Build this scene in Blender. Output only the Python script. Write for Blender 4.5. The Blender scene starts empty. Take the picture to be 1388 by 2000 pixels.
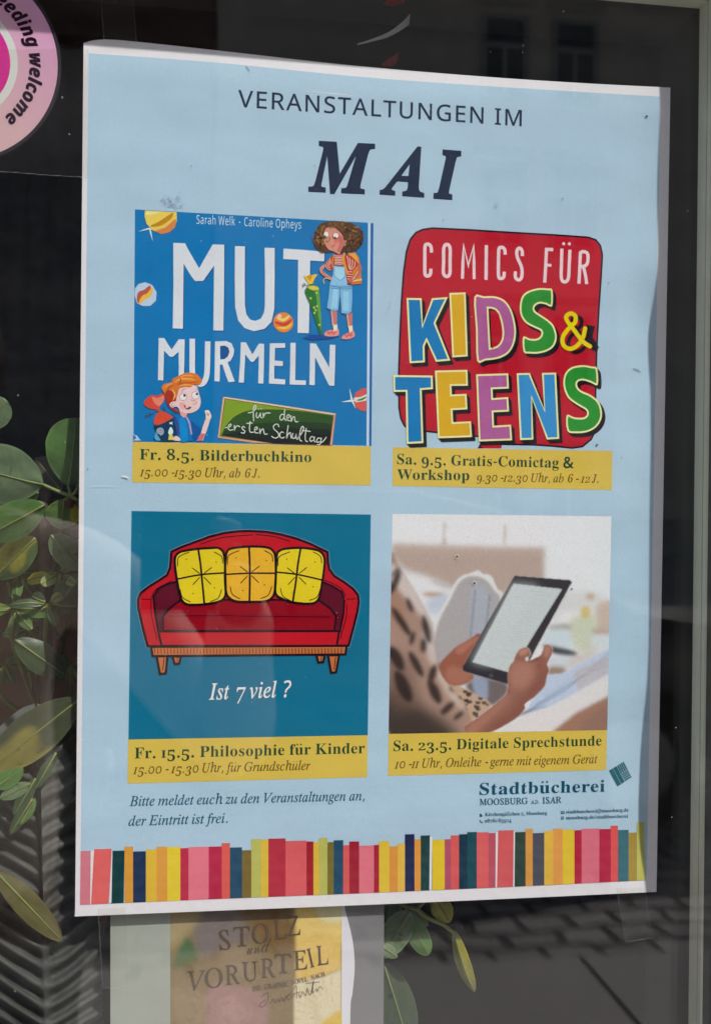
import bpy, bmesh, math, random
import numpy as np
from mathutils import Vector, Matrix, Euler
from mathutils.geometry import delaunay_2d_cdt

random.seed(7)
scene = bpy.context.scene
COL = scene.collection

# ------------------------------------------------------------------ camera, sky, sun, exposure
CAM_LOC = Vector((0.0480, -0.5532, 0.20544))
CAM_EUL = Euler((1.55630965, -0.01333679, -0.15521024), 'XYZ')
FPX, IW, IH = 2187.5, 1388.0, 2000.0          # focal length in pixels of a 1388 x 2000 frame
camd = bpy.data.cameras.new('camera')
cam = bpy.data.objects.new('camera', camd)
COL.objects.link(cam)
cam.location, cam.rotation_euler = CAM_LOC, CAM_EUL
camd.sensor_fit = 'VERTICAL'
camd.sensor_height = 24.0
camd.lens = FPX / IH * 24.0
camd.clip_start, camd.clip_end = 0.01, 400.0
camd.dof.use_dof = True
camd.dof.focus_distance = 0.575
camd.dof.aperture_fstop = 9.5
scene.camera = cam

SUN_AZ, SUN_EL = math.radians(32), math.radians(47)   # towards the sun: out of the window, to the right, up
SUN_DIR = Vector((math.sin(SUN_AZ) * math.cos(SUN_EL), -math.cos(SUN_AZ) * math.cos(SUN_EL), math.sin(SUN_EL)))
world = bpy.data.worlds.new('World')
scene.world = world
world.use_nodes = True
wn = world.node_tree
wn.nodes.clear()
sky = wn.nodes.new('ShaderNodeTexSky')
sky.sky_type = 'NISHITA'
sky.sun_disc = False
sky.sun_elevation = SUN_EL
sky.sun_rotation = math.atan2(SUN_DIR.x, SUN_DIR.y)
sky.dust_density = 2.0
bgn = wn.nodes.new('ShaderNodeBackground')
bgn.inputs['Strength'].default_value = 0.095
won = wn.nodes.new('ShaderNodeOutputWorld')
wn.links.new(sky.outputs[0], bgn.inputs[0])
wn.links.new(bgn.outputs[0], won.inputs[0])
sund = bpy.data.lights.new('sun', 'SUN')
sund.energy = 3.1
sund.angle = math.radians(0.45)
sund.color = (1.0, 0.97, 0.92)
sun = bpy.data.objects.new('sun', sund)
COL.objects.link(sun)
sun.rotation_euler = SUN_DIR.to_track_quat('Z', 'Y').to_euler()
sun.location = (2, -4, 5)

vs = scene.view_settings
scene.display_settings.display_device = 'sRGB'
vs.view_transform = 'Standard'
vs.look = 'None'
vs.exposure = 0.47
vs.gamma = 1.0
vs.use_curve_mapping = False
scene.render.engine = 'CYCLES'
cy = scene.cycles
cy.transparent_max_bounces = 32
cy.max_bounces = 8
cy.use_denoising = True

# ------------------------------------------------------------------ helpers: pixels to points
ROT = CAM_EUL.to_matrix()


def at(x, y, Y=0.0):
    """the point where the sight line through photo pixel (x, y) meets the plane Y"""
    d = ROT @ Vector(((x - IW / 2) / FPX, (IH / 2 - y) / FPX, -1.0))
    return CAM_LOC + d * ((Y - CAM_LOC.y) / d.y)


def uv(p):
    q = at(p[0], p[1])
    return (q.x, q.z)


def Z(ox, oy, s):
    """a tracing frame: maps coordinates of an enlarged crop to poster coordinates"""
    def f(pts):
        if isinstance(pts[0], (int, float)):
            return uv((ox + pts[0] / s, oy + pts[1] / s))
        return [uv((ox + a / s, oy + b / s)) for a, b in pts]
    return f


PX = Z(0, 0, 1)
ZA, ZB = Z(240, 380, 2.776), Z(240, 640, 2.776)
ZC, ZD = Z(740, 420, 2.892), Z(740, 680, 2.892)
ZE, ZF = Z(230, 980, 2.722), Z(740, 980, 2.776)
ZG, ZH = Z(130, 1300, 2.203), Z(740, 1300, 2.142)
ZT = Z(740, 1200, 2.953)
ZQ, ZR = Z(590, 420, 7.693), Z(260, 710, 7.711)
ZS = Z(410, 760, 5.141)
ZL = Z(920, 1480, 4.206)
ZJ = Z(200, 1720, 2.479)

# ------------------------------------------------------------------ helpers: objects


def tag(o, label=None, cat=None, group=None, kind=None):
    if label: o['label'] = label
    if cat: o['category'] = cat
    if group: o['group'] = group
    if kind: o['kind'] = kind
    return o


def empty(name, loc, label, cat, group=None):
    o = bpy.data.objects.new(name, None)
    o.empty_display_size = 0.02
    COL.objects.link(o)
    o.location = loc
    return tag(o, label, cat, group)


def link_mesh(name, verts, faces, mats, idx=None, parent=None, smooth=False):
    """verts in world space; the object's origin is placed at its parent or its own centre"""
    me = bpy.data.meshes.new(name)
    org = Vector(parent.matrix_world.translation) if parent else Vector((0, 0, 0))
    if parent is not None:
        bpy.context.view_layer.update()
        org = parent.matrix_world.translation.copy()
    else:
        arr = np.array([tuple(v) for v in verts])
        lo, hi = arr.min(0), arr.max(0)
        org = Vector(((lo[0] + hi[0]) / 2, (lo[1] + hi[1]) / 2, lo[2]))
    me.from_pydata([tuple(Vector(v) - org) for v in verts], [], faces)
    for m in mats: me.materials.append(m)
    if idx is not None: me.polygons.foreach_set('material_index', idx)
    if smooth: me.polygons.foreach_set('use_smooth', [True] * len(me.polygons))
    me.update()
    o = bpy.data.objects.new(name, me)
    COL.objects.link(o)
    if parent is not None:
        o.parent = parent
    else:
        o.location = org
    return o


class MB:
    """collects shapes in world space and links them as one mesh"""
    def __init__(self):
        self.v, self.f, self.i, self.mats = [], [], [], []

    def mi(self, m):
        if m not in self.mats: self.mats.append(m)
        return self.mats.index(m)

    def add(self, verts, faces, m):
        b, k = len(self.v), self.mi(m)
        self.v += [tuple(p) for p in verts]
        self.f += [[b + j for j in f] for f in faces]
        self.i += [k] * len(faces)

    def box(self, lo, hi, m):
        x0, y0, z0 = lo; x1, y1, z1 = hi
        v = [(x0, y0, z0), (x1, y0, z0), (x1, y1, z0), (x0, y1, z0), (x0, y0, z1), (x1, y0, z1), (x1, y1, z1), (x0, y1, z1)]
        f = [(0, 3, 2, 1), (4, 5, 6, 7), (0, 1, 5, 4), (1, 2, 6, 5), (2, 3, 7, 6), (3, 0, 4, 7)]
        self.add(v, f, m)

    def tube(self, pts, radii, m, n=8):
        pts = [Vector(p) for p in pts]
        if isinstance(radii, (int, float)): radii = [radii] * len(pts)
        vv, ff = [], []
        for k, p in enumerate(pts):
            t = (pts[min(k + 1, len(pts) - 1)] - pts[max(k - 1, 0)]).normalized()
            a = t.cross(Vector((0, 1, 0.013))).normalized()
            b = t.cross(a)
            for j in range(n):
                w = 2 * math.pi * j / n
                vv.append(p + (a * math.cos(w) + b * math.sin(w)) * radii[k])
        for k in range(len(pts) - 1):
            for j in range(n):
                ff.append((k * n + j, k * n + (j + 1) % n, (k + 1) * n + (j + 1) % n, (k + 1) * n + j))
        ff.append(tuple(range(n - 1, -1, -1)))
        ff.append(tuple((len(pts) - 1) * n + j for j in range(n)))
        self.add(vv, ff, m)

    def build(self, name, parent=None, smooth=False, bevel=0):
        o = link_mesh(name, self.v, self.f, self.mats, self.i, parent, smooth)
        if bevel:
            b = o.modifiers.new('bevel', 'BEVEL')
            b.width, b.segments, b.limit_method = bevel, 2, 'ANGLE'
        return o


# ------------------------------------------------------------------ helpers: materials


def lin(c):
    return tuple(((v / 255) / 12.92 if v <= 10.3 else ((v / 255 + 0.055) / 1.055) ** 2.4) for v in c)


def mat(name, rgb, rough=0.6, spec=0.3, noise=0.0, nscale=60.0, bump=0.0, bscale=200.0, metal=0.0, trans=0.0, rgb2=None, coords='Object'):
    m = bpy.data.materials.new(name)
    m.use_nodes = True
    nt = m.node_tree
    p = nt.nodes['Principled BSDF']
    p.inputs['Roughness'].default_value = rough
    p.inputs['Specular IOR Level'].default_value = spec
    p.inputs['Metallic'].default_value = metal
    p.inputs['Base Color'].default_value = (*rgb, 1)
    tc = nt.nodes.new('ShaderNodeTexCoord')
    if noise or rgb2:
        n = nt.nodes.new('ShaderNodeTexNoise')
        n.inputs['Scale'].default_value = nscale
        n.inputs['Detail'].default_value = 6
        n.inputs['Roughness'].default_value = 0.65
        nt.links.new(tc.outputs[coords], n.inputs['Vector'])
        r = nt.nodes.new('ShaderNodeValToRGB')
        lo, hi = r.color_ramp.elements
        lo.position, hi.position = 0.3, 0.7
        if rgb2:
            lo.color, hi.color = (*rgb, 1), (*rgb2, 1)
        else:
            lo.color = (*[c * (1 - noise) for c in rgb], 1)
            hi.color = (*[min(1, c * (1 + noise)) for c in rgb], 1)
        nt.links.new(n.outputs['Fac'], r.inputs[0])
        nt.links.new(r.outputs[0], p.inputs['Base Color'])
    if bump:
        n2 = nt.nodes.new('ShaderNodeTexNoise')
        n2.inputs['Scale'].default_value = bscale
        n2.inputs['Detail'].default_value = 4
        nt.links.new(tc.outputs[coords], n2.inputs['Vector'])
        b = nt.nodes.new('ShaderNodeBump')
        b.inputs['Strength'].default_value = bump
        b.inputs['Distance'].default_value = 0.001
        nt.links.new(n2.outputs['Fac'], b.inputs['Height'])
        nt.links.new(b.outputs[0], p.inputs['Normal'])
    if trans:
        out = nt.nodes['Material Output']
        t = nt.nodes.new('ShaderNodeBsdfTranslucent')
        t.inputs[0].default_value = (*[min(1, c * 1.6) for c in rgb], 1)
        mx = nt.nodes.new('ShaderNodeMixShader')
        mx.inputs[0].default_value = trans
        nt.links.new(p.outputs[0], mx.inputs[1])
        nt.links.new(t.outputs[0], mx.inputs[2])
        nt.links.new(mx.outputs[0], out.inputs['Surface'])
    return m


KP = 1.18
VEIL = 0.007          # share of the photographed colour that is the glass's reflection, not the print
_inks = {}


def ink(c, noise=0.07):
    """printed colour: c is the colour as printed (sRGB), kept faintly mottled like inkjet on paper"""
    c = tuple(c)
    if c not in _inks:
        l = [min(0.86, max(0.0015, (v - VEIL) * KP)) for v in lin(c)]
        m = bpy.data.materials.new('print_%d_%d_%d' % c)
        m.use_nodes = True
        nt = m.node_tree
        p = nt.nodes['Principled BSDF']
        p.inputs['Roughness'].default_value = 0.8
        p.inputs['Specular IOR Level'].default_value = 0.03
        tc = nt.nodes.new('ShaderNodeTexCoord')
        n = nt.nodes.new('ShaderNodeTexNoise')
        n.inputs['Scale'].default_value = 900
        n.inputs['Detail'].default_value = 5
        n.inputs['Roughness'].default_value = 0.8
        nt.links.new(tc.outputs['Object'], n.inputs['Vector'])
        big = nt.nodes.new('ShaderNodeTexNoise')
        big.inputs['Scale'].default_value = 22
        big.inputs['Detail'].default_value = 3
        mp_ = nt.nodes.new('ShaderNodeMapping')
        mp_.inputs['Scale'].default_value = (0.6, 1, 2.2)   # faint bands across the sheet, as a printer leaves
        nt.links.new(tc.outputs['Object'], mp_.inputs[0])
        nt.links.new(mp_.outputs[0], big.inputs['Vector'])
        ad = nt.nodes.new('ShaderNodeMath'); ad.operation = 'ADD'
        nt.links.new(n.outputs['Fac'], ad.inputs[0])
        ml = nt.nodes.new('ShaderNodeMath'); ml.operation = 'MULTIPLY'
        ml.inputs[1].default_value = 0.6
        nt.links.new(big.outputs['Fac'], ml.inputs[0])
        nt.links.new(ml.outputs[0], ad.inputs[1])
        r = nt.nodes.new('ShaderNodeValToRGB')
        r.color_ramp.elements[0].position = 0.55
        r.color_ramp.elements[1].position = 1.05
        add = 0.012
        r.color_ramp.elements[0].color = (*[max(0, v * (1 - noise) - 0.0) for v in l], 1)
        r.color_ramp.elements[1].color = (*[min(1, v * (1 + noise) + add * 0.1) for v in l], 1)
        nt.links.new(ad.outputs[0], r.inputs[0])
        nt.links.new(r.outputs[0], p.inputs['Base Color'])
        waves = nt.nodes.new('ShaderNodeTexNoise')            # the sheet is never quite flat
        waves.inputs['Scale'].default_value = 13
        waves.inputs['Detail'].default_value = 2
        nt.links.new(tc.outputs['Object'], waves.inputs['Vector'])
        fine = nt.nodes.new('ShaderNodeMath'); fine.operation = 'MULTIPLY_ADD'; fine.inputs[1].default_value = 0.012
        nt.links.new(n.outputs['Fac'], fine.inputs[0]); nt.links.new(waves.outputs['Fac'], fine.inputs[2])
        bp = nt.nodes.new('ShaderNodeBump'); bp.inputs['Strength'].default_value = 0.6; bp.inputs['Distance'].default_value = 0.006
        nt.links.new(fine.outputs[0], bp.inputs['Height']); nt.links.new(bp.outputs[0], p.inputs['Normal'])
        _inks[c] = m
    return _inks[c]


def attr_mat(name, noise=0.06):
    """print whose colours are stored on the picture's own mesh"""
    m = bpy.data.materials.new(name)
    m.use_nodes = True
    nt = m.node_tree
    p = nt.nodes['Principled BSDF']
    p.inputs['Roughness'].default_value = 0.7
    p.inputs['Specular IOR Level'].default_value = 0.03
    a = nt.nodes.new('ShaderNodeAttribute')
    a.attribute_name = 'Col'
    tc = nt.nodes.new('ShaderNodeTexCoord')
    n = nt.nodes.new('ShaderNodeTexNoise')
    n.inputs['Scale'].default_value = 1100
    n.inputs['Detail'].default_value = 4
    nt.links.new(tc.outputs['Object'], n.inputs['Vector'])
    mr = nt.nodes.new('ShaderNodeMapRange')
    mr.inputs[1].default_value, mr.inputs[2].default_value = 0.3, 0.7
    mr.inputs[3].default_value, mr.inputs[4].default_value = 1 - noise, 1 + noise
    nt.links.new(n.outputs['Fac'], mr.inputs[0])
    v = nt.nodes.new('ShaderNodeVectorMath'); v.operation = 'SCALE'
    nt.links.new(a.outputs['Color'], v.inputs[0])
    nt.links.new(mr.outputs[0], v.inputs['Scale'])
    nt.links.new(v.outputs[0], p.inputs['Base Color'])
    return m


def clear_mat(name, base=0.04, tint=(1, 1, 1), haze=0.0, rough=0.0, hcol=(0.8, 0.8, 0.8), smear=False):
    """thin clear sheet: see-through, with a Fresnel-like mirror share on each face"""
    m = bpy.data.materials.new(name)
    m.use_nodes = True
    nt = m.node_tree
    nt.nodes.clear()
    out = nt.nodes.new('ShaderNodeOutputMaterial')
    tr = nt.nodes.new('ShaderNodeBsdfTransparent'); tr.inputs[0].default_value = (*tint, 1)
    gl = nt.nodes.new('ShaderNodeBsdfGlossy'); gl.inputs['Roughness'].default_value = rough
    lw = nt.nodes.new('ShaderNodeLayerWeight'); lw.inputs[0].default_value = 0.5
    pw = nt.nodes.new('ShaderNodeMath'); pw.operation = 'POWER'; pw.inputs[1].default_value = 5
    nt.links.new(lw.outputs['Facing'], pw.inputs[0])
    ma = nt.nodes.new('ShaderNodeMath'); ma.operation = 'MULTIPLY_ADD'
    ma.inputs[1].default_value, ma.inputs[2].default_value = 1 - base, base
    nt.links.new(pw.outputs[0], ma.inputs[0])
    mx = nt.nodes.new('ShaderNodeMixShader')
    nt.links.new(ma.outputs[0], mx.inputs[0])
    nt.links.new(tr.outputs[0], mx.inputs[1])
    nt.links.new(gl.outputs[0], mx.inputs[2])
    last = mx
    if haze:
        df = nt.nodes.new('ShaderNodeBsdfDiffuse'); df.inputs[0].default_value = (*hcol, 1)
        m2 = nt.nodes.new('ShaderNodeMixShader'); m2.inputs[0].default_value = haze
        if smear:                                   # wiped, streaky film of dust on the pane
            tc = nt.nodes.new('ShaderNodeTexCoord'); mpn = nt.nodes.new('ShaderNodeMapping')
            mpn.inputs['Rotation'].default_value = (0, 0.6, 0); mpn.inputs['Scale'].default_value = (3, 1, 14)
            ns = nt.nodes.new('ShaderNodeTexNoise'); ns.inputs['Scale'].default_value = 2.2; ns.inputs['Detail'].default_value = 8; ns.inputs['Roughness'].default_value = 0.7
            rp_ = nt.nodes.new('ShaderNodeMapRange'); rp_.inputs[1].default_value, rp_.inputs[2].default_value = 0.42, 0.72
            rp_.inputs[3].default_value, rp_.inputs[4].default_value = 0.0, haze
            nt.links.new(tc.outputs['Object'], mpn.inputs[0]); nt.links.new(mpn.outputs[0], ns.inputs['Vector'])
            nt.links.new(ns.outputs['Fac'], rp_.inputs[0]); nt.links.new(rp_.outputs[0], m2.inputs[0])
        nt.links.new(mx.outputs[0], m2.inputs[1]); nt.links.new(df.outputs[0], m2.inputs[2])
        last = m2
    nt.links.new(last.outputs[0], out.inputs['Surface'])
    return m


# ------------------------------------------------------------------ helpers: print on paper
U_FLAT, U_EDGE = uv((1197, 1000))[0], uv((1262, 1000))[0]
_zs = [(165, 0.0), (240, .9), (330, 1.6), (400, 1.5), (470, .4), (520, .3), (580, 2.2), (625, 4.3), (665, 5.3), (710, 4.6), (760, 3.2), (860, 2.6),
       (1000, 2.6), (1150, 2.2), (1250, 1.8), (1340, 2.4), (1400, 4.0), (1480, 5.6), (1560, 6.2), (1620, 5.9), (1660, 4.7), (1700, 2.6), (1742, .8)]
_zv = [uv((1285, a))[1] for a, b in _zs][::-1]
_dv = [b / 1000 for a, b in _zs][::-1]
_ker = np.exp(-0.5 * (np.arange(-12, 13) / 5.0) ** 2); _ker /= _ker.sum()
_fz = np.linspace(-0.01, 0.43, 441)
_fd = np.convolve(np.pad(np.interp(_fz, _zv, _dv), 12, mode='edge'), _ker, 'valid')
YP = 0.0012
ZTOP = uv((165, 150))[1]


def wave(u, v):
    t = (u - U_FLAT) / (U_EDGE - U_FLAT)
    d = 0.0
    if t > 0:
        t = min(1, t)
        d += float(np.interp(v, _fz, _fd)) * (0.55 * t * t * (3 - 2 * t) + 0.45 * t)
    s = (v - ZTOP) / 0.016
    if s > 0:
        d += 0.0031 * min(1.6, s) ** 1.5 * float(np.interp(u, [0, .05, .13, .2, .26, .3], [.72, .8, 1, .85, .5, .42]))
    return d


def surf(u, v, h=0.0):
    d = YP + wave(u, v) - h
    k = d / -CAM_LOC.y            # the lifted paper keeps the outline it shows in the photograph
    return (u + (u - CAM_LOC.x) * k, d, v + (v - CAM_LOC.z) * k)


class Print(MB):
    """shapes printed on the sheet; every shape lies a hair above the one before"""
    H = 0.00006

    def __init__(self, base=None, place=surf):
        super().__init__()
        if base is not None: Print.H = base
        self.place = place

    def lay(self, pts, faces, m):
        Print.H += 0.000002
        self.add([self.place(p[0], p[1], Print.H) for p in pts], faces, m)

    def poly(self, pts, c):
        """filled outline (poster coordinates)"""
        m = c if not isinstance(c, tuple) else ink(c)
        n = len(pts)
        ar = sum(pts[i][0] * pts[(i + 1) % n][1] - pts[(i + 1) % n][0] * pts[i][1] for i in range(n))
        order = list(range(n)) if ar > 0 else list(range(n - 1, -1, -1))
        r = delaunay_2d_cdt([Vector(p) for p in pts], [], [order], 0, 1e-7)
        self.lay([tuple(p) for p in r[0]], [f for f, o in zip(r[2], r[5]) if o], m)

    def smooth(self, pts, c, k=5):
        self.poly(spline(pts, True, k), c)

    def ring(self, outer, hole, c):
        loops = [list(outer), list(hole)]
        v, t = tri_loops(loops)
        self.lay(v, t, ink(c))

    def grid(self, quad, nx, ny, m):
        """TL TR BR BL"""
        tl, tr, br, bl = [Vector(q) for q in quad]
        pts = []
        for j in range(ny + 1):
            for i in range(nx + 1):
                a, b = i / nx, j / ny
                pts.append(tuple((tl * (1 - a) + tr * a) * (1 - b) + (bl * (1 - a) + br * a) * b))
        w = nx + 1
        self.lay(pts, [(j * w + i, (j + 1) * w + i, (j + 1) * w + i + 1, j * w + i + 1) for j in range(ny) for i in range(nx)], m)

    def disc(self, c, rx, col, ry=None, n=24, rot=0):
        ry = ry or rx
        pts = []
        for k in range(n):
            a = 2 * math.pi * k / n
            x, y = rx * math.cos(a), ry * math.sin(a)
            pts.append((c[0] + x * math.cos(rot) - y * math.sin(rot), c[1] + x * math.sin(rot) + y * math.cos(rot)))
        self.lay(pts, [tuple(range(n))], ink(col))

    def stroke(self, pts, w, c, k=6, closed=False, curve=True, taper=False, cap=True):
        m = ink(c)
        if curve and len(pts) > 2: pts = spline(pts, closed, k)
        P = [Vector(p) for p in pts]
        n = len(P)
        L, R = [], []
        for i in range(n):
            a = P[(i - 1) % n] if (closed or i > 0) else P[i]
            b = P[(i + 1) % n] if (closed or i < n - 1) else P[i]
            t1 = (P[i] - a); t2 = (b - P[i])
            if t1.length < 1e-9: t1 = t2
            if t2.length < 1e-9: t2 = t1
            t1, t2 = t1.normalized(), t2.normalized()
            t = (t1 + t2)
            t = t.normalized() if t.length > 1e-6 else t1
            nrm = Vector((-t.y, t.x))
            cs = max(0.5, t.dot(t1))
            h = w / 2 / cs
            if taper:
                s = i / (n - 1)
                h *= max(0.12, math.sin(math.pi * min(1, max(0, s))) ** 0.6)
            L.append(P[i] + nrm * h); R.append(P[i] - nrm * h)
        v = [tuple(p) for p in L] + [tuple(p) for p in R]
        f = [(i, n + i, n + (i + 1) % n, (i + 1) % n) for i in range(n if closed else n - 1)]
        if cap and not closed and not taper:
            for e, o in ((0, 1), (n - 1, n - 2)):
                d = (P[e] - P[o]).normalized()
                a0 = math.atan2(d.y, d.x)
                b = len(v)
                v += [(P[e].x + w / 2 * math.cos(a0 + q), P[e].y + w / 2 * math.sin(a0 + q)) for q in np.linspace(-math.pi / 2, math.pi / 2, 7)]
                f.append(tuple(range(b, b + 7)))
        self.lay(v, f, m)

    def text(self, font, s, p0, p1, cap, c, sp=0.0, shear=0.0, bold=0.0, h0=None, old=False, xs=1.0):
        """one line of lettering: ink spans p0..p1 along the baseline (poster coordinates), capitals are cap high"""
        a, b = Vector(p0), Vector(p1)
        capem = GCAP[font]
        sy = cap / capem
        items, x = [], 0.0
        for ch in s:
            loops_dx = glyph(font, ch, bold, shear, old)
            items.append((x, loops_dx))
            x += loops_dx[0] + sp
        xs_ = [x0 + q[0] for x0, g in items for q in g[1]]
        lo, hi = min(xs_), max(xs_)
        d = (b - a)
        sx = d.length / (hi - lo)
        e = d.normalized(); nrm = Vector((-e.y, e.x))
        V, F = [], []
        for x0, g in items:
            base = len(V)
            V += [tuple(a + e * ((x0 + q[0] - lo) * sx) + nrm * (q[1] * sy)) for q in g[1]]
            F += [tuple(base + k for k in f) for f in g[2]]
        self.lay(V, F, c if not isinstance(c, tuple) else ink(c))


def spline(pts, closed=False, k=6):
    P = [Vector(p) for p in pts]
    n = len(P)
    out = []
    for i in range(n if closed else n - 1):
        if closed:
            p0, p1, p2, p3 = P[(i - 1) % n], P[i], P[(i + 1) % n], P[(i + 2) % n]
        else:
            p0, p1, p2, p3 = P[max(i - 1, 0)], P[i], P[i + 1], P[min(i + 2, n - 1)]
        for j in range(k):
            t = j / k
            out.append(tuple(0.5 * ((2 * p1) + (p2 - p0) * t + (2 * p0 - 5 * p1 + 4 * p2 - p3) * t * t + (3 * p1 - p0 - 3 * p2 + p3) * t ** 3)))
    if not closed: out.append(tuple(P[-1]))
    return out


def area(l):
    return sum(l[i][0] * l[(i + 1) % len(l)][1] - l[(i + 1) % len(l)][0] * l[i][1] for i in range(len(l))) / 2


def grow(loops, d):
    """move outlines outwards by d (holes shrink)"""
    if not d: return loops
    big = max(loops, key=lambda l: abs(area(l)))
    s = 1 if area(big) > 0 else -1
    out = []
    for l in loops:
        n = len(l); q = []
        for i in range(n):
            p0, p1, p2 = Vector(l[i - 1]), Vector(l[i]), Vector(l[(i + 1) % n])
            t1, t2 = (p1 - p0).normalized(), (p2 - p1).normalized()
            n1, n2 = Vector((t1.y, -t1.x)), Vector((t2.y, -t2.x))
            nn = n1 + n2
            if nn.length < 1e-6: nn = n1
            nn.normalize()
            q.append(tuple(p1 + nn * (s * d / max(0.5, nn.dot(n1)))))
        out.append(q)
    return out


def tri_loops(loops):
    V, faces = [], []
    for l in loops:
        b = len(V); V += [Vector(p) for p in l]
        ids = list(range(b, b + len(l)))
        faces.append(ids if area(l) > 0 else ids[::-1])
    r = delaunay_2d_cdt(V, [], faces, 0, 1e-9)
    return [tuple(p) for p in r[0]], [tuple(f) for f, o in zip(r[2], r[5]) if len(o) % 2 == 1]


GCAP = {'B': .479, 'T': .465, 'X': .451, 'C': .42, 'K': .48, 'S': .48, 'N': .48, 'J': .51}


def raw(font, ch):
    g = GLYPHS[font][ch]
    return g[0] / 1000, [[(l[i] / 1000, l[i + 1] / 1000) for i in range(0, len(l), 2)] for l in g[1:]]


_gc = {}


def glyph(font, ch, bold=0.0, shear=0.0, old=False):
    key = (font, ch, bold, shear, old)
    if key in _gc: return _gc[key]
    if ch == ' ':
        r = (0.16, [], [])
        _gc[key] = r
        return r
    dots, src, sy, dy, sx, sh, bd = None, ch, 1.0, 0.0, 1.0, shear, bold
    f = font
    if ch in 'üä':
        src = {'ü': 'u', 'ä': 'a'}[ch]; dots = True
    elif ch == 'Ü':
        src, dots = 'U', 'cap'
    if ch == '0' and old and font == 'T':
        src, f, sh, bd = 'o', 'N', 0.16, 0.0
    elif ch.isdigit() and old:
        if ch in '012': sy, sx = 0.70, 0.95
        elif ch in '34579': dy = -0.145
        if font == 'T': sh, bd = 0.2, -0.004
        f = 'B'
        if ch == '1': src, sx = 'I', 0.85
        if ch == '0': sy, sx = 0.7, 1.0
        if font == 'T' and ch == '1': f, src, sh, bd = 'T', 'I', 0.0, 0.012
    if src not in GLYPHS[f]:
        if ch in '.,:' and font in 'BT': bd = 0.012 if font == 'B' else 0.0
        elif ch == '&' and font == 'B': bd = 0.017
        if font == 'T' and ch in '?-': sh = 0.2
        if src in GLYPHS['Q']: f, bd = 'Q', 0.0
        elif src in GLYPHS['S']: f = 'S'
        elif src in GLYPHS['B']: f, sh, bd = 'B', (0.2 if font == 'T' else sh), (-0.012 if font == 'T' else bd)
        elif src in GLYPHS['N']: f = 'N'
    adv, loops = raw(f, src)
    loops = grow(loops, bd)
    if dots:
        w = [q[0] for l in loops for q in l]
        cx = (min(w) + max(w)) / 2 + (0.03 if font == 'T' else 0)
        hy = 0.435 if dots is True else 0.56
        r = 0.036 if font != 'T' else 0.026
        for s in (-1, 1):
            loops = loops + [[(cx + s * 0.075 + r * math.cos(a), hy + r * math.sin(a)) for a in np.linspace(0, 2 * math.pi, 13)[:-1]]]
    loops = [[(x * sx + sh * (y * sy + dy), y * sy + dy) for x, y in l] for l in loops]
    V, T = tri_loops(loops)
    r = (adv * sx, V, T)
    _gc[key] = r
    return r


def px_h(p, h):
    """height in poster units of h photo pixels, upwards at photo pixel p"""
    a, b = uv(p), uv((p[0], p[1] - h))
    return (Vector(b) - Vector(a)).length


def line_px(pr, font, s, p0, p1, cap, c, **k):
    pr.text(font, s, uv(p0), uv(p1), px_h(((p0[0] + p1[0]) / 2, (p0[1] + p1[1]) / 2), cap), c, **k)


MM = (Vector(uv((701, 1000))) - Vector(uv((700, 1000)))).length   # one photo pixel on the poster, in metres

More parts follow.
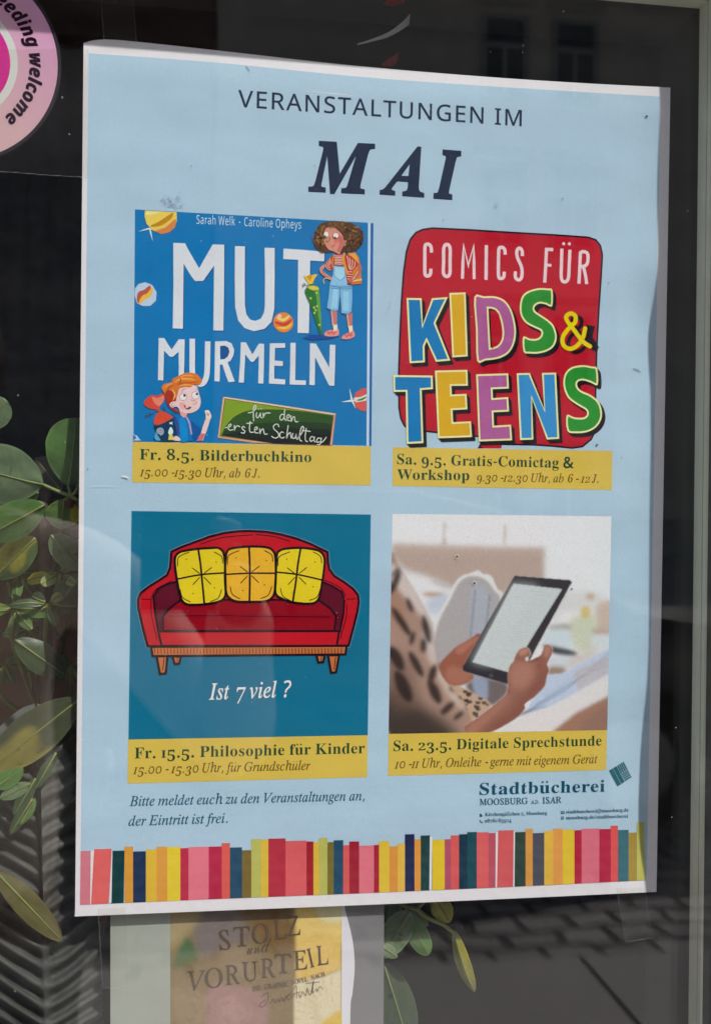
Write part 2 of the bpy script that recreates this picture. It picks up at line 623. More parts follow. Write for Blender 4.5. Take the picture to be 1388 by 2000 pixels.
# ------------------------------------------------------------------ letter outlines
# font > letter > advance width, then each outline as x, y pairs in thousandths of the type size
GLYPHS = {
'B': {
'0': [375, [188,-7,133,1,91,24,60,61,39,111,27,171,23,241,27,311,39,371,60,420,91,456,133,479,189,486,242,479,283,456,314,419,336,370,348,310,353,240,348,171,336,110,314,61,283,24,241,1], [188,37,210,43,227,61,237,91,246,155,248,240,246,326,237,390,227,419,211,437,189,443,166,437,150,419,139,390,130,326,127,240,130,155,139,91,150,61,166,43]],
'1': [375, [65,0,65,36,120,36,135,38,146,45,152,58,154,79,154,416,108,365,87,351,67,346,52,349,40,359,31,375,28,396,74,412,101,426,132,447,179,482,254,482,254,79,256,61,261,47,271,38,288,36,343,36,343,0]],
'2': [375, [24,0,24,69,123,171,160,210,187,245,206,277,218,307,224,338,226,371,223,405,212,427,196,441,174,445,145,438,126,416,116,380,112,329,77,333,50,344,32,365,26,396,30,419,43,441,63,459,92,474,129,483,174,486,240,479,288,456,318,421,328,375,326,352,319,329,308,306,291,281,238,220,154,138,87,74,244,74,263,77,279,86,292,101,300,120,305,141,345,141,341,0]],
'3': [375, [163,-7,117,-4,81,5,53,18,34,35,23,54,19,74,23,96,36,113,54,123,76,126,82,89,99,62,125,46,158,40,180,42,199,49,216,61,230,79,238,105,241,139,234,174,214,202,181,221,137,227,95,227,95,269,140,269,178,275,204,296,220,327,225,367,221,400,211,424,193,440,169,445,148,441,133,430,122,413,116,391,111,341,75,345,47,356,30,374,24,401,34,434,62,461,108,480,173,486,237,479,286,458,317,423,328,377,320,335,298,301,265,275,225,256,252,249,279,238,305,222,326,201,340,174,345,138,341,101,329,70,312,44,288,25,261,10,230,1,197,-5]],
'4': [375, [121,0,121,36,140,36,161,38,179,44,191,58,195,84,195,125,9,125,9,166,199,480,293,480,293,169,363,169,363,125,293,125,293,84,297,58,309,44,327,38,348,36,357,36,357,0], [56,169,195,169,195,287,196,351,199,416,189,394,174,366,158,338,146,319]],
'5': [375, [165,-7,119,-4,84,5,58,18,40,35,30,54,27,75,31,95,42,109,59,118,81,121,82,102,88,83,97,66,111,52,130,43,154,40,176,43,195,50,212,63,226,83,234,111,237,148,231,192,213,223,184,241,146,247,103,243,71,235,40,247,62,480,316,480,319,357,281,357,275,380,267,399,258,404,244,406,105,406,94,281,126,288,168,291,238,282,293,256,319,228,335,192,340,148,336,108,324,75,306,48,282,27,255,12,226,1,195,-5]],
'6': [375, [197,-7,150,-1,109,18,76,49,51,93,35,151,30,222,33,275,42,325,57,370,77,409,104,441,137,466,176,481,222,486,261,484,291,476,313,464,329,449,338,431,340,412,336,393,322,376,298,364,260,360,256,400,251,419,243,434,232,443,216,447,180,435,152,401,134,345,125,269,161,286,186,292,218,294,273,285,315,258,343,214,352,155,342,90,313,38,282,13,244,-2], [199,38,222,44,239,64,251,98,255,148,250,196,238,228,219,247,193,253,174,251,154,243,137,232,125,221,131,138,147,81,170,48]],
'7': [375, [111,0,289,406,113,406,86,398,74,372,70,338,30,338,33,480,353,480,353,447,168,0]],
'8': [375, [183,-7,132,-2,91,11,60,31,38,57,25,88,20,122,27,162,47,193,79,219,119,242,83,267,57,296,41,327,36,364,39,395,50,423,70,449,99,469,140,482,191,486,254,478,299,453,325,415,334,369,328,333,310,305,281,282,244,260,296,230,330,199,349,166,355,127,350,88,335,55,310,29,256,2], [203,283,224,298,239,317,247,340,250,370,248,389,243,407,234,423,222,436,206,444,187,447,163,442,145,426,134,402,130,372,135,341,149,318,172,300], [187,32,218,37,241,55,257,82,262,116,256,146,239,170,208,192,164,216,143,199,126,178,115,152,111,120,116,84,132,56,156,38]],
'9': [375, [152,-7,116,-4,88,4,67,17,53,33,45,51,42,69,44,83,50,94,61,102,75,107,87,80,103,56,126,41,156,36,194,48,223,84,242,145,251,230,234,212,212,198,186,188,155,185,103,194,60,220,33,264,24,324,28,369,42,409,64,441,95,466,133,481,177,486,223,480,264,463,298,433,323,390,340,332,345,261,343,207,334,157,321,111,301,72,274,39,241,14,200,-2], [184,233,206,236,224,245,239,260,251,278,245,352,231,403,209,432,181,441,156,434,137,413,125,377,121,328,128,275,149,244]],
'A': [437, [-9,0,-9,18,9,21,24,30,36,47,49,75,206,466,224,465,384,87,411,34,425,22,443,18,443,0,229,0,229,18,259,21,277,30,283,46,273,81,253,132,103,132,79,71,76,59,75,48,80,32,96,21,124,18,128,18,128,0], [113,161,242,161,177,319]],
'B': [443, [16,0,16,17,45,22,62,32,72,51,75,82,75,369,73,394,69,412,62,425,51,433,36,437,15,439,15,455,220,455,297,449,352,429,385,396,396,351,389,313,369,283,335,261,287,247,344,231,385,206,410,173,418,132,413,93,397,61,371,35,314,9,238,0], [182,252,188,252,234,257,263,272,279,301,285,345,281,385,269,412,248,428,216,434,198,432,188,425,183,412,182,391], [222,24,259,30,283,49,296,81,301,128,295,176,277,208,245,225,197,231,182,231,182,65,184,46,190,33,202,26]],
'C': [468, [257,-11,193,-3,137,20,91,56,56,104,34,162,26,228,34,294,56,351,92,399,139,435,195,458,259,465,309,459,367,440,388,435,408,443,419,465,437,465,437,308,420,308,392,364,356,407,313,434,265,443,222,435,187,409,163,365,149,304,144,226,149,153,165,97,192,56,230,32,278,24,318,29,358,45,395,71,428,106,447,89,409,45,365,14,314,-5]],
'D': [496, [20,0,20,17,47,21,63,30,71,46,74,75,74,374,71,407,61,426,43,435,15,439,15,455,222,455,296,449,357,429,405,396,440,351,461,295,468,228,461,158,441,101,408,57,362,25,302,6,228,0], [222,24,262,30,295,47,319,75,343,139,351,229,345,303,330,360,305,401,269,425,223,433,202,431,190,423,184,409,182,385,182,72,184,48,190,34,202,27]],
'E': [442, [14,0,14,17,44,20,62,30,72,48,75,78,75,369,72,405,62,425,44,435,16,439,16,455,399,455,399,320,383,320,369,373,340,406,295,424,232,430,200,428,191,424,186,417,183,388,183,246,193,246,232,252,259,269,277,300,288,345,304,345,304,118,287,118,282,154,273,181,259,201,241,213,216,220,185,222,183,222,183,67,185,47,192,35,206,29,230,28,276,30,313,39,345,53,371,75,393,105,411,143,430,143,402,0]],
'F': [404, [15,0,15,17,45,23,62,34,72,53,75,84,75,375,71,405,61,423,43,433,14,439,14,455,394,455,394,320,377,320,369,357,355,385,336,406,310,420,275,428,230,431,200,429,191,427,186,421,182,398,182,247,190,247,229,253,256,270,274,301,284,347,302,347,302,118,285,118,274,168,257,200,229,218,189,224,182,224,182,81,183,59,188,43,196,31,210,24,229,19,257,17,257,0]],
'G': [508, [268,-10,200,-3,141,19,93,55,57,103,35,161,28,229,35,295,57,352,93,399,139,435,195,458,257,465,311,459,369,441,388,436,398,438,406,443,419,465,437,465,437,308,420,308,403,346,382,379,357,406,329,426,299,439,267,443,224,435,189,409,165,366,151,305,146,228,154,135,180,67,206,37,238,19,275,13,308,16,328,27,339,45,343,71,343,128,339,154,329,170,309,179,275,182,275,198,500,198,500,182,473,179,457,171,449,155,446,128,446,29,357,0]],
'H': [523, [15,0,15,17,45,22,62,32,72,50,75,81,75,379,71,406,62,424,44,434,16,439,16,455,242,455,242,439,204,432,193,425,187,415,183,400,182,379,182,251,342,251,342,379,337,415,331,425,320,432,282,439,282,455,507,455,507,439,478,434,461,424,452,407,449,379,449,81,452,52,461,33,478,22,507,17,507,0,282,0,282,17,311,21,329,31,339,49,342,81,342,221,182,221,182,81,185,50,194,32,212,22,242,17,242,0]],
'I': [261, [13,0,13,17,42,23,61,32,72,49,75,75,75,387,72,412,63,427,45,435,13,439,13,455,244,455,244,439,214,435,196,427,186,412,183,387,183,77,187,44,194,34,206,26,246,17,246,0]],
'K': [510, [16,0,16,17,45,22,63,32,72,50,75,81,75,379,72,406,63,424,45,434,17,439,17,455,242,455,242,439,205,432,194,425,187,415,184,400,183,379,183,234,321,373,342,398,349,418,334,434,291,439,291,455,486,455,486,439,477,439,436,430,392,404,345,361,271,285,463,46,487,25,501,20,519,17,519,0,281,0,281,17,306,18,322,21,331,27,334,34,329,47,316,66,199,214,183,198,183,81,186,50,195,32,213,22,242,17,242,0]],
'L': [426, [15,0,15,17,45,22,62,32,72,50,75,81,75,379,71,407,62,425,44,434,16,439,16,455,250,455,250,439,226,437,208,434,196,427,188,416,183,401,182,379,182,83,185,47,191,37,200,31,234,28,278,31,315,40,345,56,370,80,391,112,409,154,427,154,402,0]],
'M': [634, [14,0,14,17,43,22,61,32,72,50,75,79,75,382,74,402,71,416,64,426,53,432,15,439,15,455,185,455,317,142,449,455,617,455,617,439,590,433,573,423,563,405,560,378,560,85,561,61,565,43,571,31,582,23,596,19,617,17,617,0,396,0,396,17,433,25,443,32,450,44,453,61,455,83,455,399,288,0,270,0,105,389,105,80,109,48,120,30,139,20,169,17,169,0]],
'N': [494, [403,-11,107,350,107,79,110,49,119,31,136,21,167,17,167,0,18,0,18,17,39,19,54,23,65,30,71,41,75,57,76,79,76,388,36,433,18,439,18,455,156,455,391,169,391,377,390,399,386,414,379,425,369,431,331,439,331,455,480,455,480,439,450,434,433,425,425,407,422,377,422,-11]],
'O': [525, [261,-11,213,-6,169,7,129,29,94,58,66,93,45,134,32,179,28,228,32,276,45,321,66,362,95,397,130,426,170,448,216,462,265,466,313,462,357,448,397,427,431,399,459,364,481,323,494,277,498,228,494,179,481,134,459,93,430,58,395,29,355,7,310,-6], [265,12,306,21,338,47,361,90,375,150,379,228,371,321,348,389,324,419,294,437,260,443,219,435,186,409,163,366,150,305,145,228,153,135,177,67,201,37,230,18]],
'P': [418, [15,0,15,17,45,22,62,32,72,50,75,81,75,379,71,406,62,424,44,434,16,439,16,455,214,455,287,452,336,440,366,422,390,398,404,367,409,332,398,280,367,240,314,214,242,206,182,206,182,81,185,50,194,32,212,22,242,17,242,0], [182,230,201,230,244,235,272,253,287,283,292,329,288,375,275,406,252,425,216,431,199,429,189,424,184,414,182,398]],
'R': [473, [15,0,15,17,45,22,62,32,72,50,75,81,75,379,71,406,62,424,44,434,16,439,16,455,217,455,305,448,367,426,395,403,412,372,417,334,411,296,392,265,360,241,315,224,432,50,452,26,463,19,478,17,480,17,480,0,338,0,201,212,182,212,182,81,185,50,194,32,212,22,242,17,242,0], [182,234,203,234,249,240,280,258,298,290,304,336,299,378,284,407,259,425,224,431,202,429,190,422,184,409,182,385]],
'S': [390, [43,-11,43,158,62,158,83,94,111,50,149,24,197,15,231,20,257,36,273,60,279,89,273,117,255,140,225,160,163,191,112,221,77,253,56,289,50,332,54,370,67,403,88,429,115,449,148,462,185,466,229,461,282,448,291,446,300,445,313,450,320,466,339,466,339,319,322,319,310,354,293,385,272,410,248,429,222,441,194,445,163,440,140,426,125,406,120,380,124,356,137,336,159,319,189,303,253,273,290,253,317,233,337,211,350,188,357,162,359,133,354,93,339,58,314,29,281,8,240,-6,192,-10,158,-8,126,1,98,9,85,12,75,11,69,7,61,-11]],
'T': [423, [92,0,92,17,123,21,142,31,152,50,156,81,156,433,149,433,102,426,65,403,41,367,29,318,11,318,11,455,410,455,410,317,394,317,381,368,357,404,319,426,269,433,263,433,263,81,267,49,276,30,296,21,328,17,328,0]],
'U': [492, [248,-13,192,-8,147,6,114,29,91,61,78,103,73,155,73,379,70,406,61,424,43,434,15,439,15,455,240,455,240,439,202,432,192,425,185,415,181,379,181,140,186,88,203,51,232,29,275,22,326,31,363,56,385,99,392,159,392,378,389,406,379,423,360,433,328,439,328,455,474,455,474,439,448,432,433,421,425,404,422,378,422,181,418,118,403,69,380,32,346,7,302,-8]],
'V': [428, [212,-13,44,381,22,420,8,432,-14,439,-14,455,211,455,211,439,184,437,166,432,156,423,152,410,161,378,259,143,348,377,355,409,351,423,342,432,324,437,299,439,299,455,442,455,442,439,423,436,408,427,395,411,382,383,230,-13]],
'W': [611, [171,-11,32,393,24,413,15,427,3,435,-15,439,-15,455,181,455,181,439,162,437,150,432,143,423,140,410,148,373,223,153,301,353,286,399,278,418,267,429,252,435,229,439,229,455,439,455,439,439,404,432,393,412,399,386,474,166,541,369,549,406,546,421,538,430,524,436,503,439,503,455,624,455,624,439,607,433,594,421,584,404,575,379,446,-11,428,-11,316,309,190,-11]],
'Z': [442, [20,0,20,11,276,430,214,430,174,427,141,420,115,407,94,386,76,356,61,316,44,316,57,455,406,455,406,443,153,29,239,29,302,37,349,61,384,103,407,164,424,164,407,0]],
'a': [344, [255,-10,226,-5,208,10,200,35,151,2,95,-9,64,-4,40,11,25,34,20,63,31,104,63,136,119,164,199,190,199,241,196,266,187,282,171,292,148,296,115,290,104,274,113,257,121,243,123,231,120,215,110,202,95,194,77,191,59,194,45,203,36,218,33,236,37,259,49,278,69,295,95,308,126,316,162,318,223,312,263,292,285,259,293,210,293,62,295,40,298,36,304,34,320,42,329,28,294,-1], [151,34,174,41,187,50,199,63,199,169,154,151,127,123,118,84,122,56,133,39]],
'b': [361, [43,-11,43,388,41,414,37,428,26,436,8,439,8,455,138,455,138,279,175,308,221,318,254,313,284,299,308,276,326,245,338,208,342,166,337,118,323,75,300,40,270,13,233,-4,192,-10,148,-1,105,28,53,-11], [183,14,213,23,232,49,242,95,245,160,242,213,231,251,212,273,184,280,169,277,155,270,144,257,138,242,138,69,143,38,158,20]],
'c': [293, [156,-10,119,-5,87,11,59,35,38,68,24,106,19,150,25,196,40,237,64,271,96,297,133,313,175,319,218,314,250,298,271,275,277,245,275,228,266,215,253,207,236,204,214,209,201,225,196,251,197,261,197,271,190,290,169,297,138,285,118,248,112,187,118,123,137,76,166,48,204,38,239,47,271,72,285,60,248,21,205,-2]],
'd': [370, [140,-10,107,-5,78,10,53,35,35,66,23,104,19,147,24,196,36,237,55,272,81,297,112,313,146,318,189,309,223,280,223,401,220,419,212,430,198,437,176,439,176,455,319,455,319,75,320,54,325,41,335,32,353,28,353,11,294,6,223,-10,223,39,201,12,173,-5], [171,28,187,31,202,41,215,56,223,76,223,242,217,257,206,270,191,278,174,281,147,273,130,250,121,210,118,153,120,98,130,58,146,36]],
'e': [301, [154,-10,117,-5,85,10,58,35,37,69,24,109,19,157,24,201,38,240,59,273,87,298,120,313,157,318,209,309,249,280,274,234,283,173,283,166,117,166,123,112,138,73,164,50,199,42,237,53,270,86,285,73,248,27,205,-1], [116,192,201,192,201,215,199,252,193,277,181,292,161,297,136,286,121,255,116,203]],
'f': [214, [15,0,15,16,40,22,46,27,50,35,52,73,52,277,16,277,16,310,52,310,52,353,60,400,85,436,123,457,174,465,212,460,240,446,257,425,263,400,260,381,252,367,239,358,224,355,208,358,195,365,187,376,185,391,187,405,193,420,196,426,197,433,193,441,180,443,163,440,153,430,149,413,148,390,148,310,203,310,203,277,148,277,148,65,150,40,158,26,173,18,199,16,199,0]],
'g': [327, [146,-140,89,-136,48,-122,22,-100,14,-75,20,-54,38,-38,69,-26,35,-1,24,30,28,54,42,74,67,92,102,110,58,135,31,169,22,212,27,242,40,268,60,289,88,305,120,315,157,318,196,315,233,304,317,304,317,268,268,268,286,237,291,203,288,176,276,151,258,131,234,116,205,106,172,103,157,103,142,104,126,102,112,94,104,84,101,71,111,55,141,49,175,49,223,47,259,40,285,29,303,13,312,-9,316,-37,305,-80,272,-113,219,-133], [157,124,178,130,190,146,197,173,199,211,197,249,190,276,178,292,157,297,137,292,124,276,117,249,114,211,117,173,124,146,137,130], [161,-116,218,-111,252,-94,263,-66,260,-51,249,-41,231,-36,205,-34,97,-34,79,-52,73,-73,79,-89,95,-103,122,-113]],
'h': [381, [18,0,18,16,35,19,45,26,51,37,52,56,52,399,51,417,46,429,36,437,19,440,19,455,148,455,148,267,175,295,207,313,243,318,281,312,309,292,325,258,330,212,330,56,332,38,337,26,347,19,363,16,363,0,202,0,202,16,207,16,228,26,235,56,235,217,234,241,229,258,219,268,203,271,173,262,148,235,148,56,149,38,154,26,164,19,180,16,180,0]],
'i': [198, [101,362,81,366,65,376,54,393,50,412,54,432,65,449,81,460,101,463,120,460,137,449,147,432,151,412,147,393,136,376,120,366], [18,0,18,16,35,19,45,26,51,37,52,56,52,252,51,272,47,285,37,291,20,293,21,310,148,310,148,56,150,38,154,26,164,19,180,16,180,0]],
'k': [359, [17,0,17,16,35,19,45,26,51,38,52,56,52,398,51,417,47,429,38,436,20,439,21,455,148,455,148,169,227,248,240,264,244,278,235,290,209,293,206,293,206,310,345,310,345,293,308,284,275,260,222,209,346,34,360,21,376,16,376,0,211,0,211,16,217,16,234,20,239,32,232,49,163,147,148,134,148,56,149,38,154,26,164,19,180,16,180,0]],
'l': [199, [18,0,18,16,35,19,45,26,51,37,52,56,52,398,51,417,47,429,38,436,20,439,20,455,148,455,148,56,150,38,154,26,164,19,180,16,180,0]],
'm': [554, [18,0,18,16,35,19,45,26,51,37,52,56,52,253,51,271,46,284,36,291,19,294,19,310,146,310,146,265,173,294,204,312,237,318,277,312,305,293,320,261,348,293,381,312,418,318,455,312,482,292,498,258,504,212,504,56,505,38,510,26,520,19,536,16,536,0,377,0,377,16,393,19,403,26,408,38,410,56,410,217,408,241,404,258,394,268,377,271,349,263,324,237,324,56,326,38,331,26,340,19,356,16,356,0,199,0,199,16,215,19,225,26,230,38,232,56,232,217,230,241,226,258,216,268,199,271,170,262,146,235,146,56,148,38,152,27,162,19,177,16,177,0]],
'n': [381, [18,0,18,16,35,19,45,26,51,37,52,56,52,253,51,271,46,284,36,291,19,294,19,310,148,310,148,267,175,296,207,313,243,318,281,312,309,292,325,258,330,212,330,56,332,38,337,26,347,19,363,16,363,0,202,0,202,16,207,16,228,26,235,56,235,217,234,241,229,258,219,268,203,271,173,262,148,235,148,56,149,38,154,26,164,19,180,16,180,0]],
'o': [336, [169,-10,127,-5,90,11,60,37,38,70,24,110,19,154,24,199,38,239,60,272,90,297,127,313,168,318,209,313,245,298,275,273,298,240,312,200,317,154,312,108,298,69,275,36,245,11,210,-5], [169,11,193,18,209,39,214,56,217,81,220,154,217,227,208,271,192,292,169,299,144,292,128,271,120,227,117,154,120,82,123,56,128,39,144,18]],
'p': [371, [17,-139,17,-124,31,-122,40,-117,47,-110,50,-101,52,-64,52,243,51,269,46,283,37,291,19,295,19,310,143,310,143,263,166,294,195,313,230,319,264,314,293,298,317,274,335,241,346,203,350,160,346,113,334,72,316,38,291,12,261,-5,227,-10,183,1,148,32,148,-58,152,-99,158,-110,167,-118,197,-123,197,-139], [195,28,222,36,239,59,249,99,253,154,250,208,241,248,225,270,199,278,171,267,148,235,148,69,167,38]],
'r': [287, [18,0,18,16,35,19,45,26,51,37,52,56,52,252,51,273,46,285,37,291,20,293,21,310,146,310,146,252,165,280,187,301,210,314,233,318,258,315,275,304,286,287,289,266,287,248,278,234,265,225,248,222,233,224,222,231,207,250,199,257,189,260,175,255,162,241,152,220,149,192,149,56,152,37,159,25,173,19,197,16,197,0]],
's': [288, [151,-10,122,-6,87,6,73,9,60,4,51,-9,36,-9,36,105,53,105,66,68,87,39,112,21,140,15,162,18,179,27,189,40,192,58,183,84,156,105,107,130,76,148,54,169,41,193,37,220,44,259,65,291,98,312,141,319,166,316,199,308,206,306,213,305,223,308,230,319,244,319,244,222,228,222,215,254,196,277,174,291,149,296,130,294,116,286,108,274,105,259,107,244,115,232,128,222,146,212,191,189,221,172,241,151,253,127,257,95,250,51,228,18,194,-3]],
't': [228, [124,-9,89,-4,66,10,53,36,48,71,48,279,20,279,20,300,88,369,112,398,129,424,144,424,144,310,208,310,208,279,144,279,144,82,146,64,149,51,157,43,168,40,189,49,206,75,222,66,198,24,165,-1]],
'u': [375, [131,-10,91,-3,65,17,51,51,46,97,46,248,44,268,39,282,29,291,11,294,11,310,142,310,142,74,144,58,151,46,162,38,177,36,205,43,228,66,228,248,226,269,221,283,209,291,189,294,189,310,324,310,324,70,326,51,331,39,342,33,360,30,360,13,300,7,228,-10,228,40,209,19,186,3,160,-7]],
},
'T': {
'A': [463, [-85,0,-82,13,-39,24,0,56,107,182,356,475,369,475,353,58,356,37,366,24,384,16,411,13,409,0,221,0,224,13,229,13,256,16,273,26,282,46,285,78,288,158,133,158,124,156,116,150,65,90,40,56,32,36,34,24,43,17,57,14,79,13,75,0], [143,183,289,183,298,367]],
'B': [439, [-34,0,-30,13,-27,13,0,17,19,27,32,45,42,73,126,385,132,420,129,434,120,443,104,449,81,451,85,465,256,465,323,458,372,440,401,408,410,365,403,327,382,296,346,270,297,251,341,227,367,192,376,145,370,104,351,68,320,39,279,18,229,4,171,0], [193,259,257,266,303,287,331,322,340,369,334,401,319,424,292,437,255,442,223,440,215,436,210,430,201,410,188,365,163,269,165,264,170,261], [153,21,217,30,263,56,291,97,301,152,294,190,274,217,241,232,194,237,163,235,155,231,150,222,109,73,106,58,105,44,108,32,116,25]],
'C': [471, [218,-10,164,-4,117,13,78,41,49,78,31,125,26,179,31,227,46,276,70,322,102,365,139,402,181,433,250,464,321,475,363,470,412,457,430,453,443,458,453,470,467,470,439,332,425,332,426,343,426,353,419,395,400,427,370,446,328,453,287,447,246,430,208,404,174,370,146,328,124,281,109,229,105,175,114,109,140,60,182,29,236,19,294,28,348,56,399,103,412,91,369,46,323,15,274,-4]],
'D': [507, [-36,0,-32,13,-28,13,-1,16,18,26,31,43,42,73,126,385,132,419,129,433,120,443,104,449,81,451,85,465,263,465,325,459,378,442,421,413,453,375,472,328,479,272,473,219,457,169,430,122,393,82,348,48,294,22,234,5,167,0], [170,22,223,28,270,44,310,70,342,103,368,144,386,189,397,237,401,287,392,354,364,403,335,425,298,438,254,443,222,439,212,433,205,423,193,387,113,89,105,49,109,36,120,28,140,24]],
'E': [454, [-34,0,-30,13,-28,13,0,16,18,25,31,43,42,73,126,385,132,419,129,433,120,443,104,449,81,451,85,465,440,465,420,364,409,364,409,367,407,394,402,414,391,427,373,436,346,440,309,442,252,442,222,439,213,434,207,426,196,396,159,260,216,260,259,264,289,275,308,296,321,326,334,326,287,161,275,161,277,187,275,206,272,220,264,229,253,234,214,237,154,237,112,83,107,62,105,47,108,36,116,28,130,25,153,24,199,24,244,26,281,34,313,48,341,67,365,94,386,128,400,128,351,0]],
'G': [541, [245,-10,183,-4,130,13,86,42,54,80,34,127,27,181,32,230,47,278,71,325,102,367,139,404,181,435,251,465,327,475,373,471,414,459,447,446,465,442,477,444,487,448,503,469,514,469,484,327,472,327,458,380,428,420,386,444,331,453,272,443,218,413,173,366,137,306,114,239,106,173,111,126,124,86,146,53,175,30,212,15,255,11,288,15,319,26,342,43,354,64,378,158,381,173,383,185,380,199,369,208,322,214,325,227,518,227,514,214,493,213,476,208,465,200,457,188,450,171,443,146,416,35,334,1]],
'H': [520, [-34,0,-30,13,-28,13,6,18,18,25,27,36,35,51,42,73,126,385,132,419,129,433,120,443,104,449,81,451,85,465,270,465,267,451,264,451,238,448,219,439,205,421,194,390,166,285,163,271,165,265,169,262,185,259,357,259,373,262,381,274,410,385,416,419,413,433,404,443,389,449,365,451,369,465,555,465,551,451,545,451,520,448,502,439,489,421,479,392,396,80,391,60,389,45,392,31,401,21,417,16,440,13,437,0,251,0,255,13,257,13,291,18,303,25,312,36,326,73,364,212,365,217,365,222,364,228,360,232,343,234,172,234,156,231,148,220,111,80,106,60,104,45,107,31,116,21,132,16,155,13,152,0]],
'I': [245, [-31,0,-27,13,-24,13,10,18,21,25,30,36,45,73,129,385,135,419,132,433,123,443,107,449,84,451,88,465,275,465,272,451,267,451,241,448,224,439,211,421,200,392,116,80,110,45,113,31,122,21,137,16,161,13,157,0]],
'J': [257, [22,-10,-8,-6,-32,7,-46,26,-51,49,-49,64,-41,76,-30,84,-16,87,-3,84,8,78,15,67,17,55,16,47,14,40,11,26,15,14,28,9,42,14,51,26,59,47,68,77,148,379,156,420,152,435,142,443,123,448,96,450,101,465,293,465,289,451,262,449,244,441,232,425,222,398,152,134,130,71,102,26,66,-1]],
'L': [449, [-24,0,-21,13,-18,13,9,16,28,26,41,43,52,73,135,385,140,405,142,419,139,433,130,443,114,449,91,451,94,465,279,465,274,452,248,449,230,440,216,422,206,393,125,92,118,64,116,51,118,37,126,29,141,25,165,24,212,24,260,26,298,33,328,45,354,65,377,94,399,132,412,132,368,0]],
'M': [590, [-36,0,-32,13,3,18,15,25,25,36,40,73,128,385,134,419,131,433,122,443,106,449,83,451,87,465,212,465,261,108,496,465,624,465,620,451,615,451,589,448,572,439,559,421,548,392,465,80,460,60,458,45,461,31,470,21,486,16,509,13,506,0,322,0,325,11,359,18,371,26,381,39,397,83,480,392,219,0,210,0,157,393,77,103,69,71,66,48,69,31,78,21,94,16,118,13,114,0]],
'N': [500, [338,-11,154,373,75,84,70,60,68,43,71,29,80,20,96,16,122,13,118,0,-34,0,-30,13,-3,16,17,25,31,43,42,73,130,393,132,401,132,408,129,423,120,438,105,448,86,451,81,451,85,465,182,465,353,108,427,381,433,405,435,422,431,436,422,445,405,449,380,451,383,465,536,465,532,451,498,447,485,440,475,429,467,414,460,392,351,-11]],
'O': [516, [200,-10,149,-5,105,11,70,36,43,70,27,112,21,162,26,207,38,253,58,296,84,338,116,376,151,409,191,436,232,457,276,470,319,475,370,469,413,453,448,427,473,393,489,351,494,302,491,265,482,227,468,189,449,152,426,117,400,85,371,56,340,32,273,1], [201,10,235,15,268,29,298,51,327,80,353,114,375,153,393,196,407,240,416,286,418,331,412,384,393,423,362,447,320,455,284,449,248,434,214,408,182,374,154,333,130,286,116,249,106,211,99,174,97,137,104,83,125,43,157,18]],
'P': [403, [-34,0,-30,13,-27,13,0,16,18,25,31,42,42,73,126,385,132,419,129,434,120,443,104,449,81,451,85,465,267,465,329,458,373,439,400,406,408,361,403,323,385,289,357,261,320,240,274,227,221,222,159,222,151,220,147,214,107,64,106,55,105,46,108,30,119,20,138,15,165,13,161,0], [193,242,253,251,297,275,324,313,332,364,327,400,311,425,283,440,244,445,227,443,215,438,207,426,199,405,161,263,159,253,161,247,165,244]],
'R': [451, [-34,0,-30,13,-27,13,0,17,19,27,32,45,42,73,126,385,132,420,129,434,120,443,104,449,81,451,85,465,281,465,343,458,388,438,414,406,423,364,415,320,390,284,348,256,289,235,351,85,366,53,381,31,398,18,419,13,422,13,418,0,314,0,221,228,206,228,176,229,152,231,114,89,106,46,109,30,118,20,133,15,154,13,162,13,158,0], [202,250,264,257,309,280,337,316,347,363,341,398,323,423,293,438,251,443,224,440,215,435,209,427,197,398,158,253,179,251]],
'S': [369, [153,-9,108,-5,58,10,49,13,42,13,25,8,15,-8,3,-8,26,146,38,146,47,88,69,46,102,19,146,11,170,14,192,23,210,38,224,57,233,79,236,105,234,122,228,139,207,174,183,201,154,232,122,267,102,297,92,325,88,353,92,386,105,416,125,440,152,459,184,471,222,475,253,473,281,466,303,459,313,457,328,461,338,473,351,473,330,336,319,336,313,387,296,424,268,446,232,453,200,448,175,433,160,408,154,376,158,356,168,334,182,313,201,291,231,259,263,224,291,179,301,126,296,89,282,57,259,29,229,8,194,-5]],
'T': [420, [50,0,52,13,58,13,80,15,97,19,110,28,121,41,139,89,228,417,230,429,226,438,212,441,194,441,156,438,126,432,102,420,84,404,70,381,59,352,44,353,74,465,461,465,439,350,426,350,427,361,427,371,423,404,410,425,386,437,346,441,318,441,305,437,298,423,208,93,198,43,202,28,212,19,230,15,257,13,265,13,261,0]],
'U': [491, [200,-10,139,-2,92,24,62,63,52,113,55,142,64,181,119,388,125,420,122,435,112,444,95,449,68,452,71,465,267,465,265,452,258,452,230,448,210,436,196,414,185,381,135,193,123,142,119,109,125,73,144,46,175,29,216,23,252,27,284,38,311,55,332,79,350,118,370,181,416,355,424,387,426,412,424,431,415,443,399,449,373,452,375,465,532,465,530,452,520,452,488,444,467,420,458,396,447,357,396,163,377,106,354,62,325,29,291,7,250,-6]],
'V': [437, [80,-10,96,395,94,422,86,439,69,448,44,451,38,451,40,465,226,465,223,453,218,453,191,449,174,439,166,419,162,387,149,95,384,375,409,409,418,430,415,441,406,447,371,451,373,465,516,465,512,451,510,451,492,447,473,434,426,384,95,-10]],
'Z': [459, [-11,0,-11,10,353,439,228,439,190,437,158,431,133,420,112,403,95,381,81,352,68,352,103,465,454,465,454,457,87,27,206,27,279,30,304,34,324,41,341,51,357,64,378,91,398,128,411,128,370,0]],
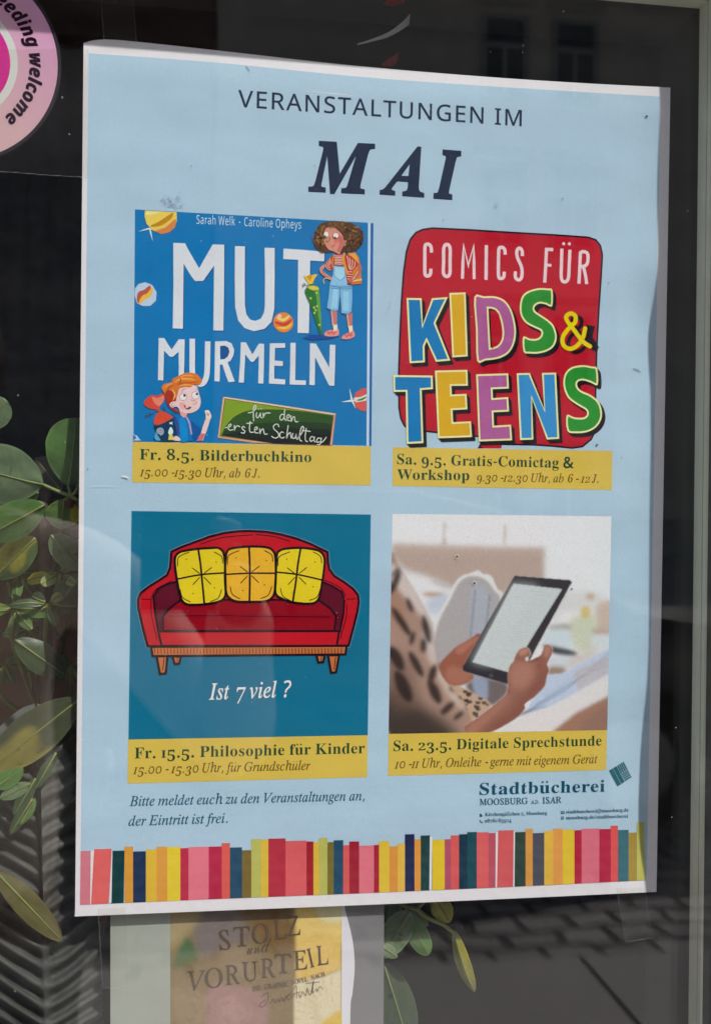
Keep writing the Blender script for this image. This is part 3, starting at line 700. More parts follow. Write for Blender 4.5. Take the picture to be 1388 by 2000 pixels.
'a': [342, [50,-8,26,-3,8,10,-3,33,-7,64,0,119,18,175,49,228,90,274,136,306,183,316,208,312,224,300,232,280,241,309,292,309,231,90,222,44,224,37,233,35,252,46,282,80,291,72,256,27,224,1,195,-8,175,0,168,23,174,57,191,118,154,62,119,23,85,0], [82,33,98,37,116,48,134,65,152,87,185,141,199,171,210,201,217,230,219,257,215,280,204,294,185,299,154,291,124,266,96,226,74,175,58,122,53,73,60,43]],
'b': [340, [82,-8,46,-5,18,6,1,20,-5,36,-2,50,88,404,92,424,93,437,91,446,86,452,61,455,50,455,54,467,94,472,123,479,156,487,162,485,163,480,103,251,137,287,174,309,214,316,251,310,280,289,299,258,306,218,301,177,287,137,266,99,238,64,204,35,166,12,125,-3], [95,9,132,17,168,40,199,75,224,119,241,167,246,211,242,241,230,264,211,279,186,283,155,276,126,254,102,217,83,167,54,66,50,38,55,22,70,13]],
'c': [298, [99,-8,58,0,26,23,6,60,-1,109,3,142,12,175,27,207,48,237,73,264,102,286,150,309,199,316,228,313,249,302,262,286,267,267,264,251,258,239,247,231,233,228,211,235,204,255,207,268,214,279,218,284,220,289,215,297,197,299,162,292,130,271,101,238,79,196,64,150,59,107,63,73,76,46,96,29,122,23,157,29,192,49,228,82,238,71,193,27,146,1]],
'd': [355, [61,-8,32,-3,10,13,-4,39,-9,73,-5,107,5,143,22,181,44,217,70,250,99,279,122,296,146,307,169,314,192,316,225,311,242,293,273,416,275,426,275,436,274,445,268,451,243,455,233,455,236,467,276,472,306,479,338,487,343,485,345,480,344,473,343,468,240,81,236,60,234,44,238,34,250,30,273,43,306,81,317,72,288,36,263,11,240,-3,217,-8,198,-4,186,7,183,27,187,61,201,112,167,59,133,21,99,-1], [91,28,109,31,127,43,146,62,165,85,199,142,223,204,229,233,232,259,229,277,223,289,212,298,198,300,165,292,132,268,101,229,75,178,57,124,51,78,54,57,62,41,74,31]],
'e': [287, [89,-7,50,0,21,21,2,54,-4,99,-1,131,9,165,25,199,46,231,72,259,101,283,148,308,195,316,222,313,242,303,254,287,258,266,245,226,208,189,147,161,61,142,57,118,56,98,63,58,84,34,119,26,168,39,221,81,231,71,198,36,165,12,128,-2], [64,158,124,173,168,199,195,233,204,271,198,291,180,298,159,294,137,280,115,258,95,230,78,196]],
'f': [199, [-48,-153,-65,-150,-79,-142,-88,-130,-91,-116,-85,-94,-66,-87,-50,-92,-44,-108,-46,-119,-49,-127,-47,-132,-42,-134,-24,-128,-10,-108,2,-74,13,-25,71,283,7,283,12,304,75,304,83,340,104,403,135,449,173,477,216,487,240,483,259,473,271,458,275,439,267,416,243,408,224,415,218,435,219,441,221,447,224,455,219,465,206,469,182,459,163,431,148,383,132,304,210,304,207,283,128,283,101,150,67,7,50,-45,33,-85,9,-123,-18,-146]],
'g': [286, [63,-153,16,-148,-21,-131,-44,-106,-52,-75,-42,-39,-13,-6,36,24,13,39,6,57,10,70,21,84,58,121,32,141,15,165,10,195,15,226,29,256,51,281,80,301,114,314,152,318,177,315,206,307,246,296,289,296,289,266,243,266,248,236,243,203,229,174,207,149,179,130,146,118,110,113,82,116,66,101,60,87,73,70,112,54,159,38,194,19,216,-6,223,-40,218,-71,203,-99,179,-122,147,-139,108,-150], [111,129,132,133,151,146,167,165,180,190,188,219,191,249,188,272,179,288,165,299,147,302,127,298,108,285,92,265,78,241,69,212,66,182,71,153,86,135], [75,-132,119,-128,151,-114,170,-92,176,-60,173,-45,163,-31,149,-20,132,-10,94,5,52,18,18,-7,-3,-34,-9,-64,0,-102,28,-125]],
'h': [402, [304,-7,279,-2,260,11,247,33,243,60,246,99,256,151,271,221,279,257,281,283,278,305,268,319,251,323,212,310,173,272,141,221,124,172,87,0,25,0,112,415,118,451,113,468,97,479,71,482,66,482,72,510,195,510,169,387,156,331,142,275,150,275,188,326,230,356,274,366,314,358,338,333,346,291,343,262,334,218,316,138,310,101,308,68,313,44,331,36,352,39,374,51,386,32,344,3]],
'i': [177, [122,394,110,396,98,404,91,415,88,428,91,441,98,452,110,460,122,463,135,460,147,452,155,441,157,428,155,414,147,403,136,396], [33,-8,15,-4,4,8,0,29,3,53,11,86,55,241,58,254,60,264,57,275,50,282,37,286,17,287,20,299,65,305,96,310,124,316,129,314,131,308,130,303,128,296,63,79,58,52,61,37,72,32,96,45,130,84,140,74,102,28,67,1]],
'l': [173, [32,-7,18,-5,7,2,0,12,-2,26,2,54,13,99,98,412,101,433,99,446,92,453,79,457,58,459,60,471,104,476,134,482,163,487,170,485,171,481,168,465,62,84,56,50,59,38,68,34,90,46,122,82,133,72,105,37,77,12,52,-3]],
'm': [550, [410,-7,391,-3,380,10,376,31,378,53,384,78,424,218,430,255,426,270,411,275,393,270,371,258,348,237,325,210,302,176,279,137,251,72,228,0,175,0,235,203,243,234,245,257,241,270,227,275,214,272,196,263,155,230,134,206,113,179,86,129,63,70,40,0,-13,0,50,212,58,243,61,263,59,275,51,281,17,287,19,300,63,304,94,310,113,315,123,316,128,314,130,308,129,303,128,296,91,177,155,254,212,300,263,316,286,311,299,298,304,277,299,241,285,184,343,257,398,301,449,316,471,311,484,298,489,275,486,253,479,222,436,65,434,57,433,50,436,39,445,35,457,38,469,48,483,64,499,87,508,76,476,30,443,2]],
'n': [364, [222,-9,208,-6,198,1,191,12,189,28,196,65,216,140,236,216,242,254,238,269,225,275,211,272,195,263,159,232,123,189,93,142,67,82,42,0,-12,0,53,221,62,263,60,273,53,280,41,284,23,285,17,285,19,297,67,303,100,310,130,316,133,314,133,308,93,177,142,238,188,281,229,306,263,315,285,311,298,299,302,278,300,252,293,222,254,88,247,64,245,49,249,37,259,34,282,48,312,91,322,83,290,32,256,1]],
'r': [224, [-13,0,46,209,56,259,53,272,47,279,13,284,15,297,59,304,90,310,118,316,124,314,124,308,89,179,137,255,177,301,208,316,220,314,229,307,235,297,237,283,234,266,226,253,214,243,200,240,189,242,180,248,173,257,170,268,118,199,75,110,41,0]],
's': [248, [78,-8,53,-6,32,-1,6,6,-4,4,-9,-4,-22,-4,-7,106,4,105,10,65,24,35,45,16,71,10,93,14,110,26,122,45,126,69,120,93,104,120,83,147,63,175,46,206,41,222,40,238,46,269,63,294,90,311,123,316,147,315,166,310,193,302,205,305,209,314,220,314,207,214,195,214,184,261,163,289,130,299,115,296,102,287,94,275,91,261,97,237,116,208,136,181,155,154,173,122,178,105,179,89,176,63,166,40,151,20,130,5,106,-5]],
't': [187, [33,-8,9,1,1,26,2,44,7,62,66,283,19,283,22,297,63,313,100,344,136,392,151,392,126,304,183,304,177,283,120,283,66,78,60,45,63,34,72,31,93,43,124,79,134,68,99,26,66,0]],
'u': [364, [46,-8,28,-5,15,4,7,18,4,38,8,69,19,116,50,228,54,247,56,265,53,276,47,283,34,286,13,287,15,300,59,306,90,311,119,316,125,315,128,312,127,304,125,296,71,107,62,74,59,54,64,38,79,32,100,38,124,54,150,81,177,115,203,156,227,203,247,255,261,309,314,309,255,92,246,47,250,36,260,32,284,45,315,84,324,75,291,29,257,1,222,-8,204,-4,192,7,189,27,191,51,199,81,220,153,171,82,127,32,86,2]],
'v': [297, [61,-8,50,171,45,231,36,265,21,281,-1,286,-6,286,-3,299,28,305,52,310,69,315,79,316,93,284,102,188,109,58,164,117,205,170,232,213,240,239,238,246,231,254,216,270,211,279,209,288,211,300,218,309,228,315,240,317,253,314,264,306,270,292,273,275,260,226,222,163,159,85,75,-8]],
'z': [266, [143,-8,114,-5,75,3,37,12,13,15,-7,11,-27,-1,-31,-3,-34,-5,-40,-3,-42,3,-32,19,189,261,149,257,127,258,106,264,88,269,71,271,56,269,44,263,35,253,26,238,15,244,27,276,41,298,56,311,74,315,103,313,140,306,176,298,199,296,217,298,232,306,250,316,255,314,257,308,256,303,250,295,26,50,65,54,91,53,115,48,137,43,157,41,188,52,210,86,220,81,209,47,198,24,187,8,175,-2,160,-6]],
},
'X': {
'M': [587, [188,-11,144,363,69,82,62,47,65,33,74,24,88,18,109,15,109,0,-35,0,-35,15,-16,17,-1,20,11,28,21,41,38,85,113,369,119,403,116,417,108,426,93,432,72,435,72,451,224,451,263,132,469,451,622,451,622,435,603,433,587,429,575,421,566,409,549,365,473,82,469,64,468,47,473,30,489,20,516,15,516,0,305,0,305,15,325,17,340,21,352,29,361,40,368,57,377,85,453,374,207,-11]],
'A': [420, [-68,0,-68,17,-39,25,-13,48,323,461,342,461,326,89,326,79,333,45,354,25,388,17,388,0,178,0,178,17,208,24,225,39,234,60,237,87,238,140,97,140,49,81,33,56,28,40,38,25,71,17,71,0], [119,168,240,168,247,328]],
'I': [249, [-34,0,-34,15,-15,17,0,20,12,28,22,41,39,85,115,369,119,387,120,404,115,420,99,430,73,435,73,451,283,451,283,435,263,433,247,428,236,421,227,410,211,365,135,82,129,47,134,30,150,20,177,15,177,0]],
},
'C': {
'J': [355, [-3,-177,-36,-170,-56,-150,-62,-118,-58,-92,-45,-66,-25,-40,2,-15,36,9,74,30,139,54,210,69,291,220,355,317,409,374,464,407,415,401,366,388,318,367,274,341,235,310,201,274,168,224,157,184,161,163,174,151,194,147,213,150,222,153,226,152,227,148,225,143,218,140,207,139,194,138,168,143,147,157,134,180,129,209,141,257,175,304,233,348,312,385,404,411,498,420,507,419,510,415,506,411,502,410,490,408,473,403,457,395,439,379,420,353,396,306,359,224,319,136,287,69,313,65,333,53,345,36,349,15,345,-8,331,-29,311,-48,285,-64,257,-74,228,-77,221,-76,219,-72,223,-68,233,-66,261,-60,286,-50,307,-37,323,-21,334,-4,337,15,331,40,312,55,280,60,250,10,216,-36,178,-77,139,-111,99,-139,62,-160,27,-172], [-3,-165,36,-153,80,-118,134,-52,206,57,169,51,134,40,100,23,67,3,38,-19,12,-43,-9,-67,-25,-91,-36,-112,-39,-130,-35,-149,-23,-161]],
'a': [354, [219,-5,203,-2,190,6,181,18,179,34,181,54,187,73,152,30,118,4,84,-4,61,0,42,12,29,31,25,56,29,85,42,112,61,138,85,161,112,180,140,194,166,204,190,207,215,203,232,190,241,170,257,202,323,207,254,65,240,36,235,22,237,16,242,13,259,22,287,47,294,38,273,18,255,5,237,-2], [87,5,101,9,119,18,156,52,192,94,219,135,227,152,230,165,228,176,222,185,214,190,203,192,192,189,178,178,144,142,110,96,84,51,76,33,73,19,77,9]],
'n': [388, [348,62,324,38,303,19,278,2,265,-2,250,-4,233,0,219,10,210,28,207,50,211,74,222,98,262,151,287,185,286,190,281,191,253,180,211,146,157,86,94,0,5,-5,58,73,94,128,106,155,105,160,101,162,89,154,69,136,48,113,38,122,78,164,115,194,130,203,142,206,152,203,161,195,167,182,169,163,166,135,156,106,210,162,254,196,288,207,305,203,319,193,327,176,330,153,328,138,322,121,312,100,294,75,277,51,265,37,259,28,257,20,258,16,264,14,274,17,286,24,315,47,338,71]],
'e': [276, [101,-5,65,1,37,16,18,40,11,66,16,90,28,114,47,138,71,160,98,179,126,194,155,204,182,207,205,204,224,194,236,180,240,162,236,142,222,123,199,105,171,90,136,78,97,69,88,47,85,30,90,19,106,15,135,19,165,30,196,48,228,75,240,62,206,33,170,12,134,-1], [104,86,126,91,147,100,165,114,181,131,191,148,194,165,191,181,182,186,172,183,159,173,131,136]],
'A': [481, [36,-15,6,-10,-16,4,-30,25,-35,53,-31,78,-19,99,0,113,23,118,39,115,51,108,59,98,61,85,58,69,48,59,33,51,13,46,-3,39,-8,25,-5,14,4,4,19,-2,38,-5,85,6,137,39,197,93,172,131,164,170,168,196,182,218,202,232,228,237,262,229,295,203,382,295,465,367,533,415,576,431,579,428,575,418,570,409,564,398,476,231,387,32,426,44,467,76,505,115,542,149,572,173,590,181,596,179,566,159,535,129,491,81,466,59,440,40,411,26,381,19,375,7,287,-5,301,28,252,49,205,84,160,41,118,10,77,-8], [328,74,431,240,550,412,497,381,440,334,376,271,303,194,324,152,330,111,330,93], [205,103,246,148,287,193,271,204,254,208,239,206,224,198,210,187,199,174,192,158,190,141,194,121], [306,39,315,75,318,109,312,150,295,185,212,93,260,58]],
'u': [364, [40,122,61,141,91,170,122,202,195,207,121,80,100,42,93,25,95,19,100,17,119,28,152,61,197,118,253,202,334,207,255,64,240,35,235,20,237,17,241,15,253,19,271,32,316,71,326,62,303,40,279,20,251,3,237,-2,224,-3,206,0,192,9,183,22,180,40,182,56,189,75,211,122,162,57,129,20,103,3,79,-3,62,0,49,8,40,22,38,40,41,62,52,88,93,156,69,133,48,113]],
's': [230, [191,62,156,32,126,11,96,-1,66,-5,42,-2,24,8,11,23,7,40,9,52,16,61,25,67,36,69,45,68,53,63,58,55,59,45,54,29,47,24,38,21,30,23,39,15,52,12,74,21,93,49,106,94,111,155,111,175,81,147,48,113,39,122,60,142,84,165,102,182,121,201,129,215,135,223,141,226,147,224,149,219,140,207,134,199,132,190,135,179,144,165,163,131,169,97,167,79,161,64,150,48,134,30,159,48,183,71]],
't': [286, [187,62,134,15,109,1,88,-4,71,-1,57,8,49,23,46,42,50,66,60,91,76,122,93,158,70,134,48,113,39,122,65,146,97,178,116,200,150,253,225,377,293,380,242,294,289,294,285,279,231,279,152,142,108,61,94,17,95,13,99,11,111,16,130,29,178,71]],
'd': [403, [322,62,308,48,282,23,260,7,240,-2,220,-5,201,-2,187,6,178,18,175,34,177,54,184,73,155,39,129,15,105,1,79,-4,56,0,38,12,26,31,21,56,26,85,39,112,58,138,82,161,109,180,136,194,163,204,187,207,212,203,229,190,238,170,357,386,424,394,256,91,230,40,221,13,223,10,230,9,246,13,265,25,314,71], [83,5,98,9,115,18,153,52,189,94,216,135,224,152,226,165,225,176,219,185,211,190,201,192,190,189,175,178,141,142,107,95,80,50,72,32,70,19,73,9]],
},
'K': {
'K': [446, [60,0,60,480,162,480,162,260,181,288,202,316,332,480,445,480,277,267,446,0,330,0,205,202,162,171,162,0]],
'I': [261, [21,0,21,58,80,85,80,395,21,422,21,480,240,480,240,422,181,395,181,85,240,58,240,0]],
'D': [497, [60,0,60,480,211,480,281,473,342,453,391,419,427,374,450,315,458,244,450,170,427,109,389,61,337,27,273,7,196,0], [162,84,206,84,258,90,300,109,329,141,347,185,353,242,344,311,318,359,275,387,216,396,162,396]],
'S': [370, [167,-7,95,1,31,22,31,117,102,90,138,80,175,77,207,81,228,92,240,108,244,128,237,153,217,172,187,189,150,207,114,225,77,253,61,272,48,293,39,319,36,350,41,390,56,423,80,450,131,477,199,486,235,484,270,478,341,453,308,373,249,394,223,400,195,402,170,398,151,388,140,373,136,353,141,330,158,313,187,296,226,277,260,259,289,241,312,220,329,196,340,168,343,133,338,93,323,59,297,31,242,3]],
'T': [389, [144,0,144,395,13,395,13,480,375,480,375,395,245,395,245,0]],
'E': [376, [60,0,60,480,336,480,336,396,162,396,162,291,324,291,324,208,162,208,162,84,336,84,336,0]],
'N': [546, [60,0,60,480,189,480,397,120,399,120,396,187,394,253,394,480,486,480,486,0,357,0,148,363,145,363,149,294,151,226,151,0]],
},
'N': {
'C': [424, [261,-7,194,1,139,24,96,60,65,109,47,170,41,240,48,309,67,368,100,418,146,455,203,478,271,486,342,479,404,458,379,407,330,425,302,431,271,433,223,427,182,410,149,381,124,343,110,296,105,240,109,184,123,137,146,98,178,69,219,52,270,46,330,52,385,65,385,13,329,-2]],
'O': [525, [263,-7,194,1,139,24,96,61,65,111,47,171,41,241,47,310,65,370,96,419,139,456,195,479,263,487,329,479,384,456,427,420,458,370,477,310,484,240,477,171,458,110,427,61,384,24,329,1], [263,46,312,51,352,69,382,98,410,159,420,240,410,321,382,382,352,411,313,428,263,434,214,428,174,411,143,382,114,321,105,240,114,159,143,98,173,69,213,51]],
'S': [369, [166,-7,127,-5,91,-1,60,7,34,16,34,74,94,54,131,48,169,46,216,51,249,66,270,91,277,123,274,145,267,163,253,178,232,192,164,222,110,246,72,276,48,314,40,364,45,400,60,429,83,454,114,471,151,483,193,486,231,484,266,479,297,470,326,459,307,408,253,426,223,431,192,433,153,428,124,414,107,392,101,363,104,341,111,323,125,308,144,294,206,267,245,251,278,233,303,214,322,191,333,163,337,128,332,89,317,56,291,29,236,2]],
'W': [625, [135,0,8,480,71,480,146,187,160,127,169,73,179,130,194,190,279,480,341,480,429,188,445,127,455,73,465,127,479,187,553,480,616,480,488,0,427,0,334,314,323,353,314,388,310,409,303,372,287,312,196,0]],
'a': [377, [144,-7,100,0,63,19,39,52,31,100,36,133,50,161,73,183,127,206,203,215,265,217,265,238,260,277,245,301,222,314,190,318,163,316,136,310,89,291,71,335,96,347,126,357,159,364,193,366,251,359,291,337,314,300,322,245,322,0,279,0,268,51,265,51,241,25,216,7,185,-3], [158,41,200,47,234,66,256,98,264,144,264,176,211,174,154,167,118,152,98,130,92,99,97,73,110,55,132,44]],
'e': [379, [210,-7,162,-2,120,14,85,40,59,76,42,122,37,177,42,232,57,279,81,316,112,344,151,361,196,367,239,362,276,347,305,322,327,290,340,250,345,204,345,169,98,169,107,115,129,76,165,52,213,44,245,45,274,50,328,69,328,17,274,-1,245,-5], [99,216,283,216,277,257,262,290,234,311,195,318,158,312,129,291,109,259]],
'h': [415, [57,0,57,510,116,510,116,361,113,310,117,310,137,334,164,352,195,362,229,366,287,358,328,335,352,294,361,234,361,0,302,0,302,230,297,268,282,295,257,312,222,317,171,309,139,283,122,242,116,186,116,0]],
'i': [173, [87,420,74,422,62,429,55,441,52,457,55,474,62,486,74,493,87,495,100,493,111,486,119,474,122,457,119,441,111,429,100,422], [57,0,57,360,116,360,116,0]],
'k': [359, [57,0,57,510,116,510,116,244,115,216,113,185,116,185,128,201,144,221,158,238,273,360,343,360,197,206,353,0,281,0,156,168,116,132,116,0]],
'l': [173, [57,0,57,510,116,510,116,0]],
'n': [415, [57,0,57,360,105,360,113,311,117,311,138,336,165,353,197,363,230,367,287,359,328,335,352,295,361,234,361,0,302,0,302,230,297,268,282,295,257,312,222,317,171,309,139,283,122,242,116,187,116,0]],
'o': [406, [202,-7,157,-1,117,15,84,42,58,79,42,125,37,181,42,236,57,282,82,318,116,345,156,361,204,367,250,361,290,345,324,318,349,282,365,236,370,181,365,126,350,79,325,42,291,15,250,-1], [203,42,251,52,283,80,303,123,309,181,303,238,283,281,251,308,203,317,155,308,123,281,104,238,98,181,104,123,123,80,156,52]],
'p': [413, [57,-161,57,360,105,360,113,311,116,311,135,333,158,351,189,363,228,367,270,362,305,346,335,320,358,284,372,238,376,181,372,124,358,78,335,41,305,14,269,-1,228,-7,190,-3,159,9,135,26,116,46,112,46,115,17,116,-13,116,-161], [219,42,249,47,273,60,291,82,305,110,312,143,315,181,309,237,291,280,261,308,218,317,171,309,140,286,123,247,116,192,116,181,122,122,138,78,169,51]],
'r': [277, [57,0,57,360,105,360,112,294,115,294,135,322,160,345,190,361,225,367,247,366,267,363,260,308,241,312,221,313,194,309,169,298,147,280,131,256,120,226,116,192,116,0]],
's': [322, [148,-7,113,-5,83,-1,57,7,35,16,35,70,87,50,118,43,149,41,188,45,214,55,229,72,234,94,233,107,227,118,217,129,200,140,146,164,86,191,64,206,48,223,38,244,34,271,44,312,72,342,115,360,169,367,201,365,231,360,284,343,264,296,216,312,191,317,165,318,133,315,110,307,95,293,91,275,93,261,99,249,111,239,129,229,183,206,242,180,263,165,279,147,288,126,291,99,282,53,253,20,207,0]],
'y': [343, [56,-161,28,-160,7,-156,7,-109,25,-111,47,-113,75,-108,97,-95,114,-75,127,-49,146,-1,1,360,64,360,142,155,160,104,172,57,175,57,187,101,206,156,279,360,343,360,187,-50,166,-96,139,-131,103,-154]],
},
'J': {
'a': [399, [133,-7,107,-3,83,6,61,24,44,49,33,83,30,126,33,171,42,215,56,257,76,294,100,327,129,352,162,368,199,373,231,370,256,359,276,342,290,320,293,320,312,367,388,367,310,0,236,0,240,48,238,48,217,26,193,8,165,-3], [172,73,191,77,210,89,226,108,239,131,250,157,257,185,262,240,259,261,250,278,235,290,216,293,199,290,182,279,168,262,155,241,144,216,136,189,131,160,130,131,134,99,148,80]],
'b': [400, [200,-7,168,-3,143,8,124,25,109,47,107,47,88,0,12,0,120,510,219,510,199,416,191,384,181,349,171,318,174,318,192,338,212,357,236,369,267,373,293,370,317,360,338,343,355,318,366,284,370,240,367,196,358,152,343,110,324,72,299,40,270,15,237,-1], [183,73,201,77,217,88,232,104,245,126,255,150,263,178,268,207,270,236,265,268,251,287,227,293,205,289,186,276,171,256,158,232,143,178,138,131,141,107,150,89,165,77]],
'c': [324, [166,-7,130,-3,97,7,69,25,48,50,34,85,30,128,33,177,42,222,58,264,80,300,108,331,141,354,180,369,224,373,255,372,282,367,308,360,331,350,301,275,266,288,248,292,228,293,199,288,175,270,155,244,141,211,132,175,130,136,133,109,144,89,162,77,186,73,210,75,232,81,276,100,276,19,252,9,227,0,198,-5]],
'd': [399, [133,-7,107,-3,83,6,61,24,44,49,33,83,30,127,33,171,42,215,56,257,76,295,100,327,129,352,162,368,199,373,229,370,251,358,268,341,283,320,285,320,286,334,289,363,294,393,319,510,418,510,310,0,234,0,240,48,238,48,217,26,193,8,166,-3], [175,73,196,78,215,91,230,111,241,135,257,189,262,236,259,259,250,278,235,290,216,293,199,290,182,279,168,262,155,241,144,216,136,189,131,160,130,131,135,99,150,80]],
'e': [374, [175,-7,116,2,70,29,47,56,34,92,30,135,33,180,43,224,59,264,82,300,111,330,146,354,187,368,234,373,288,366,327,345,350,313,357,273,352,237,334,206,305,181,240,154,146,146,130,146,129,139,129,132,133,106,146,85,167,72,194,68,222,70,246,75,302,96,302,21,273,9,244,0,212,-5], [140,212,155,212,204,217,237,230,256,249,263,271,254,294,228,302,210,299,192,291,175,277,160,259,148,237]],
'f': [251, [-15,-161,-46,-159,-72,-153,-72,-74,-52,-79,-34,-81,-15,-77,1,-67,14,-50,22,-25,89,291,36,291,46,339,105,367,111,394,131,451,160,487,198,507,246,514,288,509,324,498,298,424,278,431,254,435,237,431,224,421,214,406,208,387,204,367,276,367,260,291,188,291,118,-40,109,-72,95,-101,77,-126,53,-145,23,-157]],
'g': [399, [128,-161,91,-160,60,-155,9,-138,9,-52,35,-64,63,-73,92,-78,123,-80,154,-76,179,-64,198,-44,210,-15,212,-5,222,29,228,49,226,49,207,28,185,10,160,-3,128,-7,103,-3,80,7,59,25,43,51,33,84,30,126,33,171,42,215,56,257,76,294,100,327,129,352,162,368,197,373,229,370,254,359,273,342,290,320,293,320,312,367,388,367,308,-9,292,-60,270,-100,243,-128,210,-147,171,-158], [176,73,196,77,213,89,227,107,239,130,249,155,256,183,262,236,259,259,250,278,236,290,217,293,199,290,182,279,168,262,155,241,144,216,136,189,131,160,130,131,133,106,142,88,157,77]],
'i': [199, [155,412,136,415,120,421,109,434,105,453,109,478,121,496,140,507,165,510,184,508,199,502,211,490,214,471,211,447,200,428,181,416], [12,0,90,367,189,367,111,0]],
'l': [199, [12,0,120,510,219,510,111,0]],
'm': [608, [12,0,90,367,165,367,158,299,161,299,184,329,211,353,241,368,277,373,310,368,335,354,352,330,363,299,365,299,388,329,415,353,446,368,482,373,522,366,551,345,568,311,574,268,566,209,522,0,424,0,469,214,474,253,471,276,460,289,442,293,421,289,402,275,385,253,370,224,358,190,349,152,317,0,218,0,263,214,269,253,265,276,254,289,236,293,215,289,196,274,179,252,165,223,153,189,143,152,111,0]],
'n': [406, [12,0,90,367,165,367,158,299,161,299,184,329,211,353,241,368,277,373,318,366,348,345,366,311,371,268,364,209,320,0,222,0,267,214,272,253,268,276,256,289,236,293,215,289,196,274,179,252,165,223,153,189,143,152,111,0]],
'o': [393, [170,-7,131,-2,97,10,69,31,47,59,34,94,30,134,33,181,42,226,57,267,78,303,105,332,139,355,178,369,224,373,282,364,326,335,354,289,363,228,360,183,352,140,337,100,317,64,290,35,256,12,216,-2], [178,74,203,79,225,96,242,121,254,153,261,190,264,228,261,254,254,274,239,288,217,293,196,289,178,278,163,260,150,238,141,213,134,187,129,134,134,101,151,81]],
'r': [283, [12,0,90,367,165,367,158,299,162,299,186,330,212,354,242,368,276,373,293,372,308,370,286,275,272,278,253,280,218,273,187,251,162,214,146,164,111,0]],
's': [318, [118,-7,56,-2,31,5,7,15,7,96,33,84,58,74,85,68,112,66,134,69,154,76,167,89,172,106,169,119,161,130,117,160,87,180,64,200,50,225,46,257,55,307,83,344,127,366,185,373,216,372,246,366,276,357,304,343,272,272,231,291,209,298,187,300,172,298,158,292,149,282,146,269,148,257,156,246,172,235,195,222,226,203,251,182,267,155,272,121,267,82,253,50,230,26,181,1]],
't': [275, [134,-7,96,-2,65,12,46,38,39,78,43,115,81,291,31,291,40,340,105,367,148,445,212,445,195,367,288,367,272,291,179,291,142,115,140,97,142,86,148,79,157,75,169,73,194,76,222,85,222,11,184,-2]],
'w': [529, [58,0,41,367,133,367,134,204,134,151,131,93,134,93,146,131,160,168,169,191,244,367,352,367,352,191,352,144,349,93,352,93,364,130,378,171,391,204,463,367,563,367,390,0,281,0,279,171,280,204,281,245,283,282,279,282,267,246,253,208,240,177,164,0]],
},
'S': {
'V': [403, [171,0,0,480,63,480,171,172,189,117,201,67,214,117,232,173,339,480,403,480,232,0]],
'E': [373, [65,0,65,480,333,480,333,426,126,426,126,277,321,277,321,224,126,224,126,53,333,53,333,0]],
'R': [418, [65,0,65,480,197,480,275,471,329,446,353,419,367,385,372,343,369,308,358,279,342,256,322,239,300,225,276,215,408,0,337,0,221,198,126,198,126,0], [126,249,197,249,248,255,283,272,303,301,310,340,303,381,281,407,245,422,194,427,126,427]],
'A': [429, [0,0,187,482,242,482,428,0,366,0,308,148,118,148,61,0], [138,202,290,202,236,347,230,367,221,396,214,419,203,378,193,347]],
'N': [510, [65,0,65,480,135,480,391,83,394,83,392,115,390,162,389,209,389,480,445,480,445,0,375,0,118,398,116,398,119,340,121,268,121,0]],
'S': [369, [166,-7,127,-5,91,-1,60,7,34,16,34,74,94,54,131,48,169,46,216,51,249,66,270,91,277,123,274,145,267,163,253,178,232,192,164,222,110,246,72,276,48,314,40,364,45,400,60,429,83,454,114,471,151,483,193,486,231,484,266,479,297,470,326,459,307,408,253,426,223,431,192,433,153,428,124,414,107,392,101,363,104,341,111,323,125,308,144,294,206,267,245,251,278,233,303,214,322,191,333,163,337,128,332,89,317,56,291,29,236,2]],
'T': [373, [156,0,156,426,7,426,7,480,366,480,366,426,217,426,217,0]],
'L': [352, [65,0,65,480,126,480,126,54,335,54,335,0]],
'U': [491, [243,-7,188,-1,143,15,107,42,81,78,66,121,60,171,60,480,121,480,121,169,129,117,152,78,191,54,246,46,303,54,341,80,363,120,370,169,370,480,430,480,430,169,425,122,410,80,384,44,348,16,301,-1]],
'G': [489, [271,-7,202,1,145,23,100,59,67,108,48,169,41,240,48,310,71,370,107,419,155,456,217,479,289,486,329,484,366,479,400,470,433,458,410,406,352,425,320,431,286,433,233,427,188,410,152,381,125,343,109,296,104,240,109,186,123,139,146,100,181,70,226,52,285,46,338,49,379,57,379,199,273,199,273,253,439,253,439,18,400,7,361,-1,318,-5]],
'I': [228, [27,0,27,35,83,48,83,431,27,445,27,480,200,480,200,445,144,431,144,48,200,35,200,0]],
'M': [609, [65,0,65,480,154,480,302,87,305,87,455,480,544,480,544,0,484,0,484,295,486,364,489,420,486,420,326,0,277,0,119,420,116,420,120,364,121,291,121,0]],
'&': [492, [187,-7,125,2,77,28,54,54,40,86,36,125,43,172,63,208,96,238,139,266,99,318,85,348,81,382,89,426,114,459,153,480,204,487,252,480,289,460,313,427,320,383,314,344,293,312,262,283,224,258,354,133,370,155,382,181,401,240,461,240,449,198,434,160,415,125,392,95,490,0,410,0,352,56,319,31,281,11,238,-2], [188,293,222,315,245,336,258,358,262,383,258,405,246,423,227,435,202,439,177,435,156,424,143,406,138,383,142,360,151,338,167,317], [189,46,229,49,263,60,291,75,314,93,175,229,142,207,118,185,103,160,97,127,104,94,122,68,151,51]],
'.': [180, [89,-9,74,-7,60,1,51,15,48,36,51,57,60,71,74,79,89,81,106,79,119,71,129,57,132,36,129,15,119,1,106,-7]],
',': [180, [28,-87,47,-3,61,78,124,78,129,71,104,-8,71,-87]],
':': [180, [89,278,74,281,60,289,51,303,48,324,51,345,60,359,74,367,89,369,106,367,119,359,129,345,132,324,129,303,119,289,106,281], [89,-9,74,-7,60,1,51,15,48,36,51,57,60,71,74,79,89,81,106,79,119,71,129,57,132,36,129,15,119,1,106,-7]],
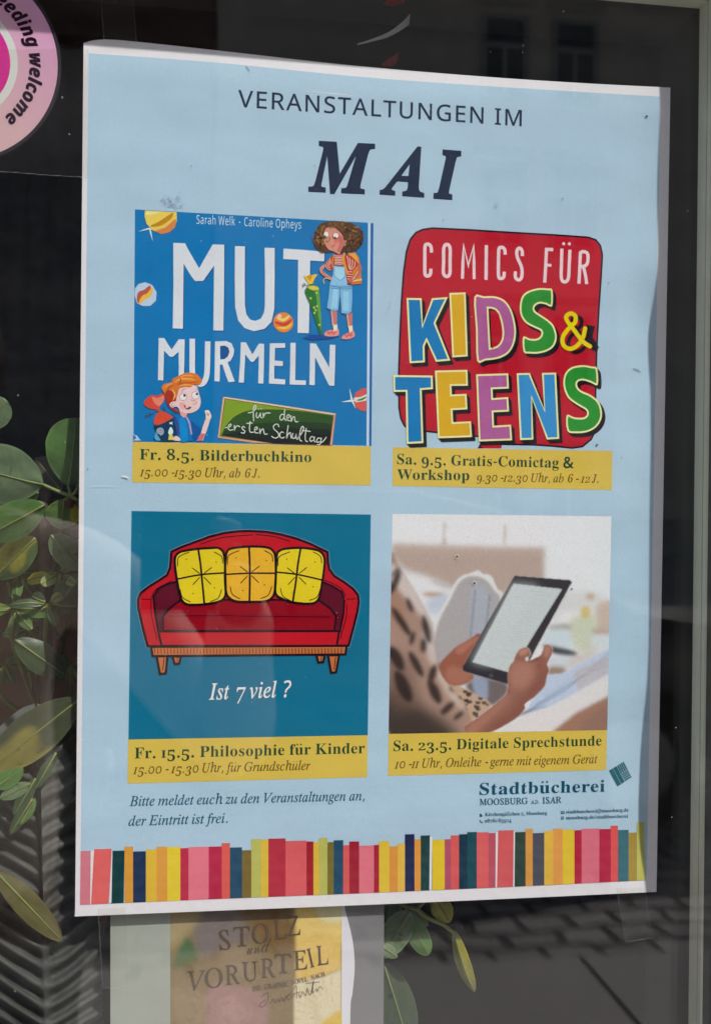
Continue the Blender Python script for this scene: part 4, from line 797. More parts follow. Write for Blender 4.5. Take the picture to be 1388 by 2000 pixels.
'-': [216, [27,154,27,206,189,206,189,154]],
'/': [250, [7,0,185,480,243,480,64,0]],
'?': [291, [94,135,94,153,99,197,106,215,117,232,150,267,191,304,203,319,212,333,216,349,218,367,212,396,197,417,171,430,136,435,105,432,78,426,29,406,8,453,36,466,67,477,102,484,140,486,197,478,239,455,265,417,274,369,272,341,264,317,253,297,237,278,195,240,161,208,151,194,145,180,141,146,141,135], [120,-9,104,-7,90,1,82,15,79,36,82,57,90,71,104,79,120,81,136,79,149,71,158,57,161,36,158,15,149,1,136,-7]],
},
'Q': {
'ß': [441, [122,362,122,0,60,0,60,362,64,409,77,447,99,477,143,506,197,516,229,512,260,503,289,486,312,463,327,432,332,393,330,370,325,351,309,322,292,299,287,287,285,272,288,256,297,241,327,215,362,188,378,171,391,152,400,129,403,100,399,69,386,42,366,21,340,6,307,-4,269,-7,237,-5,207,1,182,10,164,20,187,74,217,58,238,52,265,50,297,53,321,64,337,81,342,104,339,123,330,139,300,167,264,194,248,209,235,227,226,247,223,272,224,291,230,306,247,329,264,353,270,368,272,388,266,420,250,442,226,455,197,459,164,453,141,435,127,405]],
'@': [676, [355,-135,284,-130,221,-114,167,-88,122,-53,87,-8,61,46,45,109,40,179,46,248,61,309,87,363,123,408,167,444,220,470,281,486,349,492,415,486,472,469,522,442,562,407,594,366,617,319,631,268,635,215,631,142,625,107,615,76,599,49,579,28,551,15,517,11,476,17,457,24,441,36,429,50,423,68,420,68,408,48,388,30,361,17,326,13,285,18,251,35,224,62,204,96,192,137,188,182,193,226,207,265,228,297,257,322,291,338,330,343,360,340,385,331,404,319,416,306,419,306,419,335,474,335,474,110,476,91,485,74,499,63,518,59,540,63,557,76,568,97,576,127,580,166,581,215,577,259,567,301,548,339,523,373,490,402,450,424,402,438,347,442,292,438,242,424,199,402,164,372,135,334,115,289,102,236,98,178,102,119,115,66,135,21,165,-17,201,-46,246,-68,298,-81,357,-85,412,-80,458,-69,489,-59,504,-107,464,-120,411,-131], [329,65,359,68,382,78,400,95,412,118,419,148,422,185,419,221,411,249,399,269,381,282,358,289,331,292,305,288,283,277,265,260,252,239,244,213,242,185,244,154,251,125,262,101,279,81,301,69]],
},
}

# ------------------------------------------------------------------ shop front: wall, window, dark interior
REVEAL = 0.10
XJ = at(1279, 480, YP).x + (YP + REVEAL) * SUN_DIR.x / -SUN_DIR.y      # right jamb: its shadow falls on the sheet's right margin
ZL_ = at(60, 75, 0.0008).z + (0.0008 + REVEAL) * SUN_DIR.z / -SUN_DIR.y    # lintel: its shadow falls on the sheet's top margin
X0, Z0 = -0.95, -0.42
GROUND = -1.30

m_wall = mat('plaster', (0.42, 0.39, 0.34), 0.9, 0.1, 0.12, 9, 0.4, 90)
m_frame = mat('dark_grey_frame_paint', (0.055, 0.057, 0.058), 0.45, 0.4, 0.1, 30)
m_spacer = mat('spacer_aluminium', (0.62, 0.63, 0.50), 0.42, 0.4, 0.08, 40, 0.15, 300)
m_spacer2 = mat('spacer_groove', (0.40, 0.40, 0.32), 0.5, 0.3, 0.1, 40)
m_seal = mat('edge_sealant', (0.10, 0.105, 0.10), 0.7, 0.2, 0.25, 60, 0.3, 120)
m_glass = clear_mat('window_glass', 0.037, (0.99, 0.99, 0.99))
m_dusty = clear_mat('dusty_window_glass', 0.037, (0.99, 0.99, 0.99), 0.006, 0.0, (0.6, 0.6, 0.58), True)
m_dark = mat('dark_room_wall', (0.012, 0.012, 0.012), 0.95, 0.05, 0.3, 12, 0.3, 40)  # near-black colour stands in for the darkness of the unlit room
m_ledge = mat('dark_ledge', (0.02, 0.017, 0.015), 0.8, 0.1, 0.3, 20)

w = MB()
yo, yi = -REVEAL, 0.12
w.box((XJ, yo, GROUND), (XJ + 3.2, yi, 3.4), m_wall)
w.box((X0 - 3.2, yo, GROUND), (X0, yi, 3.4), m_wall)
w.box((X0, yo, ZL_), (XJ, yi, 3.4), m_wall)
w.box((X0, yo, GROUND), (XJ, yi, Z0), m_wall)
tag(w.build('shop_wall', bevel=0.004), 'pale plastered shop wall around the display window', 'wall')

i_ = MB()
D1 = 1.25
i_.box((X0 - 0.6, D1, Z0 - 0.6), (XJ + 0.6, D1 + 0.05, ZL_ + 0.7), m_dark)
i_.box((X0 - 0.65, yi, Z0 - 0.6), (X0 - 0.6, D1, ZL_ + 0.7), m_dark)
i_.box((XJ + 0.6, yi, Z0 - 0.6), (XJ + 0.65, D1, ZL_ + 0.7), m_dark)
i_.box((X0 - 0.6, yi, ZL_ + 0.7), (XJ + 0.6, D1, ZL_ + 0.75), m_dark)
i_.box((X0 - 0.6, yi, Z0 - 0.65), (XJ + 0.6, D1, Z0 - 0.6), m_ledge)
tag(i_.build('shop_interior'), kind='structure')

win = empty('shop_window', (0, 0, Z0), 'double glazed shop window with a pale metal spacer bar, dark display behind it', 'window')
for y0, y1 in ((-0.004, 0.0), (-0.022, -0.018)):
    g = MB(); g.box((X0 + 0.002, y0, Z0 + 0.002), (XJ - 0.002, y1, ZL_ - 0.002), m_glass if y0 > -.01 else m_dusty); g.build('pane', win)
xs0 = at(1354, 1000, -0.0044).x
xs1 = xs0 + 0.0012
zs0 = at(1355, 16, -0.0044).z
zs1 = zs0 + 0.0012
s = MB()
s.box((xs0, -0.0177, Z0 + 0.02), (xs1, -0.0044, zs1), m_spacer)
s.box((X0 + 0.02, -0.0177, zs0), (xs0, -0.0044, zs1), m_spacer)
s.box((xs0 - 0.0002, -0.0145, Z0 + 0.02), (xs0, -0.0139, zs0), m_spacer2)
s.box((X0 + 0.02, -0.0145, zs0 - 0.0002), (xs0 - 0.0002, -0.0139, zs0), m_spacer2)
lean = lambda b: setattr(b, 'v', [(x - (.007 * (z - .21) if x > xs0 - .001 and x < xs1 + .0001 else 0), y, z) for x, y, z in b.v])   # the unit sits a touch crooked against the poster
lean(s); s.build('spacer_bar', win)
s = MB()
s.box((xs1, -0.0172, Z0 + 0.003), (XJ - 0.003, -0.0046, ZL_ - 0.003), m_seal)
s.box((X0 + 0.003, -0.0172, zs1), (xs1, -0.0046, ZL_ - 0.003), m_seal)
lean(s); s.build('edge_seal', win)
s = MB()
t = 0.05
s.box((X0, 0.001, Z0), (X0 + t, 0.06, ZL_), m_frame)
s.box((xs1 + 0.004, 0.001, Z0), (XJ, 0.06, ZL_), m_frame)
s.box((X0 + t, 0.001, zs1 + 0.004), (xs1 + 0.004, 0.06, ZL_), m_frame)
s.box((X0 + t, 0.001, Z0), (xs1 + 0.004, 0.06, Z0 + t), m_frame)
s.build('frame', win, bevel=0.002)

# ------------------------------------------------------------------ the street the glass reflects
def cobble_mat(name, a, b, mortar, sx, sy, mort, dist):
    m = bpy.data.materials.new(name); m.use_nodes = True
    nt = m.node_tree; p = nt.nodes['Principled BSDF']; p.inputs['Roughness'].default_value = 0.85
    p.inputs['Specular IOR Level'].default_value = 0.2
    tc = nt.nodes.new('ShaderNodeTexCoord')
    n = nt.nodes.new('ShaderNodeTexNoise'); n.inputs['Scale'].default_value = 3.0
    va = nt.nodes.new('ShaderNodeVectorMath'); va.operation = 'MULTIPLY_ADD'; va.inputs[1].default_value = (dist,) * 3
    nt.links.new(tc.outputs['Object'], n.inputs['Vector']); nt.links.new(n.outputs['Color'], va.inputs[0]); nt.links.new(tc.outputs['Object'], va.inputs[2])
    br = nt.nodes.new('ShaderNodeTexBrick')
    br.inputs['Scale'].default_value = 1.0
    br.inputs['Brick Width'].default_value, br.inputs['Row Height'].default_value = sx, sy
    br.inputs['Mortar Size'].default_value = mort
    br.inputs['Mortar Smooth'].default_value = 0.6
    br.inputs['Color1'].default_value, br.inputs['Color2'].default_value, br.inputs['Mortar'].default_value = (*a, 1), (*b, 1), (*mortar, 1)
    nt.links.new(va.outputs[0], br.inputs['Vector'])
    nt.links.new(br.outputs['Color'], p.inputs['Base Color'])
    bp = nt.nodes.new('ShaderNodeBump'); bp.inputs['Distance'].default_value = 0.02; bp.inputs['Strength'].default_value = 0.8; bp.invert = True
    nt.links.new(br.outputs['Fac'], bp.inputs['Height']); nt.links.new(bp.outputs[0], p.inputs['Normal'])
    return m


m_cob = cobble_mat('cobbles', (0.46, 0.42, 0.405), (0.29, 0.27, 0.26), (0.11, 0.10, 0.095), 0.19, 0.14, 0.022, 0.16)
m_slab = cobble_mat('paving_slabs', (0.44, 0.41, 0.395), (0.40, 0.375, 0.36), (0.13, 0.115, 0.11), 0.9, 0.75, 0.012, 0.0)
g = MB(); g.box((-60, -70, GROUND - 0.1), (60, -REVEAL, GROUND), m_cob); tag(g.build('street'), kind='structure')
g = MB(); g.box((-30, -2.95, GROUND), (30, -REVEAL, GROUND + 0.012), m_slab); tag(g.build('pavement'), kind='structure')

m_fac = mat('ochre_render', (0.80, 0.64, 0.50), 0.9, 0.1, 0.12, 2.0)
m_trim = mat('stone_trim', (0.42, 0.39, 0.34), 0.85, 0.1, 0.1, 3.0)
m_wglass = mat('dark_window_glass', (0.06, 0.062, 0.068), 0.3, 0.5)
m_roof = mat('clay_roof', (0.16, 0.07, 0.045), 0.85, 0.1, 0.2, 3.0)
FY = -27.0


def refl(x, y, D):
    """where the mirrored sight line of pixel (x, y) meets the plane D out in the street"""
    d = ROT @ Vector(((x - IW / 2) / FPX, (IH / 2 - y) / FPX, -1.0))
    k = (-D - CAM_LOC.y) / d.y
    return Vector((CAM_LOC.x + d.x * k, D, CAM_LOC.z + d.z * k))


bl = empty('town_house', (4.0, FY, GROUND), 'ochre town house with white framed tall windows across the street, mirrored in the glass', 'building')
XL = refl(420, 500, FY).x
b = MB(); b.box((XL, FY - 9, GROUND), (38, FY, 13.6), m_fac)
b.box((XL, FY, GROUND), (38, FY + 0.12, GROUND + 1.0), m_trim)
b.box((XL, FY, 13.2), (38, FY + 0.45, 13.6), m_trim)
b.build('wall', bl)
b = MB(); b.add([(XL, FY + 0.8, 13.6), (39, FY + 0.8, 13.6), (39, FY - 4.5, 17.5), (XL, FY - 4.5, 17.5), (39, FY - 9.8, 13.6), (XL, FY - 9.8, 13.6)],
                [(0, 1, 2, 3), (3, 2, 4, 5), (0, 3, 5), (1, 4, 2), (0, 5, 4, 1)], m_roof); b.build('roof', bl)
wx, wz = refl(985, 30, FY).x, refl(985, 30, FY).z
step = refl(1122, 30, FY).x - wx
first = None
for r_ in range(4):
    for c_ in (0, 1, 4, 5, 6, 7):
        x, zt = wx + c_ * step, wz - r_ * 3.7
        a = MB()
        if first is None:
            W2, HH = 0.62, 2.15
            for lo, hi in (((-W2, 0, -HH), (-W2 + .14, .1, 0)), ((W2 - .14, 0, -HH), (W2, .1, 0)), ((-W2 + .14, 0, -.14), (W2 - .14, .1, 0)), ((-W2 + .14, 0, -HH), (W2 - .14, .1, -HH + .12)),
                           ((-W2 + .14, 0, -.86), (W2 - .14, .09, -.72)), ((-.05, 0, -HH + .12), (.05, .085, -.86))):
                a.box((x + lo[0], FY + lo[1], zt + lo[2]), (x + hi[0], FY + hi[1], zt + hi[2]), m_trim)
            a.box((x - W2 - .15, FY, zt + .22), (x + W2 + .15, FY + .16, zt + .36), m_trim)
            fr = a.build('window', bl)
            p_ = MB(); p_.box((x - W2 + .1, FY + .002, zt - HH + .1), (x + W2 - .1, FY + .03, zt - .1), m_wglass)
            pn = p_.build('glazing', fr)
            first = (fr, pn, x, zt)
        else:
            fr = first[0].copy(); COL.objects.link(fr); fr.parent = bl
            fr.location = (x - first[2], 0, zt - first[3])
            pn = first[1].copy(); COL.objects.link(pn); pn.parent = fr

db = empty('timber_barn', (XL - 8, FY, GROUND), 'dark brown boarded barn beside the ochre house across the street, mirrored in the glass', 'building')
m_board = mat('dark_boards', (0.36, 0.31, 0.29), 0.9, 0.1, 0.25, 4.0)
b = MB(); b.box((XL - 22, FY - 9, GROUND), (XL - 0.05, FY - 0.4, 11.0), m_board)
for k in range(44): b.box((XL - 22 + k * .5, FY - 0.4, GROUND), (XL - 21.96 + k * .5, FY - 0.36, 11.0), m_board)
b.build('wall', db)
b = MB(); b.add([(XL - 22.5, FY + .2, 11.0), (XL - .05, FY + .2, 11.0), (XL - .05, FY - 4.5, 17.8), (XL - 22.5, FY - 4.5, 17.8), (XL - .05, FY - 9.2, 11.0), (XL - 22.5, FY - 9.2, 11.0)], [(0, 1, 2, 3), (3, 2, 4, 5), (0, 3, 5), (1, 4, 2), (0, 5, 4, 1)], m_roof)
b.build('roof', db)

# parked car, seen only as a dark shape in the glass
m_paint = mat('dark_grey_car_paint', (0.05, 0.048, 0.048), 0.55, 0.3, 0.2, 3)
m_tyre = mat('tyre_rubber', (0.02, 0.02, 0.02), 0.85, 0.2)
m_rim = mat('alloy_rim', (0.35, 0.35, 0.36), 0.4, 0.5, metal=0.6)
m_plastic = mat('grey_bumper_plastic', (0.09, 0.088, 0.088), 0.7, 0.3)
m_lamp = mat('headlamp_cover', (0.5, 0.5, 0.5), 0.15, 0.6)
CX, CY = 0.75, -5.06
car = empty('parked_car', (CX, CY, GROUND), 'dark grey parked car at the kerb, mirrored low in the glass', 'car')
prof = [(a, b_ * .9) for a, b_ in [(-2.1, .32), (-2.15, .62), (-2.05, .95), (-1.75, 1.05), (-1.45, 1.58), (-1.1, 1.68), (.35, 1.70), (.75, 1.60), (1.30, 1.12), (1.95, 1.0), (2.1, .78), (2.12, .42), (2.05, .3)]]
wheels = (-1.32, 1.30)


def arch(cx):
    return [(cx + .37 * math.cos(a), .32 + .37 * math.sin(a)) for a in np.linspace(0, math.pi, 11)]


low = [(2.05, .3)] + arch(1.30) + arch(-1.32) + [(-2.1, .32)]
outline = prof[:-1] + low[:-1]
V, F = [], []
n = len(outline)
for sgn in (-1, 1):
    for a, b_ in outline:
        tuck = max(0, (b_ - 1.05)) * 0.32
        V.append((CX + a, CY + sgn * (0.86 - tuck), GROUND + b_))
tris = delaunay_2d_cdt([Vector(q) for q in outline], [], [list(range(n))[::-1]], 0, 1e-6)
ft = [f for f, o in zip(tris[2], tris[5]) if o]
F += [tuple(f) for f in ft] + [tuple(n + j for j in f[::-1]) for f in ft]
F += [(i, (i + 1) % n, n + (i + 1) % n, n + i) for i in range(n)]
b = MB(); b.add(V, F, m_paint); b.build('body', car, bevel=0.03)
for x0, x1 in ((1.75, 2.16), (-2.19, -1.8)):
    b = MB(); b.box((CX + x0, CY - .885, GROUND + .28), (CX + x1, CY + .885, GROUND + .55), m_plastic); b.build('bumper', car, bevel=0.05)
for sgn in (-1, 1):
    b = MB(); b.box((CX - .9, CY + sgn * .87 - .02, GROUND + .26), (CX + .88, CY + sgn * .87 + .02, GROUND + .36), m_plastic); b.build('sill', car, bevel=0.01)
    for x0, x1, x2, x3 in ((-1.5, -.25, -.25, -1.32), (-.2, .98, .62, -.2)):
        b = MB()
        q = [(x0, 1.0), (x1, 1.0), (x2, 1.42), (x3, 1.42)]
        v = [(CX + a, CY + sgn * (0.872 - max(0, c - 1.05) * 0.32), GROUND + c) for a, c in q]
        v += [(a, y - sgn * .01, c) for a, y, c in v]
        b.add(v, [(0, 1, 2, 3), (7, 6, 5, 4)], m_wglass)
        b.build('window', car)
for a in wheels:
    for sgn in (-1, 1):
        y0, y1 = CY + sgn * .62, CY + sgn * .85
        b = MB(); b.tube([(CX + a, y0, GROUND + .32), (CX + a + 1e-4, y1, GROUND + .32)], .32, m_tyre, 28); wh = b.build('wheel', car, bevel=0.02)
        b = MB(); b.tube([(CX + a, y1, GROUND + .32), (CX + a + 1e-4, y1 + sgn * .012, GROUND + .32)], .2, m_rim, 20); b.build('rim', wh)
for sgn in (-1, 1):
    b = MB(); b.box((CX + 1.9, CY + sgn * .62 - .2, GROUND + .72), (CX + 2.125, CY + sgn * .62 + .2, GROUND + .86), m_lamp); b.build('headlight', car, bevel=0.03)

# the person taking the picture, seen only as a dark shape in the glass
m_skin = mat('skin', (0.22, 0.14, 0.11), 0.55, 0.3, 0.06, 40)
m_jacket = mat('pale_jacket_cloth', (0.70, 0.62, 0.56), 0.9, 0.1, 0.2, 120, 0.3, 300)
m_jeans = mat('dark_denim', (0.03, 0.035, 0.05), 0.9, 0.1, 0.2, 150, 0.3, 400)
m_hair = mat('dark_brown_hair', (0.05, 0.04, 0.035), 0.6, 0.3, 0.3, 80, 0.4, 200)
m_shoe = mat('black_shoe', (0.02, 0.02, 0.02), 0.6, 0.3)
m_phone = mat('black_phone', (0.015, 0.015, 0.016), 0.3, 0.5)
PO = Vector((-0.25, -1.0, GROUND))
person = empty('person', PO, 'person in a pale jacket and jeans holding up a phone on the pavement', 'person')


def skinned(name, chains, m, parent, sub=2):
    """chains of (point, radius); a point given as an index continues from that joint"""
    v, e, r = [], [], []
    for ch in chains:
        prev = None
        for q in ch:
            if isinstance(q, int):
                prev = q
                continue
            p_, rad = q
            v.append(Vector(p_)); r.append(rad)
            if prev is not None: e.append((prev, len(v) - 1))
            prev = len(v) - 1
    me = bpy.data.meshes.new(name)
    bpy.context.view_layer.update()
    org = parent.matrix_world.translation
    me.from_pydata([tuple(q - org) for q in v], e, [])
    me.materials.append(m)
    o = bpy.data.objects.new(name, me); COL.objects.link(o); o.parent = parent
    s_ = o.modifiers.new('skin', 'SKIN'); s_.use_smooth_shade = True
    for i, rad in enumerate(r):
        me.skin_vertices[0].data[i].radius = rad if isinstance(rad, tuple) else (rad, rad)
    me.skin_vertices[0].data[0].use_root = True
    d_ = o.modifiers.new('smooth', 'SUBSURF'); d_.levels = d_.render_levels = sub
    return o


PXo = -0.25
def J(x, y, z): return (PXo + x, y, z)
ARM = {1: [J(.195, -.985, .10), J(.27, -.95, .0), J(.38, -.89, -.125), J(.365, -.78, .0), (.113, -.655, .105)],
       -1: [J(-.175, -.985, .105), J(-.205, -.985, -.02), J(-.225, -.985, -.15), J(-.225, -.955, -.27), J(-.225, -.93, -.37)]}
PALM = {1: (.100, -.612, .128), -1: J(-.225, -.905, -.455)}
body = [[(J(0, -1.0, -.36), (.13, .10)), (J(0, -1.0, -.2), (.12, .09)), (J(0, -1.0, 0), (.145, .10)), (J(0, -1.0, .12), (.12, .085)), (J(0, -.99, .185), .055), (J(0, -.975, .235), .055), (J(0, -.96, .275), (.066, .078)), (J(0, -.965, .345), (.074, .092)), (J(0, -.97, .395), (.05, .06))]]
for s in (-1, 1):
    a = ARM[s]
    body.append([3, (a[0], .055), (a[1], .045), (a[2], .038), (a[3], .032), (a[4], .024), (PALM[s], (.03, .016))])
for s in (-1, 1):
    body.append([0, (J(s * .085, -1.0, -.43), .085), (J(s * .095, -.99, -.84), .055), (J(s * .10, -1.01, -1.2), .038), (J(s * .105, -.92, -1.265), .034)])
skinned('body', body, m_skin, person)
jk = [[(J(0, -1.0, -.40), (.165, .125)), (J(0, -1.0, -.2), (.155, .12)), (J(0, -1.0, 0), (.17, .13)), (J(0, -1.0, .12), (.14, .10)), (J(0, -.992, .17), .075)]]
for s in (-1, 1):
    a = ARM[s]
    jk.append([3, (a[0], .072), (a[1], .06), (a[2], .053), (a[3], .045), (a[3].__class__(Vector(a[4]).lerp(Vector(a[3]), .12)), .038)])
skinned('jacket', jk, m_jacket, person)
skinned('trousers', [[(J(0, -1.0, -.38), (.145, .11)), (J(.085, -1.0, -.46), .1), (J(.095, -.99, -.84), .07), (J(.10, -1.01, -1.2), .058)], [0, (J(-.085, -1.0, -.46), .1), (J(-.095, -.99, -.84), .07), (J(-.10, -1.01, -1.2), .058)]], m_jeans, person)
for s in (-1, 1):
    skinned('shoe', [[(J(s * .10, -1.03, -1.245), (.042, .042)), (J(s * .103, -.95, -1.255), (.045, .034)), (J(s * .107, -.87, -1.265), (.036, .024))]], m_shoe, person)
skinned('hair', [[(J(0, -1.0, .31), (.07, .06)), (J(0, -1.0, .37), (.082, .082)), (J(0, -.985, .415), (.07, .07)), (J(0, -.955, .425), (.05, .04))]], m_hair, person)
for k in range(4):
    z = .172 - k * .021
    skinned('finger', [[(Vector(PALM[1]) + Vector((.004, .006, z - .13)), .0095), ((.101, -.588, z), .009), ((.091, -.5715, z + .004), .008), ((.079, -.5625, z + .005), .007)]], m_skin, person, 1)
    q = Vector(PALM[-1]) + Vector((0, .018 - k * .017, -.03))
    ln = (.030, .036, .038, .032)[k]
    skinned('finger', [[(q, .0095), (q + Vector((.004, .004, -ln)), .009), (q + Vector((.014, .005, -ln * 1.8)), .008), (q + Vector((.026, .004, -ln * 2.2)), .007)]], m_skin, person, 1)
skinned('thumb', [[((.108, -.618, .125), .012), ((.093, -.597, .112), .010), ((.070, -.5855, .122), .008)]], m_skin, person, 1)
q = Vector(PALM[-1])
skinned('thumb', [[(q + Vector((.004, .026, .02)), .012), (q + Vector((.016, .042, -.012)), .010), (q + Vector((.022, .045, -.042)), .008)]], m_skin, person, 1)
for s in (-1, 1):
    b = MB(); b.tube([J(s * .03, -.876, .325), J(s * .03, -.8755, .325001)], .012, ink((230, 226, 220)), 12); b.build('eye', person)
b = MB(); b.box((.048 - .037, -.577, .09), (.048 + .037, -.5685, .245), m_phone)
tag(b.build('smartphone', bevel=0.003), 'black smartphone held up in one hand by the person', 'phone')

# ------------------------------------------------------------------ the event poster
WHITE = (214, 213, 216)
poster = empty('event_poster', at(715, 1765, YP), 'large blue monthly events poster with four pictures and yellow captions, taped inside the window', 'poster')


def poly_at(line, t):
    """point at share t of a polyline, by horizontal or vertical run"""
    ax = 0 if abs(line[-1][0] - line[0][0]) > abs(line[-1][1] - line[0][1]) else 1
    k = line[0][ax] + (line[-1][ax] - line[0][ax]) * t
    return (float(np.interp(k, [q[ax] for q in line], [q[0] for q in line])) if ax else k,
            k if ax else float(np.interp(k, [q[ax] for q in line], [q[1] for q in line])))


def coons(pr, top, right, bottom, left, nx, ny, m, h):
    top, right, bottom, left = [spline([uv(p) for p in l], False, 8) for l in (top, right, bottom, left)]
    pts = []
    c00, c10, c01, c11 = Vector(top[0]), Vector(top[-1]), Vector(bottom[0]), Vector(bottom[-1])
    for j in range(ny + 1):
        t = j / ny
        L, R = Vector(poly_at(left, t)), Vector(poly_at(right, t))
        for i in range(nx + 1):
            s = i / nx
            s = 1 - (1 - s) ** 1.6
            T, B = Vector(poly_at(top, s)), Vector(poly_at(bottom, s))
            q = T * (1 - t) + B * t + L * (1 - s) + R * s - (c00 * (1 - s) * (1 - t) + c10 * s * (1 - t) + c01 * (1 - s) * t + c11 * s * t)
            pts.append(tuple(q))
    w_ = nx + 1
    f = [(j * w_ + i, (j + 1) * w_ + i, (j + 1) * w_ + i + 1, j * w_ + i + 1) for j in range(ny) for i in range(nx)]
    pr.add([surf(p[0], p[1], h) for p in pts], f, m)
    return pts, f, w_


m_paper = mat('poster_paper', tuple(min(.84, v * KP) for v in lin(WHITE)), 0.7, 0.15, 0.03, 500, 0.05, 900)
TOP = [(163, 84), (188, 78), (240, 79), (420, 98), (690, 128), (950, 150), (1150, 163), (1308, 171)]
RIGHT = [(1308, 171), (1302, 300), (1301, 450), (1297, 550), (1291, 650), (1290.5, 720), (1291, 800), (1290, 1000), (1288, 1180), (1286, 1260), (1281, 1400), (1276, 1500), (1274, 1600), (1275.5, 1660), (1281, 1742)]
BOTTOM = [(147, 1790), (420, 1779), (700, 1768), (1000, 1755), (1281, 1742)]
LEFT = [(163, 84), (159, 350), (156.5, 700), (153.5, 1050), (150.5, 1400), (147, 1790)]
pr = Print(0)
coons(pr, TOP, RIGHT, BOTTOM, LEFT, 150, 170, m_paper, 0.0)
sheet = pr.build('sheet', poster)
sm = sheet.modifiers.new('thickness', 'SOLIDIFY'); sm.thickness = 0.0002; sm.offset = -1
pr = Print(0)
coons(pr, [(174, 104), (420, 122), (690, 149), (950, 168), (1277, 188)], [(1277, 188), (1273, 300), (1273, 450), (1270, 550), (1265.5, 650), (1265.5, 720), (1267, 800), (1267, 1000), (1266, 1180), (1264.5, 1260), (1260, 1400), (1256, 1500), (1255, 1600), (1257, 1660), (1262, 1719)],
      [(157, 1768), (420, 1756), (700, 1745), (1000, 1732), (1262, 1719)], [(174, 104), (168.5, 350), (166.5, 700), (164.5, 1100), (161.5, 1440), (157, 1768)], 140, 160, ink((165, 192, 209), 0.085), 0.00003)
pr.build('printed_field', poster, smooth=True)

NAVY, GREEN, BROWN = (34, 46, 68), (32, 72, 52), (104, 80, 36)
TEAL = (34, 84, 108)
BASE = 0.00010
pr = Print(BASE); line_px(pr, 'S', 'VERANSTALTUNGEN IM', (465, 208.5), (1018, 246.5), 32, NAVY, sp=0.045, bold=0.004); pr.build('heading', poster)
pr = Print(BASE)
line_px(pr, 'X', 'M', (602, 371), (732, 377), 93, (34, 46, 68), bold=0.018)
line_px(pr, 'X', 'A', (741, 377), (828, 383), 91, (34, 46, 68), bold=0.016)
line_px(pr, 'X', 'I', (846, 384), (898, 387.5), 89, (34, 46, 68), bold=0.022)
pr.build('month_title', poster)

# ---- the four yellow captions
YEL = (203, 178, 80)


def caption(quad, rows, label):
    p = Print(BASE)
    p.grid([uv(q) for q in quad], 60, 6, ink(YEL, 0.05))
    c = p.build('caption', poster)
    c['label'] = label
    p = Print(BASE + 0.00003)
    for a in rows:
        line_px(p, *a[:6], **a[6])
    p.build('lettering', c)


O_ = dict(old=True)
caption([(259.5, 863), (724, 872), (723.5, 948), (258, 942)],
        [('B', 'Fr. 8.5. Bilderbuchkino', (273, 897.5), (608, 902.5), 21.5, GREEN, dict(old=True, sp=.012)),
         ('T', '15.00 -15.30 Uhr, ab 6 J.', (273, 930), (507, 933), 17.5, BROWN, dict(old=True, sp=.008, bold=.006))], 'yellow caption for the picture book cinema')
caption([(767, 873.5), (1195, 881), (1194, 957), (766, 949)],
        [('B', 'Sa. 9.5. Gratis-Comictag &', (775, 906.5), (1120, 914), 21, GREEN, dict(old=True, sp=.012)),
         ('B', 'Workshop', (775, 936.5), (916, 938), 21, GREEN, dict(sp=.012)),
         ('T', '9.30 -12.30 Uhr, ab 6 - 12 J.', (930, 940), (1168, 943), 16.5, BROWN, dict(old=True, sp=.008, bold=.006))], 'yellow caption for the comic day')
caption([(250.5, 1444.5), (717.5, 1436), (717, 1518), (249.5, 1530.5)],
        [('B', 'Fr. 15.5. Philosophie für Kinder', (263, 1481.5), (712, 1471), 22, GREEN, dict(old=True, sp=.012)),
         ('T', '15.00 - 15.30 Uhr, für Grundschüler', (260, 1512), (606, 1503.5), 18, BROWN, dict(old=True, sp=.008, bold=.006))], 'yellow caption for children\'s philosophy')
caption([(758.5, 1433.5), (1184.5, 1426), (1183, 1504), (757.5, 1515.5)],
        [('B', 'Sa. 23.5. Digitale Sprechstunde', (768, 1467), (1174, 1456), 21, GREEN, dict(old=True, sp=.012)),
         ('T', '10 -11 Uhr, Onleihe - gerne mit eigenem Gerät', (770, 1501), (1166, 1490.5), 17.5, BROWN, dict(old=True, sp=.006, bold=.006))], 'yellow caption for the digital help hour')

pr = Print(BASE)
line_px(pr, 'T', 'Bitte meldet euch zu den Veranstaltungen an,', (253, 1574.5), (712, 1563), 19, TEAL, sp=.008, bold=0.006)
line_px(pr, 'T', 'der Eintritt ist frei.', (251, 1613), (445, 1607), 19, TEAL, sp=.008, bold=0.006)
pr.build('note', poster)

# ---- library block: name, address, emblem
pr = Print(0.0002)
line_px(pr, 'B', 'Stadtbücherei', (936, 1552.5), (1180, 1546), 24, (24, 78, 98), sp=.02)
line_px(pr, 'T', 'MOOSBURG', (936, 1572.5), (1030, 1570), 12, (24, 78, 98), shear=-.28, bold=.008)
line_px(pr, 'T', 'A.D.', (1036, 1570), (1052.5, 1569.5), 7, (24, 78, 98), shear=-.28, bold=.008)
line_px(pr, 'T', 'ISAR', (1058.5, 1569.5), (1096, 1568), 12, (24, 78, 98), shear=-.28, bold=.008)
line_px(pr, 'B', 'Kirchengäßchen 2, Moosburg', (946.5, 1594), (1067.5, 1591), 7, TEAL, old=True)
line_px(pr, 'B', '08761/63524', (946, 1606.5), (998, 1605), 7, TEAL, old=True)
line_px(pr, 'B', 'stadtbuecherei@moosburg.de', (1104.5, 1589), (1226.5, 1585), 7, TEAL)
line_px(pr, 'B', 'moosburg.de/stadtbuecherei', (1104.5, 1600.5), (1225.5, 1597), 7, TEAL)
pr.poly(ZL([(68, 458), (80, 462), (88, 470), (90, 484), (70, 486)]), TEAL)
pr.stroke(ZL([(70, 512), (76, 528), (92, 532)]), 3.2 * MM / 2, TEAL)
